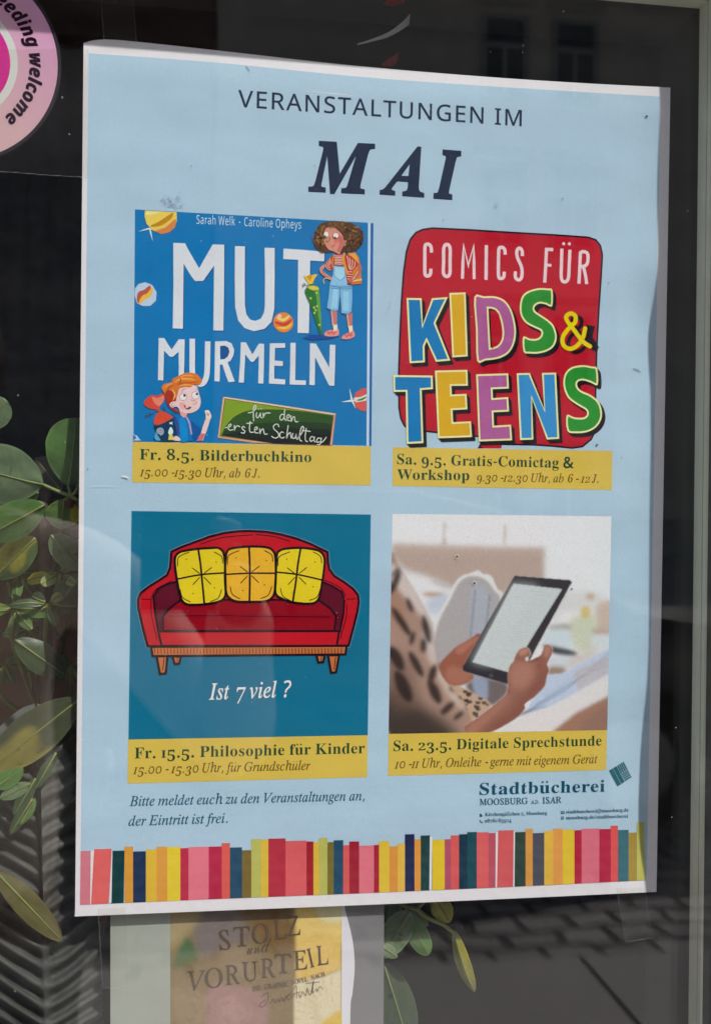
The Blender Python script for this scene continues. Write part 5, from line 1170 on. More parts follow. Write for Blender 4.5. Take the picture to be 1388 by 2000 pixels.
pr.poly(ZL([(733, 438), (763, 437), (763, 460), (734, 461)]), TEAL)
pr.stroke(ZL([(737, 443), (748, 451), (759, 442)]), 0.9 * MM, (166, 196, 215), curve=False)
pr.disc(ZL((747, 495)), 3.4 * MM, TEAL)
pr.stroke(ZL([(736, 495), (758, 494)]), 0.7 * MM, (166, 196, 215)); pr.stroke(ZL([(747, 484), (747, 506)]), 0.7 * MM, (166, 196, 215))
pr.build('address', poster)
pr = Print(0.0002)
e0, e1, e2, e3 = [Vector(q) for q in (ZL((1129, 105)), ZL((1250, 32)), ZL((1317, 158)), ZL((1198, 236)))]


def em(a0, a1, b0, b1):
    q = lambda a, b_: tuple((e0 * (1 - a) + e1 * a) * (1 - b_) + (e3 * (1 - a) + e2 * a) * b_)
    pr.grid([q(a0, b0), q(a1, b0), q(a1, b1), q(a0, b1)], 6, 6, ink((40, 96, 108)))


em(0, .245, 0, 1); em(.275, .5, 0, 1)
for k in range(4):
    em(.535 + k * .122, .535 + k * .122 + .088, 0, .5)
    em(.535, .535 + 3 * .122 + .088, .535 + k * .122, .535 + k * .122 + .088)
pr.build('emblem', poster)

# ---- row of printed book spines along the bottom
BK = [(62, 105, 798, (206, 112, 126)), (120, 195, 790, (224, 92, 88)), (195, 250, 797, (22, 58, 60)), (250, 287, 780, (220, 150, 42)), (287, 342, 800, (33, 50, 80)),
      (342, 388, 792, (222, 180, 45)), (388, 434, 780, (220, 150, 54)), (434, 490, 781, (224, 196, 40)), (490, 525, 786, (190, 40, 68)), (525, 612, 781, (224, 108, 126)),
      (612, 668, 779, (188, 36, 68)), (668, 703, 764, (222, 84, 72)), (703, 755, 783, (38, 72, 96)), (755, 795, 795, (122, 102, 44)), (795, 838, 747, (182, 182, 84)),
      (838, 868, 749, (218, 182, 50)), (868, 942, 745, (186, 44, 62)), (942, 1032, 755, (218, 86, 90)), (1032, 1062, 757, (166, 28, 44)), (1062, 1086, 760, (218, 182, 50)),
      (1086, 1122, 742, (182, 182, 84)), (1122, 1149, 760, (122, 108, 40)), (1149, 1190, 752, (34, 72, 98)), (1190, 1216, 773, (218, 84, 78)), (1216, 1258, 757, (166, 30, 48)),
      (1258, 1322, 775, (222, 106, 122)), (1322, 1347, 772, (172, 30, 50))]
BK2 = [(0, 43, 735, (222, 186, 45)), (43, 78, 757, (218, 142, 52)), (78, 108, 745, (224, 178, 60)), (108, 148, 706, (34, 42, 76)), (148, 174, 727, (222, 146, 55)),
       (174, 212, 711, (30, 62, 62)), (222, 274, 730, (222, 192, 30)), (274, 300, 727, (178, 72, 98)), (300, 334, 711, (218, 82, 82)), (334, 368, 706, (25, 52, 68)),
       (368, 408, 697, (28, 72, 82)), (408, 457, 698, (222, 88, 88)), (457, 488, 701, (188, 74, 92)), (497, 563, 690, (212, 82, 86)), (567, 612, 697, (48, 66, 58)),
       (612, 642, 683, (218, 150, 58)), (642, 690, 701, (72, 74, 86)), (690, 728, 692, (224, 178, 55)), (728, 767, 683, (224, 150, 64)), (767, 816, 687, (224, 192, 40)),
       (816, 846, 689, (188, 30, 58)), (846, 920, 683, (218, 102, 122)), (920, 968, 684, (188, 36, 68)), (968, 998, 670, (222, 78, 78)), (998, 1042, 688, (58, 100, 112)),
       (1042, 1077, 699, (160, 136, 58)), (1077, 1106, 655, (180, 180, 84))]
pr = Print(0.00014)
base_y = lambda x: float(np.interp(x, [157, 420, 700, 1000, 1262], [1767.5, 1756, 1745, 1732, 1719]))
random.seed(3)
for ox, oy, sc, rows in ((130, 1300, 2.203, BK), (740, 1300, 2.142, BK2)):
    for x0, x1, yt, c in rows:
        xa, xb, y = ox + x0 / sc, ox + x1 / sc, oy + yt / sc
        dx = {120: -6.3, 195: -1.6, 62: -1.5, 497: -2.0}.get(x0, 0.0)
        dxr = {120: -6.3, 62: -.8, 1077: 3.2}.get(x0, dx if x0 in (195,) else 0)
        sl = (xb - xa) * -0.024
        q = [uv((xa, y)), uv((xb, y + sl)), uv((xb + dxr, base_y(xb + dxr))), uv((xa + dx, base_y(xa + dx)))]
        g_ = sum(c) / 3; c = tuple(int(v * .84 + g_ * .16) if max(c) > 120 else v + 4 for v in c)
        pr.grid(q, max(2, int((xb - xa) / (5 if xb < 1170 else 1.6))), 26, ink(c))
pr.poly([uv(p) for p in [(177.5, 1663), (184, 1660), (178, 1767), (176.5, 1767)]], WHITE)
pr.poly([uv(p) for p in [(839, 1634), (844, 1634), (841.5, 1737.6), (838, 1737.8)]], WHITE)
pr.poly([uv(p) for p in [(967.5, 1627), (972, 1624), (969.8, 1733), (967, 1733.2)]], WHITE)
pr.poly([uv(p) for p in [(1002.5, 1623), (1005, 1625), (1004, 1731.7), (1001.5, 1731.8)]], WHITE)
pr.poly([uv(p) for p in [(218.5, 1660), (220, 1662), (218, 1763), (213.5, 1763.6)]], WHITE)
pr.build('book_row', poster)

# ================================================================== picture 1: picture-book cover
CB = (4, 114, 173)
pr = Print(0.00006)
pr.grid([uv(q) for q in [(264, 409), (718.5, 435), (715.5, 870.5), (261, 862.5)]], 12, 12, ink(CB, 0.06))
pr.grid([uv(q) for q in [(718.5, 435), (723.5, 435.5), (720.5, 870.8), (715.5, 870.5)]], 1, 10, ink((186, 206, 222)))
pr.grid([uv(q) for q in [(723.5, 435.5), (729, 436), (725, 871), (720.5, 870.8)]], 1, 10, ink((24, 96, 158)))
pic = pr.build('picture', poster); pic['label'] = 'blue picture book cover with white lettering and two drawn children'
LW = (206, 212, 216)
p = Print(0.00010)
MUT = [[(274, 262), (338, 264), (356, 300), (414, 400), (470, 300), (488, 270), (550, 272), (549, 500), (545, 738), (491, 736), (493, 560), (495, 385), (450, 448), (436, 468), (392, 469), (370, 440), (330, 375), (328, 560), (326, 728), (271, 725), (275, 500)],
       [(608, 279), (662, 281), (661, 450), (662, 600), (670, 650), (690, 678), (718, 685), (748, 672), (765, 640), (770, 600), (771, 450), (768, 288), (823, 290), (823, 450), (821, 620), (806, 690), (768, 728), (710, 741), (660, 724), (625, 682), (609, 610), (607, 450)],
       [(871, 293), (980, 300), (1092, 310), (1091, 362), (1015, 358), (1012, 560), (1008, 752), (947, 750), (949, 560), (950, 354), (869, 350)]]
MUR = [[(195, 55), (226, 57), (245, 90), (265, 118), (285, 90), (304, 62), (336, 64), (334, 180), (330, 300), (302, 298), (304, 215), (303, 130), (272, 158), (256, 157), (224, 125), (222, 215), (220, 286), (191, 284)],
       [(500, 75), (560, 72), (590, 85), (604, 120), (600, 150), (585, 178), (568, 188), (588, 240), (607, 292), (573, 296), (556, 250), (540, 200), (527, 200), (526, 250), (525, 292), (497, 290), (499, 180)],
       [(640, 78), (668, 80), (702, 145), (738, 86), (766, 88), (765, 190), (762, 303), (734, 302), (736, 225), (737, 150), (708, 185), (694, 184), (664, 145), (660, 220), (656, 298), (628, 297), (636, 190)],
       [(797, 85), (880, 84), (880, 109), (825, 110), (823, 178), (868, 182), (867, 208), (821, 206), (820, 276), (880, 281), (880, 308), (792, 303)],
       [(908, 82), (937, 82), (936, 180), (934, 284), (992, 286), (992, 311), (904, 308), (907, 190)],
       [(1014, 85), (1046, 86), (1082, 150), (1118, 215), (1122, 92), (1152, 94), (1150, 200), (1146, 315), (1118, 314), (1080, 236), (1042, 160), (1041, 235), (1040, 312), (1011, 310), (1013, 200)]]
UU = [(377, 60), (377, 150), (377, 235), (386, 280), (410, 304), (436, 300), (452, 270), (458, 220), (461, 74)]
SH = (6, 78, 138)
off = lambda pts, d: [(a + d, b_ + d) for a, b_ in pts]
for l in MUT: p.poly(ZA(off(l, 5)), SH)
for l in MUR: p.poly(ZB(off(l, 4)), SH)
p.stroke(ZB(off(UU, 4)), 10.3 * MM, SH, cap=False)
for l in MUT: p.poly(ZA(l), LW)
for k, l in enumerate(MUR):
    if k == 1:
        p.ring(ZB(l), ZB([(527, 100), (552, 97), (572, 108), (578, 130), (570, 155), (552, 170), (528, 172)]), LW)
    else:
        p.poly(ZB(l), LW)
p.stroke(ZB(UU), 10.3 * MM, LW, cap=False)
line_px(p, 'N', 'Sarah Welk', (384, 437), (459, 440.5), 17, (190, 214, 228), sp=.03)
p.disc(uv((468, 434)), 1.3 * MM, (190, 214, 228))
line_px(p, 'N', 'Caroline Opheys', (477, 441.5), (588, 447), 17, (190, 214, 228), sp=.03)
p.build('lettering', pic)


def marble(fn, c, r, base, bands, spark=None):
    q = Print(0.00022)
    q.disc(fn(c), r * MM, base, n=30)
    for pts, wd, col in bands: q.stroke(fn(pts), wd * MM, col, taper=True)
    q.stroke(fn([(c[0] - r * 1.4, c[1] - r * 1.2), (c[0] - r * .6, c[1] - r * 1.7)]), 2.0 * MM, (232, 232, 226), taper=True)
    if spark:
        for pts in spark: q.stroke(fn(pts), 2.6 * MM, (214, 228, 236), taper=True, curve=False)
    q.build('drawn_marble', pic)


q = Print(0.00022)
q.poly(ZA([(120, 86), (292, 96), (294, 140), (280, 180), (250, 205), (210, 214), (165, 195), (130, 160), (119, 120)]), (226, 198, 88))
q.poly(ZA([(120, 110), (150, 112), (205, 95), (130, 90)]), (236, 222, 140))
q.stroke(ZA([(150, 172), (200, 158), (250, 125), (274, 100)]), 9 * MM, (186, 134, 30), taper=True)
q.stroke(ZA([(160, 190), (220, 178), (265, 140), (286, 112)]), 6 * MM, (228, 190, 90), taper=True)
q.poly(ZA([(170, 198), (230, 180), (275, 140), (293, 130), (285, 172), (255, 203), (212, 214)]), (206, 128, 72))
for s_ in ([(86, 200), (140, 185), (165, 190)], [(162, 250), (150, 200), (146, 178)], [(146, 170), (150, 190)]): q.stroke(ZA(s_), 3 * MM, (206, 226, 236), taper=True, curve=False)
q.build('drawn_marble', pic)
q = Print(0.00022)
q.poly(ZA([(64, 545), (66, 510), (85, 485), (120, 475), (160, 490), (184, 530), (180, 575), (150, 603), (110, 605), (78, 590)]), (176, 196, 214))
q.stroke(ZA([(85, 590), (95, 545), (125, 530), (150, 495)]), 12 * MM, (178, 84, 66), taper=True)
q.stroke(ZA([(90, 592), (112, 560), (140, 545), (162, 505)]), 9 * MM, (230, 178, 66), taper=True)
q.stroke(ZA([(120, 478), (150, 485)]), 2 * MM, (236, 236, 236), taper=True, curve=False)
q.build('drawn_marble', pic)
q = Print(0.00022)
c_ = ZA((870, 693))
q.disc(c_, 19 * MM, (218, 128, 58), n=30)
q.stroke(ZA([(830, 665), (870, 680), (905, 655)]), 5.5 * MM, (236, 204, 110), taper=True)
q.stroke(ZA([(822, 690), (875, 705), (918, 675)]), 6.5 * MM, (190, 62, 52), taper=True)
q.stroke(ZA([(835, 722), (885, 722), (916, 700)]), 5 * MM, (238, 190, 70), taper=True)
q.disc(ZA((850, 660)), 4 * MM, (240, 190, 160))
q.build('drawn_marble', pic)
q = Print(0.00022)
q.poly(ZB([(1320, 328), (1290, 332), (1262, 352), (1248, 390), (1262, 430), (1290, 450), (1318, 453)]), (206, 88, 80))
q.poly(ZB([(1250, 380), (1290, 375), (1321, 360), (1320, 395), (1262, 405)]), (212, 214, 206))
q.stroke(ZB([(1262, 395), (1295, 388), (1320, 374)]), 4 * MM, (60, 130, 70), taper=True)
for s_ in ([(1185, 403), (1235, 396), (1275, 392)], [(1228, 330), (1240, 390), (1262, 440)]): q.stroke(ZB(s_), 4.2 * MM, (206, 228, 238), taper=True, curve=False)
q.build('drawn_marble', pic)

# chalkboard
q = Print(0.00022)
q.poly(ZS([(135, 74), (700, 158), (1265, 244), (1246, 410), (1228, 568), (630, 549), (430, 540), (78, 490), (105, 290)]), (116, 74, 40))
q.poly(ZS([(138, 76), (700, 160), (1263, 246), (1258, 262), (700, 176), (150, 92)]), (214, 196, 170))
q.poly(ZS([(132, 78), (150, 86), (96, 484), (80, 486)]), (206, 170, 134))
q.poly(ZS([(80, 488), (97, 474), (640, 546), (430, 538)]), (206, 152, 112))
q.poly(ZS([(1262, 248), (1244, 262), (1204, 562), (1226, 566)]), (204, 150, 124))
q.poly(ZS([(156, 100), (700, 184), (1236, 262), (1222, 400), (1204, 560), (640, 546), (104, 468), (130, 285)]), (122, 152, 40))
q.poly(spline(ZS([(112, 466), (160, 372), (240, 282), (350, 226), (480, 206), (700, 206), (950, 226), (1234, 266)]), False, 5) + ZS([(1204, 560), (640, 546)]), (48, 82, 36))
q.poly(spline(ZS([(114, 466), (200, 395), (420, 350), (700, 330), (1000, 330), (1226, 350)]), False, 5) + ZS([(1204, 560), (640, 546)]), (36, 60, 34))
q.poly(spline(ZS([(116, 466), (300, 425), (600, 405), (900, 395), (1220, 410)]), False, 5) + ZS([(1204, 560), (640, 546)]), (28, 40, 32))
q.poly(spline(ZS([(360, 500), (600, 470), (900, 455), (1212, 470)]), False, 5) + ZS([(1204, 560), (640, 546)]), (26, 30, 30))
board = q.build('drawn_chalkboard', pic)
CHALK = [[(385, 238), (412, 234), (440, 220), (460, 195), (463, 172), (452, 164), (440, 182), (436, 230), (439, 318)], [(470, 238), (465, 270), (474, 288), (490, 278), (508, 240), (508, 275), (522, 290)], [(534, 240), (536, 286), (546, 256), (566, 240), (605, 240)],
         [(742, 258), (722, 252), (703, 278), (707, 306), (726, 308), (739, 290)], [(750, 206), (747, 260), (747, 296), (764, 314)], [(768, 292), (792, 285), (800, 266), (786, 256), (772, 275), (776, 308), (800, 318)], [(815, 268), (816, 322), (832, 285), (848, 278), (852, 312), (866, 330), (884, 324)],
         [(155, 386), (185, 384), (212, 366), (208, 350), (190, 362), (184, 392), (200, 412), (232, 406)], [(246, 364), (247, 412), (258, 382), (278, 368), (300, 378)], [(350, 384), (332, 374), (322, 392), (336, 408), (352, 424), (340, 442), (314, 436)], [(405, 325), (398, 380), (404, 430), (440, 432)], [(370, 344), (425, 340)],
         [(445, 412), (470, 404), (476, 386), (460, 382), (448, 406), (456, 436), (486, 440)], [(500, 398), (502, 446), (516, 412), (536, 402), (544, 440), (556, 454), (576, 448)],
         [(692, 378), (684, 356), (660, 352), (638, 374), (646, 404), (676, 430), (692, 462), (676, 486), (646, 490), (620, 474)], [(738, 436), (718, 430), (702, 452), (706, 482), (726, 492), (746, 482)], [(786, 364), (776, 430), (770, 490), (786, 450), (806, 438), (812, 470), (816, 492)],
         [(832, 444), (826, 478), (838, 496), (856, 484), (866, 452), (866, 490), (878, 506)], [(884, 492), (922, 440), (940, 396), (932, 374), (914, 396), (900, 460), (902, 508), (922, 522)], [(966, 394), (956, 470), (960, 516), (980, 526)], [(928, 414), (1006, 424)],
         [(1042, 484), (1020, 476), (1003, 500), (1011, 524), (1034, 514)], [(1050, 480), (1044, 512), (1058, 532)], [(1108, 498), (1088, 490), (1071, 512), (1080, 536), (1100, 526)], [(1118, 490), (1110, 540), (1096, 560), (1078, 556)], [(1112, 540), (1140, 520), (1166, 484)]]
q = Print(0.00032)
for l in CHALK: q.stroke(ZS(l), 1.75 * MM, (206, 214, 200), k=5)
for c_ in ((488, 200), (514, 198)): q.disc(ZS(c_), 1.1 * MM, (206, 214, 200), n=8)
q.build('chalk_lettering', pic)

# a generic drawn girl with curly hair, and her paper cone
SKIN, SKIN2, LINE_ = (206, 140, 120), (178, 104, 92), (70, 44, 40)
q = Print(0.00040)
q.poly(ZQ([(10, 1850), (120, 1800), (420, 1790), (560, 1820), (430, 1860), (150, 1880)]), (10, 76, 146))
q.poly(ZQ([(18, 905), (60, 925), (105, 895), (150, 905), (185, 888), (235, 895), (190, 950), (155, 1035), (105, 1040), (60, 975)]), (222, 182, 50))
q.poly(ZQ([(60, 930), (105, 900), (150, 912), (120, 1000)]), (196, 140, 30))
q.stroke(ZQ([(0, 1040), (20, 1060), (5, 1080), (40, 1050), (30, 1020), (60, 1060), (95, 1050)]), 1.0 * MM, (60, 56, 60))
q.smooth(ZQ([(40, 1150), (90, 1070), (150, 1048), (225, 1065), (258, 1110), (270, 1300), (285, 1500), (296, 1790), (270, 1790), (200, 1600), (110, 1330)]), (44, 110, 50), 4)
q.smooth(ZQ([(85, 1090), (150, 1060), (230, 1078), (250, 1120), (160, 1130)]), (204, 190, 76), 4)
q.poly(ZQ([(200, 1120), (255, 1130), (285, 1500), (290, 1760), (240, 1500)]), (96, 152, 66))
for c_ in ((215, 1170), (180, 1390), (225, 1370), (205, 1430), (185, 1470), (258, 1650), (130, 1250)): q.disc(ZQ(c_), 2.2 * MM, (170, 194, 96), n=10)
q.build('drawn_cone', pic)
q = Print(0.00046)
q.poly(ZQ([(690, 570), (800, 560), (850, 640), (880, 800), (895, 1030), (740, 1045), (690, 900)]), (206, 122, 44))          # rucksack
q.poly(ZQ([(700, 580), (790, 575), (830, 640), (845, 720)]), (228, 160, 62))
q.stroke(ZQ([(760, 990), (890, 970)]), 2.4 * MM, (236, 200, 130), curve=False); q.stroke(ZQ([(760, 1015), (890, 1000)]), 1.6 * MM, (214, 90, 50), curve=False)
for s_ in (((440, 1430), (525, 1430), (522, 1660), (462, 1660)), ((672, 1470), (755, 1470), (752, 1680), (700, 1690))):    # legs
    q.poly(ZQ(list(s_)), (186, 116, 112))
    q.stroke(ZQ([s_[0], s_[3]]), 3 * MM, (212, 156, 146), curve=False, cap=False)
for s_ in (((465, 1650), (528, 1645), (532, 1740), (470, 1740)), ((695, 1665), (755, 1660), (760, 1760), (705, 1760))): q.poly(ZQ(list(s_)), (222, 214, 180))
for s_ in ([(330, 1790), (360, 1745), (430, 1725), (500, 1740), (540, 1710), (552, 1750), (540, 1810), (430, 1825), (345, 1815)], [(592, 1840), (630, 1795), (700, 1765), (770, 1740), (790, 1800), (780, 1830), (700, 1865), (610, 1865)]):
    q.smooth(ZQ(s_), (216, 140, 136), 3)
for s_ in ([(380, 1745), (400, 1785), (440, 1750), (470, 1790), (500, 1755)], [(640, 1800), (670, 1830), (700, 1785), (730, 1820), (750, 1770)]): q.stroke(ZQ(s_), 1.8 * MM, (186, 60, 60), curve=False)
q.poly(ZQ([(420, 1000), (560, 1030), (750, 1060), (752, 1250), (740, 1450), (690, 1485), (590, 1475), (575, 1200), (560, 1240), (540, 1430), (470, 1440), (370, 1400), (400, 1200)]), (120, 178, 214))   # shorts
q.poly(ZQ([(470, 1100), (540, 1110), (520, 1400), (430, 1400)]), (146, 198, 226)); q.poly(ZQ([(620, 1150), (700, 1150), (700, 1440), (610, 1440)]), (142, 196, 226))
q.stroke(ZQ([(565, 1080), (568, 1240), (560, 1430)]), 1.0 * MM, (52, 92, 132)); q.stroke(ZQ([(375, 1400), (470, 1440), (545, 1432)]), 1.0 * MM, (60, 100, 140)); q.stroke(ZQ([(590, 1475), (690, 1487), (742, 1450)]), 1.0 * MM, (60, 100, 140))
q.poly(ZQ([(470, 600), (540, 585), (630, 590), (740, 620), (840, 720), (850, 745), (760, 830), (740, 1040), (660, 1020), (640, 760), (480, 760), (440, 840), (330, 770), (340, 730), (420, 640)]), (178, 62, 46))   # striped shirt
for k in range(6):
    y = 612 + k * 24
    q.stroke(ZQ([(492, y), (560, y + 5), (618, y)]), 1.15 * MM, (226, 206, 192))
for k in range(4):
    q.stroke(ZQ([(345 + k * 24, 735 - k * 27), (375 + k * 18, 800 - k * 26), (418, 830 - k * 38)]), 1.1 * MM, (226, 206, 192))
    q.stroke(ZQ([(672 + k * 40, 620 + k * 26), (690 + k * 32, 690 + k * 26), (700 + k * 8, 790 + k * 12)]), 1.1 * MM, (226, 206, 192))
    q.stroke(ZQ([(680, 850 + k * 36), (745, 855 + k * 36)]), 1.1 * MM, (226, 206, 192), curve=False)
q.poly(ZQ([(470, 760), (640, 770), (655, 900), (680, 1060), (420, 1050), (440, 960), (462, 900)]), (132, 186, 218))          # bib
q.poly(ZQ([(486, 785), (640, 790), (638, 930), (570, 985), (482, 915)]), (158, 204, 228))
q.stroke(ZQ([(486, 785), (482, 915), (570, 985), (638, 930), (640, 792)]), 0.8 * MM, (56, 96, 136), curve=False)
q.stroke(ZQ([(470, 762), (642, 772)]), 1.5 * MM, (70, 116, 156), curve=False)
q.stroke(ZQ([(425, 1062), (570, 1082), (750, 1075)]), 1.0 * MM, (52, 92, 132)); q.stroke(ZQ([(425, 1095), (570, 1110), (750, 1105)]), 0.8 * MM, (52, 92, 132))
q.stroke(ZQ([(478, 600), (455, 700), (462, 780)]), 3.0 * MM, (200, 128, 48)); q.stroke(ZQ([(632, 580), (620, 650), (645, 770), (680, 880)]), 4.2 * MM, (216, 146, 52))
q.stroke(ZQ([(320, 770), (285, 820), (320, 880), (430, 955)]), 6.0 * MM, SKIN); q.stroke(ZQ([(300, 830), (330, 890), (425, 965)]), 2.0 * MM, SKIN2)
q.stroke(ZQ([(860, 760), (868, 820), (800, 930), (715, 985)]), 6.5 * MM, SKIN2); q.stroke(ZQ([(835, 850), (790, 930), (755, 965)]), 1.4 * MM, (230, 190, 170))
q.stroke(ZQ([(330, 1030), (320, 980), (350, 950), (420, 960)]), 1.4 * MM, (206, 190, 120))
random.seed(11)
HAIR = [(330, 110), (450, 95), (600, 100), (730, 115), (820, 170), (890, 240), (925, 320), (900, 430), (850, 500), (760, 540), (680, 555), (600, 560), (560, 540), (350, 560), (290, 560), (220, 500), (175, 420), (180, 330), (200, 240), (250, 160)]
q.smooth(ZQ(HAIR), (88, 58, 38), 3)
q.smooth(ZQ([(330, 300), (340, 220), (400, 170), (440, 150), (520, 200), (600, 300), (625, 380), (665, 385), (660, 450), (615, 465), (580, 540), (555, 585), (470, 545), (390, 510), (330, 400)]), SKIN, 4)
q.smooth(ZQ([(500, 290), (590, 320), (620, 390), (600, 460), (570, 550), (520, 540), (560, 430)]), (188, 104, 98), 4)
q.disc(ZQ((505, 385)), 5 * MM, (212, 112, 104))
for k in range(300):
    t_ = random.uniform(0, 2 * math.pi); rr_ = random.uniform(.45, 1.04)
    a, b_ = 548 + 372 * rr_ * math.cos(t_), 335 + 232 * rr_ * math.sin(t_)
    if 325 < a < 640 and 165 < b_ < 620: continue
    if b_ > 560 or b_ < 100: continue
    r = random.uniform(12, 26)
    t0 = random.uniform(0, 6.28)
    pts = [(a + r * math.cos(t0 + t) * (1 - t / 9), b_ + r * math.sin(t0 + t) * (1 - t / 9)) for t in np.linspace(0, 4.4, 6)]
    lit_ = (b_ < 260) or a < 330
    q.stroke(ZQ(pts), random.uniform(1.0, 2.0) * MM, random.choice([(164, 120, 58), (140, 96, 50), (60, 38, 30), (178, 136, 70), (48, 30, 26), (98, 66, 40)] if lit_ else [(120, 82, 46), (48, 30, 26), (60, 38, 30), (146, 104, 54), (84, 56, 38)]), k=2, taper=True)
q.smooth(ZQ([(400, 115), (470, 95), (560, 110), (600, 180), (610, 260), (560, 230), (500, 180), (440, 148), (370, 180), (340, 230), (320, 200)]), (104, 70, 42), 3)
for k in range(26):
    a = random.uniform(350, 600); b_ = 110 + random.uniform(0, 60) + abs(a - 450) * .25
    q.stroke(ZQ([(a, b_), (a + 14, b_ + 6), (a + 20, b_ + 22)]), 1.2 * MM, random.choice([(150, 106, 52), (70, 44, 32), (126, 86, 46)]), k=2, taper=True)
for c_, rx, ry in (((360, 290), 4.4, 5.4), ((505, 308), 5.0, 4.8)):
    q.disc(ZQ(c_), rx * MM + .3 * MM, LINE_, ry * MM + .3 * MM, 18); q.disc(ZQ(c_), rx * MM, (232, 226, 214), ry * MM, 18)
q.disc(ZQ((348, 318)), 1.6 * MM, (60, 44, 40), n=10); q.disc(ZQ((496, 334)), 1.6 * MM, (60, 44, 40), n=10)
q.stroke(ZQ([(412, 330), (418, 360), (390, 395), (362, 385), (362, 365)]), .8 * MM, LINE_)
q.stroke(ZQ([(445, 468), (470, 465), (492, 435)]), .9 * MM, (150, 50, 50))
q.stroke(ZQ([(650, 390), (625, 420), (630, 455)]), .8 * MM, (150, 80, 70))
q.build('drawn_child', pic)

# a generic drawn boy with red hair and a bundle on his back
q = Print(0.00040)
q.poly(ZR([(5, 1065), (60, 1085), (120, 1160), (5, 1160)]), (170, 196, 220))
q.poly(ZR([(5, 1075), (40, 1090), (50, 1130), (5, 1150)]), (70, 110, 180))
q.smooth(ZR([(318, 930), (480, 900), (595, 830), (640, 930), (680, 1060), (680, 1165), (330, 1160), (350, 1050)]), (22, 60, 92), 3)
q.poly(ZR([(345, 1030), (320, 1110), (345, 1158), (420, 1160)]), (84, 160, 196))
q.smooth(ZR([(160, 590), (200, 530), (280, 475), (370, 485), (420, 455), (470, 465), (470, 560), (400, 650), (400, 700), (340, 690), (260, 680), (190, 640)]), (200, 74, 58), 4)
q.smooth(ZR([(280, 500), (370, 520), (460, 480), (462, 560), (395, 640), (330, 600)]), (216, 128, 104), 4)
q.smooth(ZR([(310, 900), (340, 790), (400, 730), (500, 740), (590, 800), (580, 830), (470, 890), (370, 925)]), (204, 76, 52), 4)
for s_ in ([(370, 760), (350, 900)], [(410, 745), (410, 900)], [(450, 745), (490, 860)]): q.stroke(ZR(s_), 1.6 * MM, (164, 48, 38), taper=True, curve=False)
q.stroke(ZR([(350, 700), (400, 720), (450, 715)]), 2.4 * MM, (166, 84, 60))
q.stroke(ZR([(170, 820), (210, 800), (215, 770), (190, 790), (250, 790), (270, 750), (245, 745), (260, 775), (330, 730)]), .8 * MM, (86, 66, 56))
q.stroke(ZR([(455, 705), (480, 690), (470, 665), (450, 680), (520, 740), (600, 770), (700, 740)]), .8 * MM, (70, 66, 80))
q.stroke(ZR([(405 + r * math.cos(t), 1020 + r * math.sin(t)) for t, r in zip(np.linspace(0, 14, 26), np.linspace(6, 58, 26))]), 1.5 * MM, (190, 196, 206), k=2)
q.smooth(ZR([(570, 955), (600, 1000), (600, 1050), (570, 1075), (530, 1050), (540, 1000)]), (206, 220, 216), 4)
q.poly(ZR([(545, 1070), (600, 1080), (620, 1150), (530, 1150)]), (214, 196, 74))
q.poly(ZR([(550, 880), (575, 890), (600, 870), (590, 900), (600, 920), (575, 912), (555, 915)]), (200, 220, 214))
q.smooth(ZR([(620, 800), (720, 770), (800, 800), (880, 860), (1030, 990), (1020, 1080), (900, 1160), (690, 1165), (660, 1000)]), (16, 110, 176), 3)
q.poly(ZR([(870, 860), (1020, 980), (1020, 1060), (930, 1150), (890, 1130), (880, 980)]), (28, 84, 150))
q.smooth(ZR([(700, 830), (780, 850), (820, 1000), (820, 1160), (720, 1160)]), (20, 132, 196), 4)
q.stroke(ZR([(625, 810), (670, 920), (690, 1060)]), 4.4 * MM, (60, 66, 130)); q.stroke(ZR([(800, 800), (850, 900), (880, 1060)]), 3.2 * MM, (170, 150, 180))
q.poly(ZR([(1090, 840), (1160, 850), (1110, 1010), (1050, 1160), (960, 1165), (1020, 1060), (1050, 950)]), (222, 196, 190))
q.poly(ZR([(1030, 1050), (1090, 1060), (1040, 1165), (960, 1165)]), (206, 106, 110))
q.smooth(ZR([(1085, 720), (1120, 700), (1150, 715), (1180, 790), (1160, 845), (1100, 840), (1095, 780)]), (224, 204, 194), 4)
q.stroke(ZR([(1110, 730), (1130, 780), (1150, 750)]), 1.0 * MM, (80, 60, 56)); q.disc(ZR((1100, 722)), 2.4 * MM, (226, 224, 226), n=10)
q.smooth(ZR([(600, 1150), (640, 1090), (700, 1120), (710, 1165)]), (222, 196, 186), 3)
q.poly(ZR([(690, 690), (800, 700), (820, 760), (770, 820), (720, 780)]), (216, 158, 150))
q.smooth(ZR([(690, 380), (800, 350), (940, 330), (985, 420), (1020, 560), (1000, 660), (940, 720), (840, 750), (740, 730), (660, 650), (590, 665), (550, 620), (570, 575), (640, 560), (660, 460)]), (222, 194, 192), 4)
q.smooth(ZR([(700, 600), (760, 590), (800, 640), (760, 700), (710, 660)]), (222, 166, 160), 4)
q.smooth(ZR([(430, 370), (470, 310), (580, 280), (600, 230), (700, 180), (800, 140), (930, 150), (1000, 200), (1040, 270), (980, 320), (930, 310), (860, 360), (760, 350), (700, 380), (670, 470), (640, 560), (570, 570), (540, 610), (500, 560), (480, 460)]), (206, 116, 50), 4)
q.smooth(ZR([(490, 430), (560, 400), (620, 470), (650, 560), (580, 580), (550, 640), (690, 720), (640, 730), (540, 650), (500, 560)]), (164, 52, 36), 4)
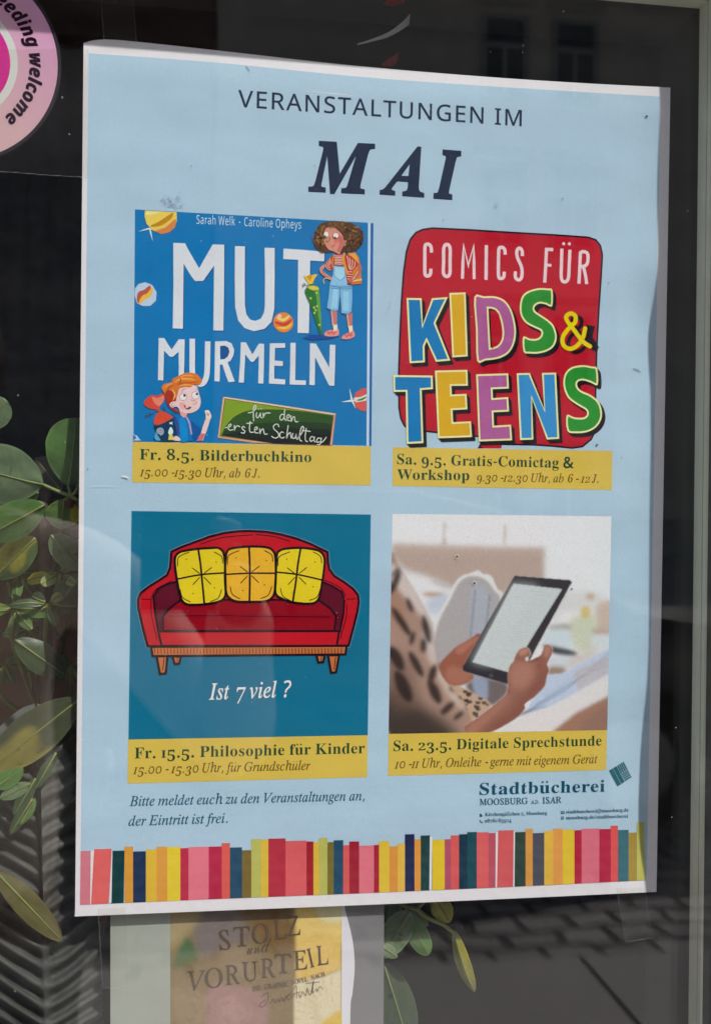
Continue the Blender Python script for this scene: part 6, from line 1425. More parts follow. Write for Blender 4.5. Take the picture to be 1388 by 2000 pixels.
for s_, c_ in (([(620, 290), (700, 240), (820, 230), (950, 250)], (232, 172, 86)), ([(640, 320), (760, 290), (900, 290), (1000, 270)], (180, 88, 34)), ([(660, 250), (780, 180), (920, 190)], (226, 156, 74)), ([(700, 340), (800, 320), (900, 330)], (226, 160, 80)),
               ([(450, 380), (530, 320), (600, 300)], (222, 150, 76)), ([(500, 420), (560, 350), (620, 330)], (176, 84, 36)), ([(600, 560), (630, 470), (590, 380)], (230, 176, 100)), ([(700, 200), (720, 260), (690, 330)], (176, 80, 34))):
    q.stroke(ZR(s_), 2.6 * MM, c_, taper=True)
for c_, r in (((755, 505), 6.2), ((940, 480), 6.6)):
    q.disc(ZR(c_), (r + .7) * MM, (130, 104, 108), n=24); q.disc(ZR(c_), r * MM, (226, 222, 224), n=24)
q.disc(ZR((775, 482)), 2.4 * MM, (56, 46, 50), n=12); q.disc(ZR((962, 460)), 2.4 * MM, (56, 46, 50), n=12)
q.stroke(ZR([(875, 540), (890, 560), (930, 560), (955, 585), (940, 612), (900, 608)]), .8 * MM, (130, 90, 92))
q.poly(ZR([(760, 615), (800, 648), (885, 655), (850, 690), (810, 695), (780, 665)]), (110, 40, 44)); q.poly(ZR([(785, 645), (840, 658), (820, 675), (795, 668)]), (222, 196, 190))
q.stroke(ZR([(600, 600), (580, 620), (600, 650), (620, 630)]), .8 * MM, (150, 96, 92))
q.stroke(ZR([(730, 440), (750, 400), (790, 380)]), .8 * MM, (150, 84, 60)); q.stroke(ZR([(940, 390), (965, 395)]), .8 * MM, (150, 84, 60), curve=False)
q.build('drawn_child', pic)

# ================================================================== picture 2: comic day speech bubble
RED, BLK, CREAM = (176, 30, 46), (34, 28, 34), (232, 222, 160)
cd = lambda pts: [(a, b_ + 752) for a, b_ in pts]         # crop D continues crop C downwards
BUB = [(300, 69), (500, 78), (700, 91), (1000, 108), (1180, 121), (1225, 136), (1252, 170), (1264, 225), (1256, 360), (1245, 520), (1232, 760), (1226, 1000), (1224, 1220), (1200, 1270), (1150, 1312), (1090, 1321),
       (980, 1310), (880, 1303), (692, 1300), (690, 1318), (556, 1318), (580, 1270), (560, 1255), (430, 1246), (320, 1232), (180, 1218), (140, 1195), (118, 1150), (108, 1090), (106, 900), (112, 700), (122, 480), (134, 320), (150, 205), (172, 135), (205, 95), (245, 77)]
_l = [ZC(BUB)]
inner = grow(_l, -3.6 * MM)[0]
p = Print(0.00006)
p.poly(_l[0], BLK)
pc2 = None
p.poly(inner, RED)
p.poly(ZC(cd([(592, 548), (690, 548), (690, 566), (580, 566)])), RED)
pic2 = p.build('picture', poster); pic2['label'] = 'red speech bubble picture with multicoloured block letters'
p = Print(0.00012)
WP = (222, 200, 206)
wS = 6.6 * MM
def cs(pts, **k): p.stroke(ZC(pts), k.pop('w', wS), WP, cap=False, **k)
cs([(295, 212), (294, 185), (285, 168), (270, 165), (259, 178), (258, 250), (258, 325), (264, 342), (280, 343), (290, 330), (292, 303)], k=3)
cs([(365, 185), (382, 166), (400, 185), (400, 260), (399, 330), (382, 347), (363, 330), (364, 260)], k=3, closed=True)
cs([(470, 360), (473, 260), (477, 172), (503, 285), (533, 175), (535, 262), (536, 362)], curve=False, w=6.0 * MM)
cs([(605, 170), (603, 366)], curve=False)
cs([(711, 224), (709, 198), (700, 185), (685, 183), (675, 196), (673, 270), (673, 340), (680, 357), (695, 357), (704, 345), (706, 320)], k=3)
cs([(808, 232), (807, 205), (797, 188), (782, 192), (776, 215), (782, 245), (798, 280), (806, 310), (804, 350), (790, 366), (774, 360), (768, 345), (769, 318)], k=3)
cs([(934, 382), (940, 280), (944, 194), (982, 195)], curve=False); cs([(940, 282), (972, 284)], curve=False, w=5.6 * MM)
cs([(1031, 190), (1028, 290), (1027, 350), (1036, 374), (1054, 376), (1068, 354), (1072, 290), (1076, 196)], k=3)
for c_ in ((1041, 162), (1073, 163)): p.disc(ZC(c_), 3.2 * MM, WP, n=12)
cs([(1127, 388), (1132, 290), (1136, 205)], curve=False); cs([(1138, 208), (1160, 208), (1177, 222), (1176, 268), (1160, 288), (1136, 290)], k=3); cs([(1152, 290), (1164, 340), (1171, 390)], curve=False)
p.build('lettering', pic2)

BL_, YE_, VI_, GR_, BL2_ = (0, 118, 178), (206, 164, 34), (166, 92, 148), (44, 138, 50), (54, 138, 196)
LET = [(BL_, [(155, 468), (240, 470), (246, 620), (298, 470), (388, 463), (318, 610), (402, 822), (320, 829), (268, 712), (256, 742), (258, 832), (172, 837)], None),
       (YE_, [(396, 440), (488, 437), (500, 798), (413, 804)], None),
       (VI_, [(537, 462), (590, 459), (640, 458), (668, 463), (692, 472), (712, 486), (730, 507), (746, 535), (758, 570), (767, 610), (772, 650), (770, 690), (762, 725), (748, 757), (728, 782), (704, 798), (675, 810), (640, 817), (600, 821), (553, 824), (546, 640)], [(617, 528), (637, 529), (655, 536), (668, 550), (679, 574), (688, 605), (694, 640), (696, 670), (692, 700), (682, 722), (666, 739), (648, 746), (628, 750), (622, 640)]),
       (GR_, [(978, 425), (976, 515), (940, 505), (905, 500), (880, 515), (878, 538), (905, 560), (950, 590), (985, 625), (1002, 685), (988, 738), (950, 768), (900, 782), (850, 782), (815, 772), (812, 688), (850, 698), (890, 698), (912, 680), (912, 655), (880, 638), (830, 612), (800, 570), (793, 520), (805, 462), (840, 430), (900, 413), (950, 415)], None),
       (BL_, cd([(80, 152), (302, 155), (304, 231), (240, 236), (250, 536), (155, 541), (150, 246), (80, 247)]), None),
       (YE_, cd([(315, 127), (498, 122), (501, 212), (408, 213), (410, 262), (493, 258), (498, 345), (414, 350), (418, 418), (518, 413), (524, 502), (332, 509)]), None),
       (VI_, cd([(547, 148), (728, 142), (732, 228), (640, 232), (642, 282), (728, 276), (733, 358), (645, 362), (648, 438), (744, 432), (750, 520), (562, 527)]), None),
       (BL2_, cd([(776, 142), (850, 140), (932, 345), (918, 140), (998, 138), (1016, 512), (946, 516), (862, 285), (870, 516), (795, 519)]), None),
       (GR_, cd([(1230, 115), (1233, 207), (1195, 195), (1150, 182), (1122, 190), (1118, 214), (1140, 240), (1195, 265), (1240, 305), (1258, 368), (1245, 420), (1212, 456), (1165, 476), (1110, 480), (1062, 468), (1058, 378), (1100, 390), (1150, 392), (1172, 376), (1166, 350), (1120, 322), (1065, 280), (1040, 215), (1046, 150), (1085, 108), (1150, 96), (1200, 104)]), None)]
p = Print(0.00020)
for row in (LET[:4], LET[4:]):
    for c_, out, hole in row:
        big = len(out) > 20
        o = ZC(out)
        if big: o = spline(o, True, 3)
        for d in (5, 9, 13, 17, 21):
            p.poly([tuple(Vector(q) + Vector((d * .34 * MM, -d * .34 * MM))) for q in o], BLK)
    for c_, out, hole in row:
        big = len(out) > 20
        o = ZC(out)
        if big or c_ == VI_ and hole: o = spline(o, True, 3) if big else o
        ins = 3.6 * MM
        if hole:
            h_ = ZC(hole)
            p.ring(o, h_, CREAM)
            sh = [tuple(Vector(q) + Vector((2 * MM, -2 * MM))) for q in h_]
            gi = grow([o, h_[::-1] if area(o) * area(h_) > 0 else h_], -ins)
            p.ring(gi[0], gi[1], c_)
            p.poly([tuple(Vector(q) + (Vector((3.2 * MM, -3.2 * MM)) if i < len(h_) * .25 or i > len(h_) * .8 else Vector((0, 0)))) for i, q in enumerate(grow([h_], -.2 * MM)[0])], RED)
        else:
            p.poly(o, CREAM)
            p.poly(grow([o], -ins)[0], c_)
AMP = [(1190, 742), (1150, 715), (1100, 650), (1062, 600), (1056, 572), (1082, 556), (1108, 572), (1106, 606), (1066, 645), (1036, 690), (1040, 735), (1078, 756), (1120, 735), (1150, 690), (1162, 640)]
for l in (AMP[:8], AMP[7:]): p.stroke(ZC([(a + 34, b_ + 18) for a, b_ in l]), 7.6 * MM, BLK, k=4)
p.poly(ZC([(1165, 620), (1218, 628), (1205, 690), (1242, 750), (1215, 758), (1170, 700)]), BLK)
for l in (AMP[7:], AMP[:8]):
    p.stroke(ZC(l), 9.2 * MM, (196, 160, 40), k=4)
    p.stroke(ZC(l), 7.2 * MM, (218, 200, 20), k=4)
for l in (AMP[6:10],): p.stroke(ZC(l), 7.2 * MM, (218, 200, 20), k=4, cap=False)
p.build('block_lettering', pic2)

# ================================================================== picture 3: the red sofa
TQ, SR, SD, SM_, OUT = (10, 107, 138), (182, 30, 42), (136, 22, 36), (92, 26, 42), (36, 22, 32)
p = Print(0.00006)
p.grid([uv(q) for q in [(257, 998), (724, 1005), (718, 1436.5), (251, 1445)]], 14, 14, ink(TQ, 0.06))
p.grid([uv(q) for q in [(254.7, 998), (257.2, 998), (251.2, 1445), (248.8, 1445)]], 1, 10, ink((150, 196, 210)))
pic3 = p.build('picture', poster); pic3['label'] = 'teal picture of a red sofa with yellow cushions'
p = Print(0.00012)


def shape(pts, col, w=4.2, sm=False):
    o = ZE(pts)
    if sm: o = spline(o, True, 3)
    p.poly(o, col)
    if w: p.stroke(o, w * MM, OUT, closed=True, curve=False)


BODY = [(285, 266), (340, 240), (420, 211), (490, 185), (570, 165), (640, 157), (700, 155), (790, 160), (870, 174), (950, 196), (1020, 222), (1115, 268), (1117, 320), (1125, 360), (1150, 394), (1200, 425), (1250, 462), (1276, 495), (1281, 535), (1272, 590), (1252, 670), (1226, 766), (160, 769), (136, 680), (110, 565), (108, 520), (122, 486), (165, 452), (220, 418), (262, 390), (279, 350), (282, 310)]
W3 = 2.722
outer = grow([ZE(BODY)], 3.2 * MM)[0]
p.poly(outer, (150, 160, 176))
shape(BODY, SR, 5)
shape([(190, 505), (215, 465), (260, 440), (312, 425), (335, 525), (270, 570), (240, 610), (240, 690), (216, 690), (200, 600)], SM_, 4)
shape([(1085, 425), (1140, 448), (1190, 480), (1204, 520), (1200, 590), (1180, 690), (1150, 690), (1158, 612), (1130, 572), (1068, 525)], SM_, 4)
shape([(300, 548), (335, 524), (700, 520), (1068, 524), (1130, 568), (1160, 610), (1150, 687), (240, 687), (242, 610), (270, 575)], SD, 4)
shape([(216, 690), (1176, 688), (1164, 766), (234, 766)], SR, 4)
for s_ in ([(272, 608), (450, 606), (620, 606)], [(640, 608), (900, 611), (1125, 613)], [(440, 225), (560, 190), (718, 176)], [(735, 174), (830, 185), (912, 210)], [(128, 518), (180, 518)], [(1218, 518), (1262, 516)], [(178, 520), (180, 600), (210, 735)], [(1218, 548), (1212, 620), (1182, 728)],
           [(180, 510), (205, 465), (290, 420)], [(1098, 416), (1180, 455), (1210, 500)]):
    p.stroke(ZE(s_), 1.7 * MM, OUT)
WOOD = (184, 108, 62)
shape([(178, 771), (1216, 766), (1210, 812), (186, 821)], WOOD, 4.5)
for k in range(58):
    x = 196 + k * 17.4
    if x < 1200: p.stroke(ZE([(x, 780), (x + 1, 806)]), 1.5 * MM, (104, 50, 28), curve=False)
for l in ([(208, 822), (265, 820), (256, 912), (225, 916)], [(1118, 817), (1176, 815), (1160, 906), (1134, 910)], [(292, 823), (336, 822), (328, 860), (304, 862)], [(1056, 816), (1100, 815), (1092, 852), (1066, 855)]):
    shape(l, WOOD, 4.5)
for s_ in ([(248, 825), (240, 895)], [(320, 826), (316, 850)], [(1158, 820), (1150, 890)], [(1084, 818), (1080, 846)]): p.stroke(ZE(s_), 1.6 * MM, OUT, curve=False)
for c_ in ((312, 576), (925, 565), (382, 658), (685, 658), (1127, 653)): p.disc(ZE(c_), 1.3 * MM, (90, 10, 24), n=8)
p.build('drawn_sofa', pic3)
for pts, col, vl, hl, cn in (([(305, 300), (320, 275), (350, 262), (430, 250), (500, 246), (535, 246), (562, 270), (570, 330), (572, 400), (574, 480), (566, 512), (535, 532), (460, 545), (400, 548), (360, 542), (335, 510), (318, 430), (306, 350)], (214, 194, 40), [(428, 252), (440, 330), (450, 430), (461, 543)], [(312, 412), (440, 388), (570, 378)], (447, 390)),
                            ([(845, 288), (858, 262), (890, 250), (970, 245), (1040, 253), (1080, 268), (1099, 305), (1095, 370), (1086, 430), (1074, 500), (1052, 534), (1010, 542), (930, 535), (870, 514), (838, 485), (840, 400)], (214, 194, 40), [(972, 247), (958, 330), (946, 430), (930, 533)], [(840, 374), (950, 386), (1086, 416)], (952, 390)),
                            ([(575, 295), (582, 265), (605, 248), (700, 238), (790, 242), (826, 262), (838, 300), (840, 400), (834, 480), (815, 515), (780, 530), (700, 532), (630, 530), (590, 508), (574, 470), (570, 380)], (218, 170, 48), [(698, 240), (702, 340), (702, 440), (700, 530)], [(573, 386), (700, 380), (838, 380)], (701, 382))):
    p = Print(0.00034)
    o = spline(ZE(pts), True, 3)
    p.poly(o, col); p.stroke(o, 4.6 * MM, OUT, closed=True, curve=False)
    p.stroke(ZE(vl), 3.8 * MM, OUT); p.stroke(ZE(hl), 3.2 * MM, OUT)
    for dx, dy in ((-50, -38), (52, -40), (-46, 50), (48, 48)):
        p.stroke(ZE([(cn[0] + dx * .25, cn[1] + dy * .25), (cn[0] + dx, cn[1] + dy)]), 1.8 * MM, OUT, curve=False)
    x0, x1, y0, y1 = min(q[0] for q in pts), max(q[0] for q in pts), min(q[1] for q in pts), max(q[1] for q in pts)
    for a, b_, c2 in (((x0 + 14, y0 + 95), (x0 + 20, y0 + 48), (x0 + 75, y0 + 22)), ((x1 - 60, y0 + 22), (x1 - 22, y0 + 45), (x1 - 16, y0 + 80)), ((x0 + 28, y1 - 80), (x0 + 40, y1 - 40), (x0 + 80, y1 - 16)), ((x1 - 80, y1 - 18), (x1 - 40, y1 - 36), (x1 - 22, y1 - 80))):
        p.stroke(ZE([a, b_, c2]), 1.7 * MM, OUT)
    for c_ in ((x0 + 60, y0 + 60), (x1 - 50, y0 + 75), (x0 + 95, y1 - 60), (x1 - 60, y1 - 90)): p.disc(ZE(c_), 1.2 * MM, OUT, n=8)
    p.build('drawn_cushion', pic3)
p = Print(0.00034)
line_px(p, 'T', 'Ist 7 viel ?', (408, 1366.5), (569, 1361), 31, (220, 224, 220), sp=.012, old=True, bold=0.006)
p.build('lettering', pic3)

# ================================================================== picture 4: printed photograph of a reader with a tablet
NX, NY = 330, 326
TLp, TRp, BRp, BLp = [Vector(q) for q in ((766, 1003.5), (1193, 1008.5), (1185, 1426.5), (758.5, 1434))]
aa = np.linspace(0, 1, NX)[None, :, None]; bb = np.linspace(0, 1, NY)[:, None, None]
tl, tr, br, bl_ = [np.array(q)[None, None, :] for q in (TLp, TRp, BRp, BLp)]
PXY = (tl * (1 - aa) + tr * aa) * (1 - bb) + (bl_ * (1 - aa) + br * aa) * bb
GX, GY = PXY[..., 0], PXY[..., 1]
IMG = np.zeros((NY, NX, 3))
IMG[:] = lin((220, 218, 216))


def blur(a, r):
    if r <= 0: return a
    k = np.exp(-0.5 * (np.arange(-int(3 * r), int(3 * r) + 1) / r) ** 2); k /= k.sum()
    n_ = len(k) // 2
    b1 = np.apply_along_axis(lambda q: np.convolve(np.pad(q, n_, mode='edge'), k, 'valid'), 0, a)
    return np.apply_along_axis(lambda q: np.convolve(np.pad(q, n_, mode='edge'), k, 'valid'), 1, b1)


def pmask(pts, r=0.7):
    m_ = np.zeros((NY, NX), bool)
    n_ = len(pts)
    for i in range(n_):
        (x1, y1), (x2, y2) = pts[i], pts[(i + 1) % n_]
        if y1 == y2: continue
        c_ = ((y1 > GY) != (y2 > GY)) & (GX < (x2 - x1) * (GY - y1) / (y2 - y1) + x1)
        m_ ^= c_
    return blur(m_.astype(float), r)


def FF(pts): return [(740 + a / 2.776, 980 + b_ / 2.776) for a, b_ in pts]
def TT(pts): return [(740 + a / 2.953, 1200 + b_ / 2.953) for a, b_ in pts]


def paint(pts, c, r=0.7, op=1.0, smooth=True, clip=None):
    if smooth: pts = spline(pts, True, 4)
    k = pmask(pts, r)
    if clip is not None: k = k * clip
    k = (k * op)[..., None]
    IMG[:] = IMG * (1 - k) + np.array(lin(c)) * k


rng = np.random.default_rng(5)
# blurred room
paint(FF([(70, 232), (300, 242), (600, 250), (900, 255), (905, 440), (600, 520), (70, 470)]), (174, 152, 138), 4, .95, False)
paint(FF([(70, 232), (900, 255), (900, 290), (70, 270)]), (184, 164, 150), 4, .7, False)
paint(FF([(905, 70), (1260, 80), (1250, 560), (905, 560)]), (218, 219, 218), 5, 1, False)
for x, y0, y1 in ((352, 110, 225), (680, 125, 235)): paint(FF([(x - 6, y0), (x + 8, y0), (x + 5, y1), (x - 8, y1)]), (186, 172, 160), 2.2, .8, False)
paint(FF([(350, 205), (360, 200), (364, 232), (340, 232)]), (150, 126, 108), 2.5, .5)
paint(FF([(60, 330), (140, 370), (300, 420), (420, 500), (330, 640), (280, 900), (60, 900)]), (216, 214, 212), 4)
paint(FF([(230, 500), (300, 490), (360, 505), (300, 520)]), (166, 120, 66), 2.5, .8)
paint(FF([(260, 540), (340, 500), (400, 520), (330, 600), (270, 600)]), (182, 190, 202), 4, .9)
paint(FF([(300, 420), (390, 450), (370, 470), (290, 440)]), (176, 168, 164), 3, .7)
for pts, c_, r, o_ in (([(930, 500), (1180, 500), (1170, 580), (1000, 600), (940, 640)], (206, 206, 202), 4, 1), ([(1180, 560), (1260, 550), (1260, 740), (1170, 720)], (196, 178, 164), 4, 1), ([(935, 670), (1060, 668), (1060, 700), (935, 700)], (140, 116, 92), 3, .9),
                      ([(900, 700), (1030, 690), (1060, 790), (900, 790)], (196, 208, 210), 5, 1), ([(1040, 640), (1170, 620), (1170, 790), (1120, 815), (1060, 790)], (196, 200, 176), 4, 1), ([(1095, 575), (1140, 570), (1140, 625), (1100, 630)], (206, 184, 110), 2.5, .9),
                      ([(1125, 500), (1165, 500), (1160, 530), (1130, 530)], (190, 150, 120), 3, .8), ([(900, 775), (1060, 810), (1060, 842), (960, 830), (900, 800)], (54, 58, 62), 2.2, .95), ([(1160, 720), (1260, 700), (1260, 800), (1170, 800)], (204, 210, 210), 4, 1),
                      ([(900, 840), (1050, 845), (1040, 900), (900, 890)], (200, 206, 208), 3.5, 1), ([(920, 895), (1010, 900), (990, 940), (910, 940)], (140, 112, 84), 3, .9), ([(1060, 830), (1200, 800), (1100, 880), (1020, 900)], (198, 190, 182), 4, .9), ([(1165, 690), (1260, 690), (1260, 715), (1165, 715)], (170, 140, 116), 3, .7)):
    paint(FF(pts), c_, r, o_)
# knee in pale trousers
paint(FF([(300, 960), (296, 700), (370, 520), (430, 415), (500, 385), (540, 372), (560, 390), (605, 400), (640, 470), (670, 510), (680, 700), (620, 960)]), (214, 212, 208), 1.2)
paint(FF([(305, 960), (308, 700), (385, 530), (440, 430), (510, 402), (580, 425), (630, 490), (655, 530), (650, 800), (600, 960)]), (168, 162, 160), 1.6)
paint(FF([(500, 480), (570, 460), (600, 560), (580, 800), (500, 800)]), (164, 170, 178), 3, .8)
for a, b_ in (((520, 480), (495, 730)), ((600, 500), (580, 680))): paint(FF([(a[0] - 5, a[1]), (a[0] + 5, a[1]), (b_[0] + 5, b_[1]), (b_[0] - 5, b_[1])]), (112, 120, 136), 1.2, .6, False)
# jeans and white cloth, wooden seat
paint(TT([(820, 590), (900, 470), (960, 350), (1060, 340), (1180, 270), (1335, 190), (1335, 380), (1100, 480), (860, 590)]), (184, 196, 212), 1.2, 1, False)
for k in range(9):
    x, y = 840 + k * 14, 570 - k * 12
    paint(TT([(x, y), (x + 230, y - 130 - k * 4), (1330, 210 + k * 16), (1330, 217 + k * 16), (x + 230, y - 124 - k * 4), (x, y + 7)]), random.choice([(134, 152, 178), (196, 204, 214), (120, 136, 160)]), 1.2, .55, False)
paint(TT([(1120, 330), (1335, 230), (1335, 340), (1150, 450)]), (186, 172, 166), 2.5, .6, False)
paint(TT([(640, 700), (760, 625), (850, 575), (1000, 530), (1335, 335), (1335, 480), (985, 700)]), (216, 211, 207), 2, 1, False)
paint(TT([(980, 690), (1130, 570), (1335, 462), (1335, 720), (960, 720)]), (158, 118, 98), 2.5, 1, False)
paint(TT([(1180, 600), (1335, 520), (1335, 720), (1130, 720)]), (140, 110, 96), 5, .7, False)
paint(TT([(830, 560), (980, 525), (870, 560), (800, 590)]), (96, 92, 96), 1.5, .7)
# dark gap under the tablet, patterned cloth
paint(TT([(500, 400), (620, 370), (740, 400), (730, 470), (640, 530), (540, 470)]), (112, 102, 100), 2.5)
paint(TT([(540, 370), (620, 370), (620, 500), (560, 480)]), (150, 160, 180), 2, .9)
paint(TT([(362, 385), (410, 392), (520, 440), (645, 520), (560, 600), (490, 640), (430, 560)]), (188, 160, 136), 1.2)
for k in range(60):
    a, b_ = rng.uniform(370, 640), rng.uniform(395, 620)
    if b_ < 395 + (a - 380) * .42 or b_ > 640 - abs(a - 480) * .6: continue
    r = rng.uniform(7, 16)
    paint(TT([(a - r, b_ - r * .6), (a + r, b_ - r * .3), (a + r * .8, b_ + r * .6), (a - r * .7, b_ + r * .7)]), (58, 48, 46), .9, .9)
# spotted sleeve
sleeve = pmask(spline(FF([(60, 335), (110, 350), (150, 420), (200, 500), (250, 590), (285, 660), (300, 740), (310, 830), (335, 900), (400, 1020), (470, 1110), (510, 1200), (560, 1270), (60, 1290)]), True, 4), 2.2)
k = sleeve[..., None]; IMG[:] = IMG * (1 - k) + np.array(lin((164, 134, 118))) * k
for pts, c_, r, o_ in (([(60, 335), (180, 420), (270, 600), (310, 780), (280, 700), (180, 560), (60, 420)], (206, 194, 186), 3, .8), ([(240, 680), (300, 760), (320, 880), (260, 820)], (204, 196, 190), 4, .8), ([(60, 470), (140, 560), (120, 640), (60, 620)], (160, 120, 100), 4, .8),
                      ([(260, 830), (330, 900), (420, 1040), (470, 1130), (380, 1060)], (208, 190, 176), 3.5, .7), ([(60, 1000), (200, 1080), (380, 1200), (420, 1290), (60, 1290)], (62, 54, 50), 9, .97), ([(60, 800), (180, 900), (220, 1100), (60, 1100)], (112, 88, 76), 8, .7)):
    paint(FF(pts), c_, r, o_, True, sleeve)
for cx_, cy_, a, b_, rot in ((90, 430, 24, 70, .3), (88, 380, 20, 30, .5), (165, 560, 18, 42, -.3), (120, 650, 40, 90, -.5), (255, 690, 22, 80, -.2), (95, 850, 40, 70, -.3), (200, 880, 34, 75, -.4), (130, 1000, 46, 90, -.3), (290, 930, 24, 50, .2), (300, 1030, 36, 70, -.3), (240, 780, 18, 40, 0), (370, 1120, 40, 36, .4), (430, 1160, 30, 24, .4), (400, 1010, 20, 22, 0), (180, 740, 16, 40, .2), (345, 900, 20, 36, -.3)):
    pts = [(cx_ + a * math.cos(t) * math.cos(rot) - b_ * math.sin(t) * math.sin(rot), cy_ + a * math.cos(t) * math.sin(rot) * -1 + b_ * math.sin(t) * math.cos(rot)) for t in np.linspace(0, 2 * math.pi, 12)[:-1]]
    paint(FF(pts), (52, 42, 40), 2.6, .95, True, sleeve)
# left hand behind the tablet
paint(TT([(345, 300), (400, 230), (440, 190), (500, 155), (570, 112), (592, 125), (580, 165), (530, 260), (500, 310), (545, 355), (520, 385), (460, 412), (390, 392)]), (150, 92, 74), 1.0)
paint(TT([(440, 200), (540, 140), (580, 118), (560, 150), (470, 230)]), (176, 118, 96), 1.6, .8)
paint(TT([(400, 300), (500, 320), (540, 360), (460, 405), (390, 380)]), (172, 116, 96), 3, .7)
paint(TT([(560, 112), (590, 118), (580, 135), (560, 130)]), (140, 84, 80), .9, .8)
# tablet
TB = [(1003, 1126), (1006, 1124.5), (1112, 1133), (1116, 1137), (1060, 1240), (1007, 1340), (995, 1337), (905, 1311), (902, 1305), (950, 1218)]
paint([(a + 1.2, b_ + .4) for a, b_ in TB], (196, 192, 188), 1.2, .7, False)
paint(TB, (58, 54, 58), .7, 1, False)
paint([(903, 1300), (925, 1296), (1000, 1318), (990, 1337), (905, 1310)], (52, 50, 56), 1.5, .8, False)
paint([(1002, 1140), (1097, 1150.5), (996, 1314), (922, 1293)], (192, 199, 196), .7, 1, False)
paint([(1002, 1140), (1050, 1145), (960, 1300), (922, 1293)], (200, 204, 202), 6, .6, False)
for k in range(30):
    t = .06 + k * .03
    a0 = Vector((1002, 1140)) * (1 - t) + Vector((922, 1293)) * t; a1 = Vector((1097, 1150.5)) * (1 - t) + Vector((996, 1314)) * t
    s0, s1 = .1, (.9 if rng.uniform() > .25 else .55)
    q0, q1 = a0 * (1 - s0) + a1 * s0, a0 * (1 - s1) + a1 * s1
    paint([(q0.x, q0.y), (q1.x, q1.y), (q1.x - .6, q1.y + 1.1), (q0.x - .6, q0.y + 1.1)], (160, 166, 166), .5, .35, False)
paint([(954, 1317), (961, 1316), (963, 1321), (957, 1324)], (84, 80, 82), .6, .9)
# right hand and forearm
HAND = [(742, 400), (742, 350), (752, 300), (775, 270), (785, 240), (805, 208), (830, 192), (855, 196), (869, 218), (866, 240), (850, 262), (868, 268), (905, 250), (930, 236), (950, 190), (962, 174), (985, 180), (998, 205), (992, 235), (968, 285), (980, 318), (968, 350), (955, 410), (930, 440), (890, 480), (840, 515), (838, 545), (800, 590), (740, 630), (660, 672), (600, 690), (520, 690), (490, 650), (560, 600), (640, 540), (700, 490), (735, 455)]
hm = pmask(spline(TT(HAND), True, 4), .8)
paint(TT([(a + 3, b_ - 2) for a, b_ in HAND]), (226, 212, 204), 1.0, .7)
k = hm[..., None]; IMG[:] = IMG * (1 - k) + np.array(lin((140, 96, 82))) * k
for pts, c_, r, o_ in (([(745, 330), (790, 270), (870, 270), (900, 330), (850, 420), (760, 430)], (176, 124, 106), 6, .8), ([(880, 480), (960, 400), (978, 320), (940, 330), (880, 420), (800, 520), (830, 540)], (134, 82, 68), 4, .8), ([(800, 590), (660, 680), (640, 660), (800, 540), (840, 530)], (130, 80, 66), 4, .8),
                      ([(500, 660), (640, 550), (740, 460), (760, 480), (640, 600), (540, 690)], (184, 128, 108), 5, .7), ([(805, 215), (835, 196), (860, 205), (850, 225), (815, 240)], (196, 140, 118), 2, .8), ([(950, 200), (970, 178), (990, 200), (975, 240), (955, 250)], (190, 132, 110), 2, .7),
                      ([(905, 275), (950, 250), (968, 285), (940, 300)], (146, 92, 76), 2.5, .7), ([(852, 262), (905, 248), (930, 240), (915, 262), (870, 275)], (110, 66, 56), 1.2, .7), ([(800, 246), (850, 255), (845, 268), (795, 262)], (146, 90, 74), 2, .6), ([(900, 300), (925, 280), (945, 300), (920, 325)], (140, 84, 70), 2, .6),
                      ([(730, 430), (745, 380), (752, 440), (742, 470)], (140, 86, 70), 2, .6)):
    paint(TT(pts), c_, r, o_, True, hm)
paint(TT([(843, 255), (852, 245), (862, 252), (856, 266), (848, 268)]), (214, 210, 208), .8)
# printed grain
IMG *= (1 + 0.045 * blur(rng.normal(0, 1, (NY, NX)), .8))[..., None] * (1 + 0.04 * blur(rng.normal(0, 1, (NY, NX)), 6))[..., None]
IMG *= np.array((0.965, 1.0, 1.04))
IMG = np.clip((IMG - VEIL) * KP, 0.004, .86)
p = Print(0.00006)
pts = [uv((float(a), float(b_))) for a, b_ in zip(GX.ravel(), GY.ravel())]
p.lay(pts, [(j * NX + i, (j + 1) * NX + i, (j + 1) * NX + i + 1, j * NX + i + 1) for j in range(NY - 1) for i in range(NX - 1)], attr_mat('printed_photograph'))
pic4 = p.build('picture', poster); pic4['label'] = 'printed photo of a person in a spotted sleeve holding a tablet'
at_ = pic4.data.color_attributes.new('Col', 'FLOAT_COLOR', 'POINT')
at_.data.foreach_set('color', np.concatenate([IMG.reshape(-1, 3), np.ones((NX * NY, 1))], 1).astype(np.float32).ravel())

# ---- small marks of wear on the sheet, plus a painted glint
p = Print(0.0006)
random.seed(21)
for x, y, r, c_ in ((1262, 227, 2.6, (60, 74, 96)), (1098, 388, 1.5, (84, 100, 116)), (865, 430, 1.3, (84, 100, 116)), (1165, 869, 2.2, (44, 54, 66)), (892, 1087, 2.6, (104, 92, 88)), (926, 1139, 2.6, (96, 92, 92)), (1116, 1150, 2.2, (120, 118, 118)), (614, 323, 1.3, (96, 112, 130)), (374, 324, 1.2, (90, 100, 120)), (1213, 894, 1.2, (70, 80, 96)), (172, 916, 1.4, (90, 100, 120)), (1188, 553, 1.4, (80, 92, 110)), (760, 350, 1.2, (120, 134, 150))):
    p.disc(uv((x, y)), r * MM, c_, r * .8 * MM, 9)
for x, y, r in ((892, 1087, 4.0), (926, 1139, 4.0)):
    p.stroke([(uv((x, y))[0] + r * MM * math.cos(t), uv((x, y))[1] + r * MM * math.sin(t)) for t in np.linspace(0, 6.28, 14)[:-1]], .9 * MM, (214, 208, 202), closed=True, curve=False)
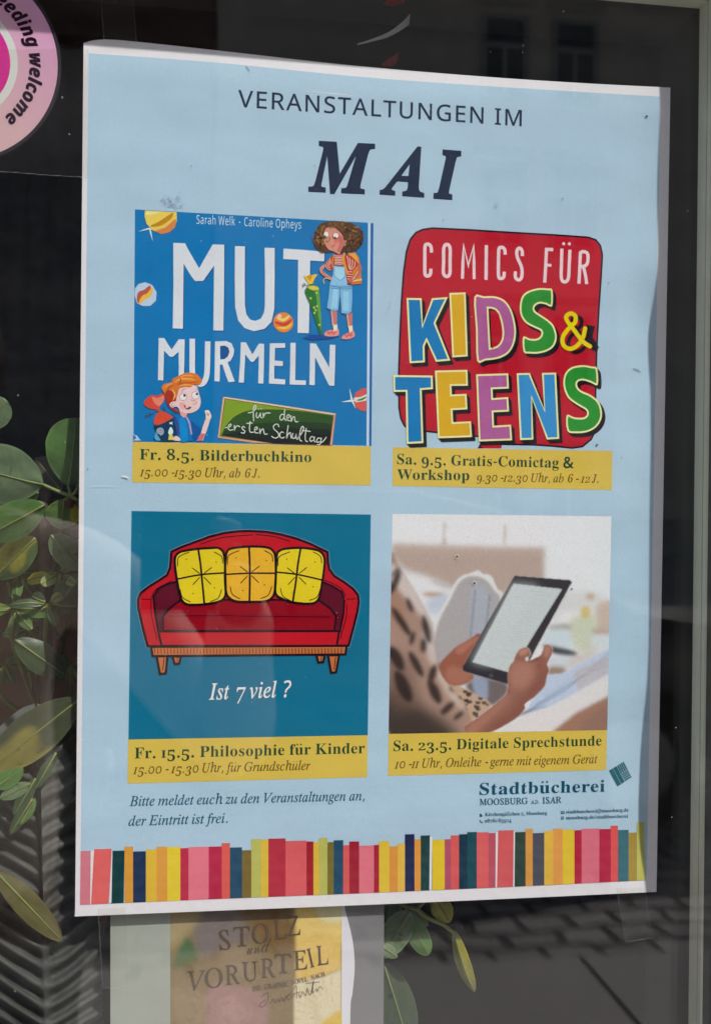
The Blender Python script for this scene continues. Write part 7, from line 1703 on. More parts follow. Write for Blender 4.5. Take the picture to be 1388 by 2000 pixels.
p.stroke([uv(q) for q in [(965, 404), (966, 399), (971, 399), (970, 404), (966, 405)]], .8 * MM, (128, 146, 164))
p.stroke([uv(q) for q in [(1236, 720), (1243, 722), (1249, 726)]], 1.4 * MM, (80, 96, 116))
p.stroke([uv(q) for q in [(481, 130), (488, 138)]], 1.2 * MM, (90, 104, 124), curve=False)
for k in range(26):
    x, y = random.uniform(318, 358), random.uniform(372, 408)
    p.stroke([uv((x, y)), uv((x + random.uniform(-9, 9), y + random.uniform(-7, 7))), uv((x + random.uniform(-12, 12), y + random.uniform(-5, 5)))], random.uniform(.5, 1.1) * MM, random.choice([(132, 150, 172), (118, 136, 160), (150, 168, 188)]), k=2, taper=True)
for k in range(14):
    x, y = random.uniform(750, 764), random.uniform(566, 612)
    p.stroke([uv((x, y)), uv((x + random.uniform(-3, 3), y + random.uniform(3, 9)))], random.uniform(.8, 1.8) * MM, random.choice([(92, 116, 140), (110, 132, 156)]), curve=False, taper=True)
for k in range(12):
    x, y = random.uniform(422, 446), random.uniform(212, 252)
    p.stroke([uv((x, y)), uv((x + random.uniform(2, 8), y + random.uniform(4, 12)))], random.uniform(.6, 1.4) * MM, (198, 214, 226), curve=False, taper=True)
p.stroke([uv(q) for q in [(238, 930), (246, 931), (252, 934)]], 3.2 * MM, (236, 240, 242), taper=True); p.stroke([uv(q) for q in [(170, 950), (210, 949), (240, 950)]], .7 * MM, (196, 214, 226), taper=True)  # the thick white stroke paints a glint of light
for k in range(150):
    x, y = random.uniform(180, 1250), random.uniform(200, 1600)
    p.disc(uv((x, y)), random.uniform(.45, .9) * MM, random.choice([(130, 146, 162), (196, 210, 220), (110, 122, 138)]), n=6)
tag(p.build('scuffs_and_glint', poster), kind='stuff')

# ------------------------------------------------------------------ round sticker on the glass
YS = 0.0006
flat = lambda u, v, h=0.0: (u, YS - h * 0.6, v)
SCX = Vector(uv((-85, 117)))
st = empty('round_sticker', (SCX.x, YS, SCX.y), 'round pink and magenta welcome sticker with black rim, upper left of the window', 'sticker')
MS = (Vector(uv((40, 60))) - Vector(uv((40, 180)))).length / 120      # size of a photo pixel out here
R1 = 192 * MS


def sdisc(name, r0, r1, m, h, parent=st):
    b = MB(); n_ = 72
    v = [flat(SCX.x + r * math.cos(2 * math.pi * k / n_), SCX.y + r * math.sin(2 * math.pi * k / n_), h) for r in (r0, r1) for k in range(n_)]
    if r0 == 0:
        b.add(v[n_:], [tuple(range(n_))], m)
    else:
        b.add(v, [(k, (k + 1) % n_, n_ + (k + 1) % n_, n_ + k) for k in range(n_)], m)
    return b.build(name, parent)


m_pink = bpy.data.materials.new('pink_print'); m_pink.use_nodes = True
nt = m_pink.node_tree; pb = nt.nodes['Principled BSDF']; pb.inputs['Roughness'].default_value = 0.5
tc = nt.nodes.new('ShaderNodeTexCoord'); sx = nt.nodes.new('ShaderNodeSeparateXYZ'); nt.links.new(tc.outputs['Object'], sx.inputs[0])
ma = nt.nodes.new('ShaderNodeMath'); ma.operation = 'MULTIPLY_ADD'; ma.inputs[1].default_value = 0.7; nt.links.new(sx.outputs['Z'], ma.inputs[0]); nt.links.new(sx.outputs['X'], ma.inputs[2])
mr = nt.nodes.new('ShaderNodeMapRange'); mr.inputs[1].default_value, mr.inputs[2].default_value = 0.0, 0.06; nt.links.new(ma.outputs[0], mr.inputs[0])
cr = nt.nodes.new('ShaderNodeValToRGB'); cr.color_ramp.elements[0].color = (*[v * KP for v in lin((206, 172, 176))], 1); cr.color_ramp.elements[1].color = (*[v * KP for v in lin((206, 150, 190))], 1)
nt.links.new(mr.outputs[0], cr.inputs[0]); nt.links.new(cr.outputs[0], pb.inputs['Base Color'])
m_mag = mat('magenta_print', tuple(v * KP for v in lin((200, 38, 140))), 0.5, 0.2, 0.12, 60)
m_rim = mat('black_sticker_rim', (0.022, 0.020, 0.026), 0.6, 0.2)
sdisc('rim', R1, 199 * MS, m_rim, 0.0)
sdisc('outer_ring', 116 * MS, R1, m_pink, 0.0)
sdisc('white_ring', 101.5 * MS, 116 * MS, ink((206, 210, 206), .04), 0.0)
sdisc('centre', 0, 101.5 * MS, m_mag, 0.0)
tx = Print(0.0002, flat)
word = 'breastfeeding welcome'
cur, items = 0.0, []
for ch in word:
    g_ = glyph('J', ch, 0.016)
    items.append((cur, g_)); cur += g_[0] + 0.0
rad = 139 * MS; ss = 52 * MS
xw = items[word.index('w')][0]
a_w = math.radians(10.5)
for x0, g_ in items:
    if not g_[1]: continue
    ang = a_w - (x0 - xw + g_[0] / 2) * ss / rad
    er, et = Vector((math.cos(ang), math.sin(ang))), Vector((math.sin(ang), -math.cos(ang)))
    V = [tuple(SCX + er * (rad + q[1] * ss) + et * ((q[0] - g_[0] / 2) * ss)) for q in g_[1]]
    tx.lay(V, g_[2], ink((40, 22, 42)))
tx.build('lettering', st)

# ------------------------------------------------------------------ strips of clear tape
m_tape = clear_mat('clear_tape', 0.012, (0.985, 0.985, 0.975), 0.004, 0.12, (0.8, 0.8, 0.76))
m_edge = clear_mat('tape_edge', 0.03, (0.9, 0.9, 0.88), 0.16, 0.4, (0.75, 0.75, 0.72))


def tape(quad, label, Y, edges, frayed=()):
    e = empty('clear_tape', at(*quad[3], Y), label, 'tape', 'strips of clear tape on the glass')
    b = MB(); q = [at(*p_, Y) for p_ in quad]; t_ = Vector((0, 0.00005, 0))
    b.add(q + [v + t_ for v in q], [(0, 1, 2, 3), (7, 6, 5, 4), (0, 4, 5, 1), (1, 5, 6, 2), (2, 6, 7, 3), (3, 7, 4, 0)], m_tape)
    b.build('strip', e)
    for i0, wd in edges:
        b = MB(); p0, p1 = Vector(quad[i0]), Vector(quad[(i0 + 1) % 4])
        n_ = 40; random.seed(i0 + int(p0.x))
        d_ = (p1 - p0).normalized(); nn = Vector((-d_.y, d_.x)); v = []
        for k in range(n_ + 1):
            j = random.uniform(.3, 1.6) if i0 in frayed else 1.0
            jo = random.uniform(-.8, .8) if i0 in frayed else 0
            c_ = p0.lerp(p1, k / n_) + nn * jo
            for s_ in (-1, 1):
                q_ = c_ + nn * s_ * wd / 2 * j; v.append(at(q_.x, q_.y, Y - 0.00005))
        b.add(v, [(2 * k, 2 * k + 1, 2 * k + 3, 2 * k + 2) for k in range(n_)], m_edge)
        b.build('edge', e)


tape([(-30, 96), (171.5, 96), (170.5, 347), (-30, 333)], 'wide clear tape strip holding the upper left edge of the poster', 0.0004, ((1, .7), (2, 1.3)), (2,))
tape([(196, -20), (259, -20), (267, 86), (204, 84)], 'clear tape strip running up from the top edge of the poster', 0.0004, ((1, .7), (3, .7)))
tape([(1203, 1735), (1258, 1733), (1272, 1832), (1222, 1840)], 'clear tape strip hanging off the lower right corner of the poster', 0.0004, ((1, .6), (2, 1.3), (3, .6)), (2,))
tape([(192, 1775), (246, 1772), (252, 1925), (201, 1930)], 'clear tape strip below the lower left corner of the poster', 0.0004, ((2, 1.2), (3, .9)), (2,))

# ------------------------------------------------------------------ book poster hanging below
YB = 0.0075
bflat = lambda u, v, h=0.0: (u + 0.0, YB - h, v)


def BP(pts):
    return [(lambda q: (q.x, q.z))(at(a, b_, YB)) for a, b_ in pts]


bk = empty('book_poster', at(480, 2050, YB), 'small book cover poster on a grey card, half hidden below the blue events poster', 'poster')
m_card = mat('grey_card', tuple(v * KP for v in lin((152, 158, 148))), 0.6, 0.2, 0.06, 25, 0.1, 60)
m_card_shade = mat('shaded_grey_card', tuple(v * KP for v in lin((116, 116, 117))), 0.6, 0.2, 0.04, 25)
pr = Print(0, bflat)
pr.grid(BP([(216, 1730), (692, 1712), (692, 2130), (216, 2130)]), 8, 8, m_card)
pr.build('card', bk)
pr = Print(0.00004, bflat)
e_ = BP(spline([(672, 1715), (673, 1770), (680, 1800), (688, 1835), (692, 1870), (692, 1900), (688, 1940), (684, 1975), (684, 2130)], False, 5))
pr.poly(e_ + BP([(748, 2130), (750, 1715)]), m_card_shade)  # right end of the sheet, its shade put into the colour
pr.build('shaded_card_end', bk)
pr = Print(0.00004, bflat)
pr.poly(BP([(655, 1730), (673, 1728)]) + e_[3:] + BP([(655, 2130)]), ink((206, 206, 212), .03))  # sunlit strip of the sheet, painted white
pr.build('sunlit_strip', bk)


def bj(pts): return BP([(200 + a / 2.479, 1720 + b_ / 2.479) for a, b_ in pts])


# the cover: a soft printed picture (flowers and leaves, the sunlit right part painted brighter), colours stored on its own mesh
NX, NY = 200, 200
_a = np.linspace(0, 1, NX)[None, :]; _b = np.linspace(0, 1, NY)[:, None]
GX = 330 + 828 * _a + 0 * _b; GY = 20 + 980 * _b + 0 * _a
IMG = np.zeros((NY, NX, 3)); IMG[:] = lin((126, 110, 80))
rng = np.random.default_rng(8)
for pts, c_, r, o_ in (([(330, 60), (480, 70), (490, 190), (410, 270), (340, 340), (325, 250)], (160, 146, 108), 5, .9), ([(440, 260), (480, 160), (520, 110), (600, 110), (720, 220), (700, 300), (600, 330), (540, 360), (470, 370)], (116, 108, 106), 4, .9),
                      ([(600, 40), (760, 30), (940, 40), (960, 300), (860, 380), (760, 300), (700, 200)], (112, 88, 54), 6, .9), ([(345, 430), (370, 330), (410, 275), (450, 330), (460, 380), (400, 425)], (66, 104, 72), 2.5, .85),
                      ([(330, 440), (420, 390), (560, 370), (700, 320), (860, 360), (940, 470), (930, 720), (330, 720)], (132, 114, 86), 6, .7), ([(560, 340), (680, 310), (760, 380), (720, 470), (600, 420)], (146, 130, 108), 5, .6),
                      ([(330, 520), (440, 470), (500, 560), (540, 720), (330, 720)], (138, 118, 88), 4, .7), ([(500, 560), (560, 490), (640, 510), (720, 520), (790, 560), (800, 640), (760, 760), (540, 800), (500, 660)], (156, 124, 118), 3, .9),
                      ([(560, 600), (620, 560), (680, 590), (700, 650), (640, 700), (580, 680)], (166, 134, 128), 3, .8), ([(340, 560), (420, 520), (490, 600), (470, 680), (380, 690)], (150, 132, 104), 3, .6)):
    paint(pts, c_, r, o_)
for k in range(46):                                       # petals
    cx_, cy_ = (640, 640) if k < 28 else (415, 620)
    r = rng.uniform(25, 130); t0 = rng.uniform(0, 6.28); w_ = rng.uniform(.4, .9)
    arc = [(cx_ + r * math.cos(t0 + t) * 1.1, cy_ + r * math.sin(t0 + t) * .85) for t in np.linspace(0, w_, 5)]
    pts = arc + [(cx_ + (r - 7) * math.cos(t0 + t) * 1.1, cy_ + (r - 7) * math.sin(t0 + t) * .85) for t in np.linspace(w_, 0, 5)]
    paint(pts, (112, 86, 80) if k % 2 else ((182, 150, 144) if k < 28 else (168, 150, 120)), 1.2, .35, False)
paint([(935, 0), (1158, 0), (1158, 430), (1000, 480), (935, 480)], (206, 176, 100), 1.5, 1, False)  # from here rightwards the cover is coloured as if sunlit
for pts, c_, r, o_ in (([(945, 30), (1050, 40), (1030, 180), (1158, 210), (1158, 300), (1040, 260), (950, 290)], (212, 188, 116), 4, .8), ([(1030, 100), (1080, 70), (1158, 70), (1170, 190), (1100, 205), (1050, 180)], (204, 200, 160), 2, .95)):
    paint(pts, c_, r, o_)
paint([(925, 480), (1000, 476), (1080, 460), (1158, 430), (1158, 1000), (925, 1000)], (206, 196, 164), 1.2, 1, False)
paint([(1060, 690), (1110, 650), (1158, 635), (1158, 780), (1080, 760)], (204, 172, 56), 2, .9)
for k in range(12):
    a0 = math.radians(92 + k * 13); ca, sa = math.cos(a0), math.sin(a0)
    paint([(1115 + 55 * ca, 660 - 55 * sa), (1115 + 190 * ca + 2 * sa, 660 - 190 * sa + 2 * ca), (1115 + 190 * ca - 2 * sa, 660 - 190 * sa - 2 * ca)], (170, 148, 100), .8, .7, False)
for x0, y0, x1, y1 in ((960, 300, 1040, 262), (1040, 262, 1158, 282), (950, 150, 1005, 212), (1005, 212, 1070, 190)): paint([(x0, y0), (x1, y1), (x1, y1 + 5), (x0, y0 + 5)], (190, 156, 84), 1, .6, False)
IMG *= (1 + 0.06 * blur(rng.normal(0, 1, (NY, NX)), .9))[..., None] * (1 + 0.25 * blur(rng.normal(0, 1, (NY, NX)), 9))[..., None]
IMG = np.clip((IMG - VEIL) * KP, 0.006, .86)
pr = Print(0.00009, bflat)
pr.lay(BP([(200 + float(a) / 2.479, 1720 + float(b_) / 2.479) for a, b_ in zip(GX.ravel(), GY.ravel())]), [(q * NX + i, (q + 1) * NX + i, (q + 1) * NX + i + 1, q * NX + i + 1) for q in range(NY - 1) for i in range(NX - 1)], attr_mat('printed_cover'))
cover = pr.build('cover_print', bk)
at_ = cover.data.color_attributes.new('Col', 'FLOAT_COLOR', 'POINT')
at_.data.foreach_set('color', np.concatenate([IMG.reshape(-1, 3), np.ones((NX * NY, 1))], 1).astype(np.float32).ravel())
pr = Print(0.00040, bflat)
TXT = (92, 80, 66)


def bt(f, s, p0, p1, cap, c=TXT, **k):
    a, b_ = BP([(200 + p0[0] / 2.479, 1720 + p0[1] / 2.479), (200 + p1[0] / 2.479, 1720 + p1[1] / 2.479)])
    pr.text(f, s, a, b_, cap / 2.479 * MM * 1.012, c, **k)


for ch, x0, x1, y in (('S', 568, 622, 335), ('T', 635, 715, 318), ('O', 724, 808, 303), ('L', 832, 892, 283), ('Z', 896, 958, 266)): bt('T', ch, (x0, y), (x1, y - 6), 92, shear=-.28, bold=.002)
for ch, x0, x1, y in (('V', 412, 498, 532), ('O', 496, 584, 518), ('R', 596, 668, 503), ('U', 676, 752, 487), ('R', 768, 840, 470), ('T', 836, 914, 448), ('E', 928, 992, 432), ('I', 1006, 1028, 420), ('L', 1040, 1094, 408)): bt('T', ch, (x0, y), (x1, y - 6), 92, shear=-.28, bold=.002)
bt('C', 'u', (702, 356), (730, 352), 60); bt('C', 'n', (734, 352), (764, 347), 60); bt('C', 'd', (768, 346), (822, 342), 75)
bt('T', 'DIE', (728, 533), (768, 528), 24, (104, 88, 72), shear=-.28, bold=.006); bt('T', 'GRAPHIC', (784, 525), (904, 508), 24, (96, 80, 66), shear=-.28, bold=.006); bt('T', 'NOVEL', (916, 503), (996, 484), 22, (96, 80, 66), shear=-.28, bold=.006); bt('T', 'NACH', (1012, 478), (1078, 460), 22, (96, 80, 66), shear=-.28, bold=.006)
for l in ([(770, 560), (800, 540), (800, 580), (775, 610), (760, 598), (790, 575)], [(812, 590), (826, 572), (836, 590), (850, 570), (856, 586), (868, 562), (880, 584), (892, 558), (900, 575), (930, 552)], [(868, 580), (920, 530), (938, 505), (940, 570)], [(890, 558), (960, 535)],
          [(950, 545), (958, 565), (968, 535), (985, 555), (990, 520), (1000, 545), (1010, 545), (1022, 480), (1018, 540), (1035, 520), (1040, 535), (1052, 510), (1068, 525)], [(985, 495), (1050, 488)]):
    pr.stroke(bj(l), .9 * MM, (78, 64, 52), k=4)
pr.build('lettering', bk)

# ------------------------------------------------------------------ plants behind the glass
from mathutils import noise as mnoise
_lm = {}


def leaf_mat(name, c, c2=None, sc=60, trans=0.3, rough=0.36, amount=0.5):
    m = bpy.data.materials.new(name); m.use_nodes = True
    nt = m.node_tree; p_ = nt.nodes['Principled BSDF']
    p_.inputs['Roughness'].default_value = rough; p_.inputs['Specular IOR Level'].default_value = 0.4
    at_ = nt.nodes.new('ShaderNodeAttribute'); at_.attribute_name = 'Col'
    nt.links.new(at_.outputs['Color'], p_.inputs['Base Color'])
    tc_ = nt.nodes.new('ShaderNodeTexCoord'); n_ = nt.nodes.new('ShaderNodeTexNoise'); n_.inputs['Scale'].default_value = 260
    nt.links.new(tc_.outputs['Object'], n_.inputs['Vector'])
    bp_ = nt.nodes.new('ShaderNodeBump'); bp_.inputs['Strength'].default_value = 0.2; bp_.inputs['Distance'].default_value = 0.0006
    nt.links.new(n_.outputs['Fac'], bp_.inputs['Height']); nt.links.new(bp_.outputs[0], p_.inputs['Normal'])
    t_ = nt.nodes.new('ShaderNodeBsdfTranslucent')
    sc_ = nt.nodes.new('ShaderNodeVectorMath'); sc_.operation = 'MULTIPLY'; sc_.inputs[1].default_value = (2.0, 2.0, 1.0)
    nt.links.new(at_.outputs['Color'], sc_.inputs[0]); nt.links.new(sc_.outputs[0], t_.inputs[0])
    mx = nt.nodes.new('ShaderNodeMixShader'); mx.inputs[0].default_value = trans
    nt.links.new(p_.outputs[0], mx.inputs[1]); nt.links.new(t_.outputs[0], mx.inputs[2])
    nt.links.new(mx.outputs[0], nt.nodes['Material Output'].inputs['Surface'])
    _lm[name] = (tuple(v * 1.22 for v in c), c2, sc, amount)
    return m


m_leaf = leaf_mat('green_leaf', (0.10, 0.20, 0.055))
m_leaf2 = leaf_mat('grey_green_leaf', (0.15, 0.22, 0.115))
m_leafd = leaf_mat('dark_leaf', (0.045, 0.075, 0.035), trans=.15)
m_varie = leaf_mat('variegated_leaf', (0.10, 0.17, 0.05), (0.50, 0.48, 0.06), 46)
m_pale = leaf_mat('pale_leaf', (0.24, 0.33, 0.16), (0.34, 0.40, 0.16), 60)
m_yleaf = leaf_mat('yellowing_leaf', (0.26, 0.28, 0.06), (0.42, 0.38, 0.05), 40)
m_stem = mat('green_stem', (0.22, 0.27, 0.08), 0.5, 0.3, 0.2, 80)
m_bark = mat('brown_stem', (0.12, 0.07, 0.045), 0.8, 0.2, 0.3, 90, 0.5, 200)
m_stake = mat('brown_stake', (0.11, 0.075, 0.06), 0.7, 0.3, 0.25, 70, 0.3, 200)
m_pleat = mat('grey_pleated_leaf', (0.07, 0.074, 0.066), 0.6, 0.3, 0.5, 26, 0.5, 150)
m_pot = mat('red_brown_pot', (0.2, 0.095, 0.065), 0.75, 0.25, 0.45, 16, 0.5, 60)


def leaf(parent, base, tip, Y0, Y1, width, m, fold=.25, bend=.18, shape=.62, name='leaf', nl=44, nw=16, roll=0.0):
    """blade from base to tip (photo pixels at depths Y0, Y1); width in pixels"""
    B, T = at(*base, Y0), at(*tip, Y1)
    ax = T - B; L = ax.length; a = ax.normalized()
    view = (CAM_LOC - (B + T) / 2).normalized()
    s_ = a.cross(view).normalized(); n_ = s_.cross(a).normalized()
    if roll:
        s_, n_ = s_ * math.cos(roll) + n_ * math.sin(roll), n_ * math.cos(roll) - s_ * math.sin(roll)
    hw = width * MM * 0.5 * (1 + (Y0 + Y1) / 2 / .55)
    v, f, cols = [], [], []
    c1, c2, nsc, amt = _lm[m.name]
    off = Vector((random.uniform(0, 9), random.uniform(0, 9), random.uniform(0, 9)))
    for i in range(nl + 1):
        t_ = i / nl
        e1, e2 = shape, 1 - shape
        k = (t_ ** (e1 * 1.35)) * ((1 - t_) ** (e2 * 1.35)) / ((e1 ** (e1 * 1.35)) * (e2 ** (e2 * 1.35)))
        k = max(k, 0.03 if t_ < 1 else 0.0)
        for j in range(nw + 1):
            q = (j / nw - .5) * 2
            dx = q * hw * k
            dz = -abs(q) * hw * k * fold + L * bend * math.sin(math.pi * t_) * .5 + 0.02 * hw * math.sin(9 * t_ + 4 * q)
            rag = 1 + .035 * mnoise.noise(off + Vector((t_ * 7, 3 * (q > 0), 0))) if abs(q) > .85 else 1
            v.append(B + a * (L * t_) + s_ * (dx * rag) + n_ * (dz + hw * .05 * mnoise.noise(off + Vector((t_ * 3, q * 1.5, 1)))))
            vein = max(0, 1 - abs(((t_ * 9 - abs(q) * 1.6) % 1) - .5) * 9)
            mot = 1 + .22 * mnoise.noise(off + Vector((t_ * 6, q * 4, 0))) + .14 * vein + (.35 if abs(q) > .93 else 0)
            cc = c1
            if c2:
                pn = mnoise.noise(off + Vector((dx * nsc, t_ * L * nsc * .6, 0))) + .5 * mnoise.noise(off + Vector((dx * nsc * 3.1, t_ * L * nsc * 1.6, 4)))
                k2 = min(1, max(0, (pn + .05) * 9))
                cc = tuple(x * (1 - k2) + y * k2 for x, y in zip(c1, c2))
            if mnoise.noise(off + Vector((dx * 300, t_ * L * 300, 8))) > .62: mot *= .55
            cols += [*(max(0.004, x * mot) for x in cc), 1.0]
    w_ = nw + 1
    for i in range(nl):
        for j in range(nw):
            f.append((i * w_ + j, i * w_ + j + 1, (i + 1) * w_ + j + 1, (i + 1) * w_ + j))
    b = MB(); b.add(v, f, m)
    mid = [v[i * w_ + nw // 2] + n_ * 0.0001 for i in range(0, nl + 1, 4)]
    nm = len(mid)
    b.tube(mid, [0.0006 * (1 - .8 * i / nm) for i in range(nm)], m_stem, 5)
    o = b.build(name, parent, smooth=True)
    cols += [.2, .25, .1, 1.0] * (len(o.data.vertices) - len(v))
    o.data.color_attributes.new('Col', 'FLOAT_COLOR', 'POINT').data.foreach_set('color', cols)
    return o


def stalk(parent, pts, r, m=None, name='stem'):
    b = MB(); q = [at(a, c_, Y) for a, c_, Y in pts]
    q = [Vector(v) for v in _sp3(q)]
    b.tube(q, list(np.linspace(r, r * .75, len(q))), m or m_stem, 8)
    return b.build(name, parent, smooth=True)


def _sp3(P, k=5):
    out = []
    n = len(P)
    for i in range(n - 1):
        p0, p1, p2, p3 = P[max(i - 1, 0)], P[i], P[i + 1], P[min(i + 2, n - 1)]
        for j in range(k):
            t = j / k
            out.append(0.5 * ((2 * p1) + (p2 - p0) * t + (2 * p0 - 5 * p1 + 4 * p2 - p3) * t * t + (3 * p1 - p0 - 3 * p2 + p3) * t ** 3))
    out.append(P[-1])
    return out


# umbrella plant, left
pl = empty('umbrella_plant', at(110, 1420, .07), 'umbrella plant with broad green and variegated leaves, left of the blue poster', 'plant')
HUB = (137, 968)
stalk(pl, [(HUB[0], HUB[1] + 4, .020), (126, 1060, .035), (108, 1150, .05), (92, 1250, .06), (70, 1330, .075), (80, 1430, .09)], .0026, m_bark)
leaf(pl, (84, 946), (-75, 905), .016, .014, 112, m_leaf2, .10, .10, .5, roll=.25)
leaf(pl, (134, 950), (149, 816), .020, .012, 100, m_leaf, .16, .12, .60, roll=-.2)
leaf(pl, (126, 975), (120, 1034), .020, .022, 62, m_varie, .2, .12, .5)
leaf(pl, (76, 962), (-25, 1003), .022, .030, 40, m_varie, .25, .15, .45)
leaf(pl, (152, 975), (205, 1010), .022, .030, 46, m_leaf, .2, .1, .55)
leaf(pl, (150, 955), (215, 880), .022, .026, 60, m_leaf2, .2, .1, .55)
leaf(pl, (88, 985), (-40, 1052), .020, .024, 74, m_leaf, .15, .1, .5, roll=.3)
leaf(pl, (100, 1045), (160, 1110), .024, .03, 52, m_leaf2, .2, .1, .5)
leaf(pl, (70, 1050), (-10, 1130), .03, .04, 60, m_varie, .2, .1, .5)
leaf(pl, (160, 1120), (100, 1205), .03, .036, 48, m_leafd, .2, .1, .5)
leaf(pl, (30, 1250), (130, 1320), .03, .034, 56, m_leafd, .2, .1, .5)
leaf(pl, (-50, 838), (16, 784), .02, .016, 60, m_leaf2, .1, .1, .6)
leaf(pl, (120, 958), (70, 895), .024, .045, 54, leaf_mat('brown_underside', (0.095, 0.075, 0.075), trans=.1), .2, .2, .55)
for tx_, ty_ in ((84, 946), (134, 950), (126, 976), (152, 975), (150, 955)): stalk(pl, [(HUB[0], HUB[1], .020), ((HUB[0] + tx_) / 2 + 2, (HUB[1] + ty_) / 2 + 2, .019), (tx_, ty_, .0175)], .0010, name='petiole')
random.seed(5)
for hub, Y, nn, ln, wd in (((118, 1122), .035, 8, 46, 18), ((40, 1120), .05, 7, 56, 20), ((152, 1100), .05, 7, 60, 26), ((60, 1230), .06, 6, 60, 22), ((140, 1300), .06, 6, 44, 18), ((20, 1060), .06, 6, 60, 26), ((10, 1300), .07, 6, 60, 24), ((95, 1180), .03, 6, 52, 22), ((30, 1190), .04, 7, 64, 26)):
    for k in range(nn):
        a0 = 2 * math.pi * k / nn + random.uniform(-.3, .3)
        l_ = ln * random.uniform(.8, 1.5)
        leaf(pl, (hub[0] + 8 * math.cos(a0), hub[1] + 6 * math.sin(a0)), (hub[0] + l_ * math.cos(a0), hub[1] + l_ * .6 * math.sin(a0) + 6), Y, max(.006, Y + random.uniform(-.012, .02)), wd * random.uniform(.8, 1.25), random.choice([m_leaf2, m_pale, m_leaf, m_varie, m_leafd, m_leafd]), .2, .25, .55, nl=20, nw=8, roll=random.uniform(-.7, .7))
    stalk(pl, [(hub[0], hub[1], Y), (hub[0] - 6, hub[1] + 60, Y + .012), (85, 1420, .09)], .0013)
leaf(pl, (156, 1365), (-30, 1510), .0065, .0075, 84, leaf_mat('olive_yellow_leaf', (0.05, 0.06, 0.03), (0.23, 0.205, 0.05), 26, .15, .5), .12, .03, .5)

sk = MB(); sk.tube([at(88, 950, .030), at(88, 1000, .032), at(90, 1200, .05), at(92, 1470, .07)], .0036, m_stake, 12)
tag(sk.build('plant_stake', smooth=True), 'brown round-topped support stake standing among the umbrella plant leaves', 'stake')

pt = MB()  # pot added in place of a brown veil mirrored in the glass
c_ = at(30, 1400, .20); prof_ = [(0.055, -.16), (.085, .0), (.098, .115), (.104, .118), (.104, .14), (.096, .142), (.09, .12), (0.0, .118)]
n_ = 40
vv = [(c_.x + r * math.cos(2 * math.pi * k / n_), c_.y + r * math.sin(2 * math.pi * k / n_), c_.z + z) for r, z in prof_ for k in range(n_)]
ff = [(i * n_ + k, i * n_ + (k + 1) % n_, (i + 1) * n_ + (k + 1) % n_, (i + 1) * n_ + k) for i in range(len(prof_) - 1) for k in range(n_)]
pt.add(vv, ff, m_pot)
tag(pt.build('veil_pot', smooth=True), 'red-brown round pot added behind the umbrella plant leaves for a reflected brown veil', 'pot')

# pleated leaf, lower left
pp = empty('pleated_plant', at(100, 2080, .05), 'broad dark grey-green leaf with chevron pleats below the umbrella plant', 'plant')


def pleated(parent, x_mid, top, bot, halfw, Y, n_pl, drop, m):
    v, f = [], []
    NU, NV = 48, 150
    for j in range(NV + 1):
        t_ = j / NV
        y = top + (bot - top) * t_
        env = min(1, (max(0.0, t_) / .12) ** .6) * min(1, ((1 - t_) / .16) ** .7) if t_ < 1 else 0
        for i in range(NU + 1):
            q = (i / NU - .5) * 2
            hw = halfw * max(.02, env)
            x = x_mid + 26 * (t_ - .5) + q * hw
            yy = y - abs(q) * drop
            ph = t_ * n_pl + .35 * mnoise.noise(Vector((q * 1.6, t_ * 5, 3)))
            tri = abs((ph % 1) * 2 - 1)
            d = (.0055 + .002 * mnoise.noise(Vector((q * 2, t_ * 9, 7)))) * (tri * tri * (3 - 2 * tri)) * min(1, abs(q) * 6 + .15) + .010 * abs(q) ** 1.5
            v.append(at(x, yy, Y + d))
    w_ = NU + 1
    f = [(j * w_ + i, (j + 1) * w_ + i, (j + 1) * w_ + i + 1, j * w_ + i + 1) for j in range(NV) for i in range(NU)]
    b = MB(); b.add(v, f, m)
    o = b.build('leaf', parent, smooth=True)
    b = MB(); b.tube([at(x_mid + 26 * (t_ - .5), top + (bot - top) * t_, Y - .0002) for t_ in np.linspace(.02, .52, 12)], list(np.linspace(.0018, .0005, 12)), m_leafd, 6)
    b.build('midrib', parent, smooth=True)


pleated(pp, 84, 1440, 2200, 110, .009, 21, 66, m_pleat)
for q0, q1, w_, m_ in (((70, 1520), (28, 1592), 26, m_leafd), ((64, 1560), (20, 1630), 22, m_leafd), ((60, 1530), (0, 1560), 26, m_leaf2), ((40, 1610), (70, 1560), 20, m_leaf), ((-10, 1540), (46, 1500), 34, m_leaf), ((110, 1470), (70, 1540), 22, m_leafd)): leaf(pp, q0, q1, .0065, .007, w_, m_, .1, .03, .5)
leaf(pp, (-10, 1700), (122, 1838), .0065, .0065, 46, leaf_mat('dark_green_yellow_blotched', (0.016, 0.02, 0.014), (0.09, 0.082, 0.024), 34, .04, .6), .05, .02, .5)
stalk(pp, [(84, 1480, .011), (76, 1440, .03), (60, 1400, .08)], .002)

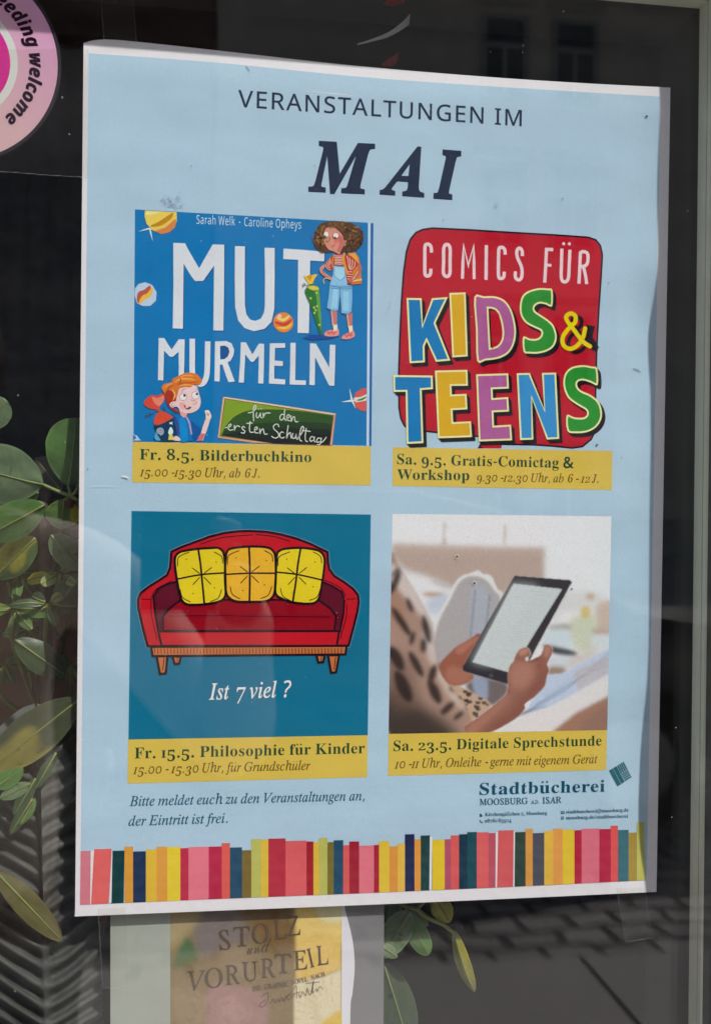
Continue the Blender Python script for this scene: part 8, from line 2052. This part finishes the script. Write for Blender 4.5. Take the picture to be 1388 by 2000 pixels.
# hanging plant, lower right of the book poster
rp = empty('hanging_plant', at(800, 2060, .05), 'green leaved plant with one drooping yellow leaf, right of the book cover poster', 'plant')
leaf(rp, (800, 1778), (742, 1872), .026, .024, 58, m_leaf2, .12, .08, .5, roll=.2)
leaf(rp, (792, 1778), (836, 1866), .028, .022, 42, m_leaf, .15, .1, .58)
leaf(rp, (790, 1772), (836, 1808), .030, .034, 30, m_leaf2, .15, .1, .5)
leaf(rp, (846, 1748), (878, 1802), .030, .026, 42, m_varie, .25, .2, .5)
leaf(rp, (742, 1846), (776, 1870), .022, .022, 24, m_leaf2, .1, .1, .45)
leaf(rp, (770, 1745), (752, 1800), .030, .034, 50, m_leaf, .1, .1, .5)
leaf(rp, (748, 1880), (800, 2045), .040, .040, 74, m_leafd, .15, .1, .5)
stalk(rp, [(845, 1735, .03), (826, 1762, .028), (816, 1776, .026), (840, 1795, .026), (868, 1808, .026), (893, 1829, .026)], .0013)
stalk(rp, [(760, 1750, .03), (790, 1770, .028), (816, 1776, .026)], .0011)
leaf(rp, (886, 1817), (926, 1938), .026, .026, 30, m_yleaf, .35, .22, .5, roll=-.3)

# pale strip and red scraps added behind the upper glass for reflected streaks
m_glint = mat('pale_glint', (0.5, 0.52, 0.55), 0.3, 0.5, 0.2, 60)
m_redd = mat('red_streak', (0.3, 0.02, 0.025), 0.6, 0.2, 0.2, 60)
b = MB()
arc = spline([(698, 86), (725, 78), (758, 66), (785, 48), (800, 34)], False, 6)
v = []
for k, (x, y) in enumerate(arc):
    t_ = k / (len(arc) - 1); wd = 2 + 20 * t_ ** 1.4
    for s_ in (-.35, .65): v.append(at(x - s_ * wd * .1, y + s_ * wd, .012 + .004 * math.sin(3 * t_)))
n_ = len(v)
v += [q + Vector((0, .0004, 0)) for q in v]
f = [(2 * k, 2 * k + 1, 2 * k + 3, 2 * k + 2) for k in range(len(arc) - 1)] + [(n_ + 2 * k + 2, n_ + 2 * k + 3, n_ + 2 * k + 1, n_ + 2 * k) for k in range(len(arc) - 1)]
b.add(v, f, m_glint)
tag(b.build('glint_strip', smooth=True), 'curved pale strip added above the poster in place of a reflected streak', 'streak')
for pts, lab in (([(745, 125), (778, 102), (775, 122), (764, 129), (748, 129)], 'small red scrap in place of a reflected streak, just above the poster top edge'), ([(748, 8), (765, -8), (782, -8), (790, 4), (768, 12)], 'dull red scrap in place of a reflected streak, at the very top')):
    b = MB(); q = [at(x, y, .02) for x, y in pts]; n_ = len(q)
    b.add(q + [w2 + Vector((0, .0006, 0)) for w2 in q], [tuple(range(n_)), tuple(range(2 * n_ - 1, n_ - 1, -1))], m_redd)
    tag(b.build('red_streak'), lab, 'card', 'red scraps added for reflected streaks')

# ------------------------------------------------------------------ dust and dried drops on the glass
m_dust = mat('dust', (0.22, 0.22, 0.21), 0.9, 0.1)
random.seed(42)
b = MB()


def speck(x, y, r, Y=-0.0243, n=7):
    c_ = at(x, y, Y); a0 = random.uniform(0, 6)
    e = random.uniform(.5, 1.0)
    b.add([c_ + Vector((r * math.cos(a0 + 6.283 * k / n) * e, 0, r * math.sin(a0 + 6.283 * k / n))) for k in range(n)], [tuple(range(n))], m_dust)


for k in range(900):
    x, y = random.uniform(-100, 1480), random.uniform(-80, 2080)
    speck(x, y, min(.00017, abs(random.gauss(0, 1)) * .00006 + .00003))
for x, y, r in ((122, 190, .0006), (136, 262, .0004), (1100, 22, .0003), (1021, 89, .0003), (127, 863, .0004), (1319, 1421, .0004), (1311, 1596, .0004), (1299, 393, .0003), (1342, 412, .0003), (30, 1936, .0005), (1020, 102, .0003), (957, 101, .0003), (100, 840, .0003), (36, 772, .0004)): speck(x, y, r)
for k in range(60):                                  # a sprinkle below the poster
    speck(random.gauss(980, 150), random.gauss(1830, 40), random.uniform(.00006, .00014))
tag(b.build('dust'), kind='stuff')
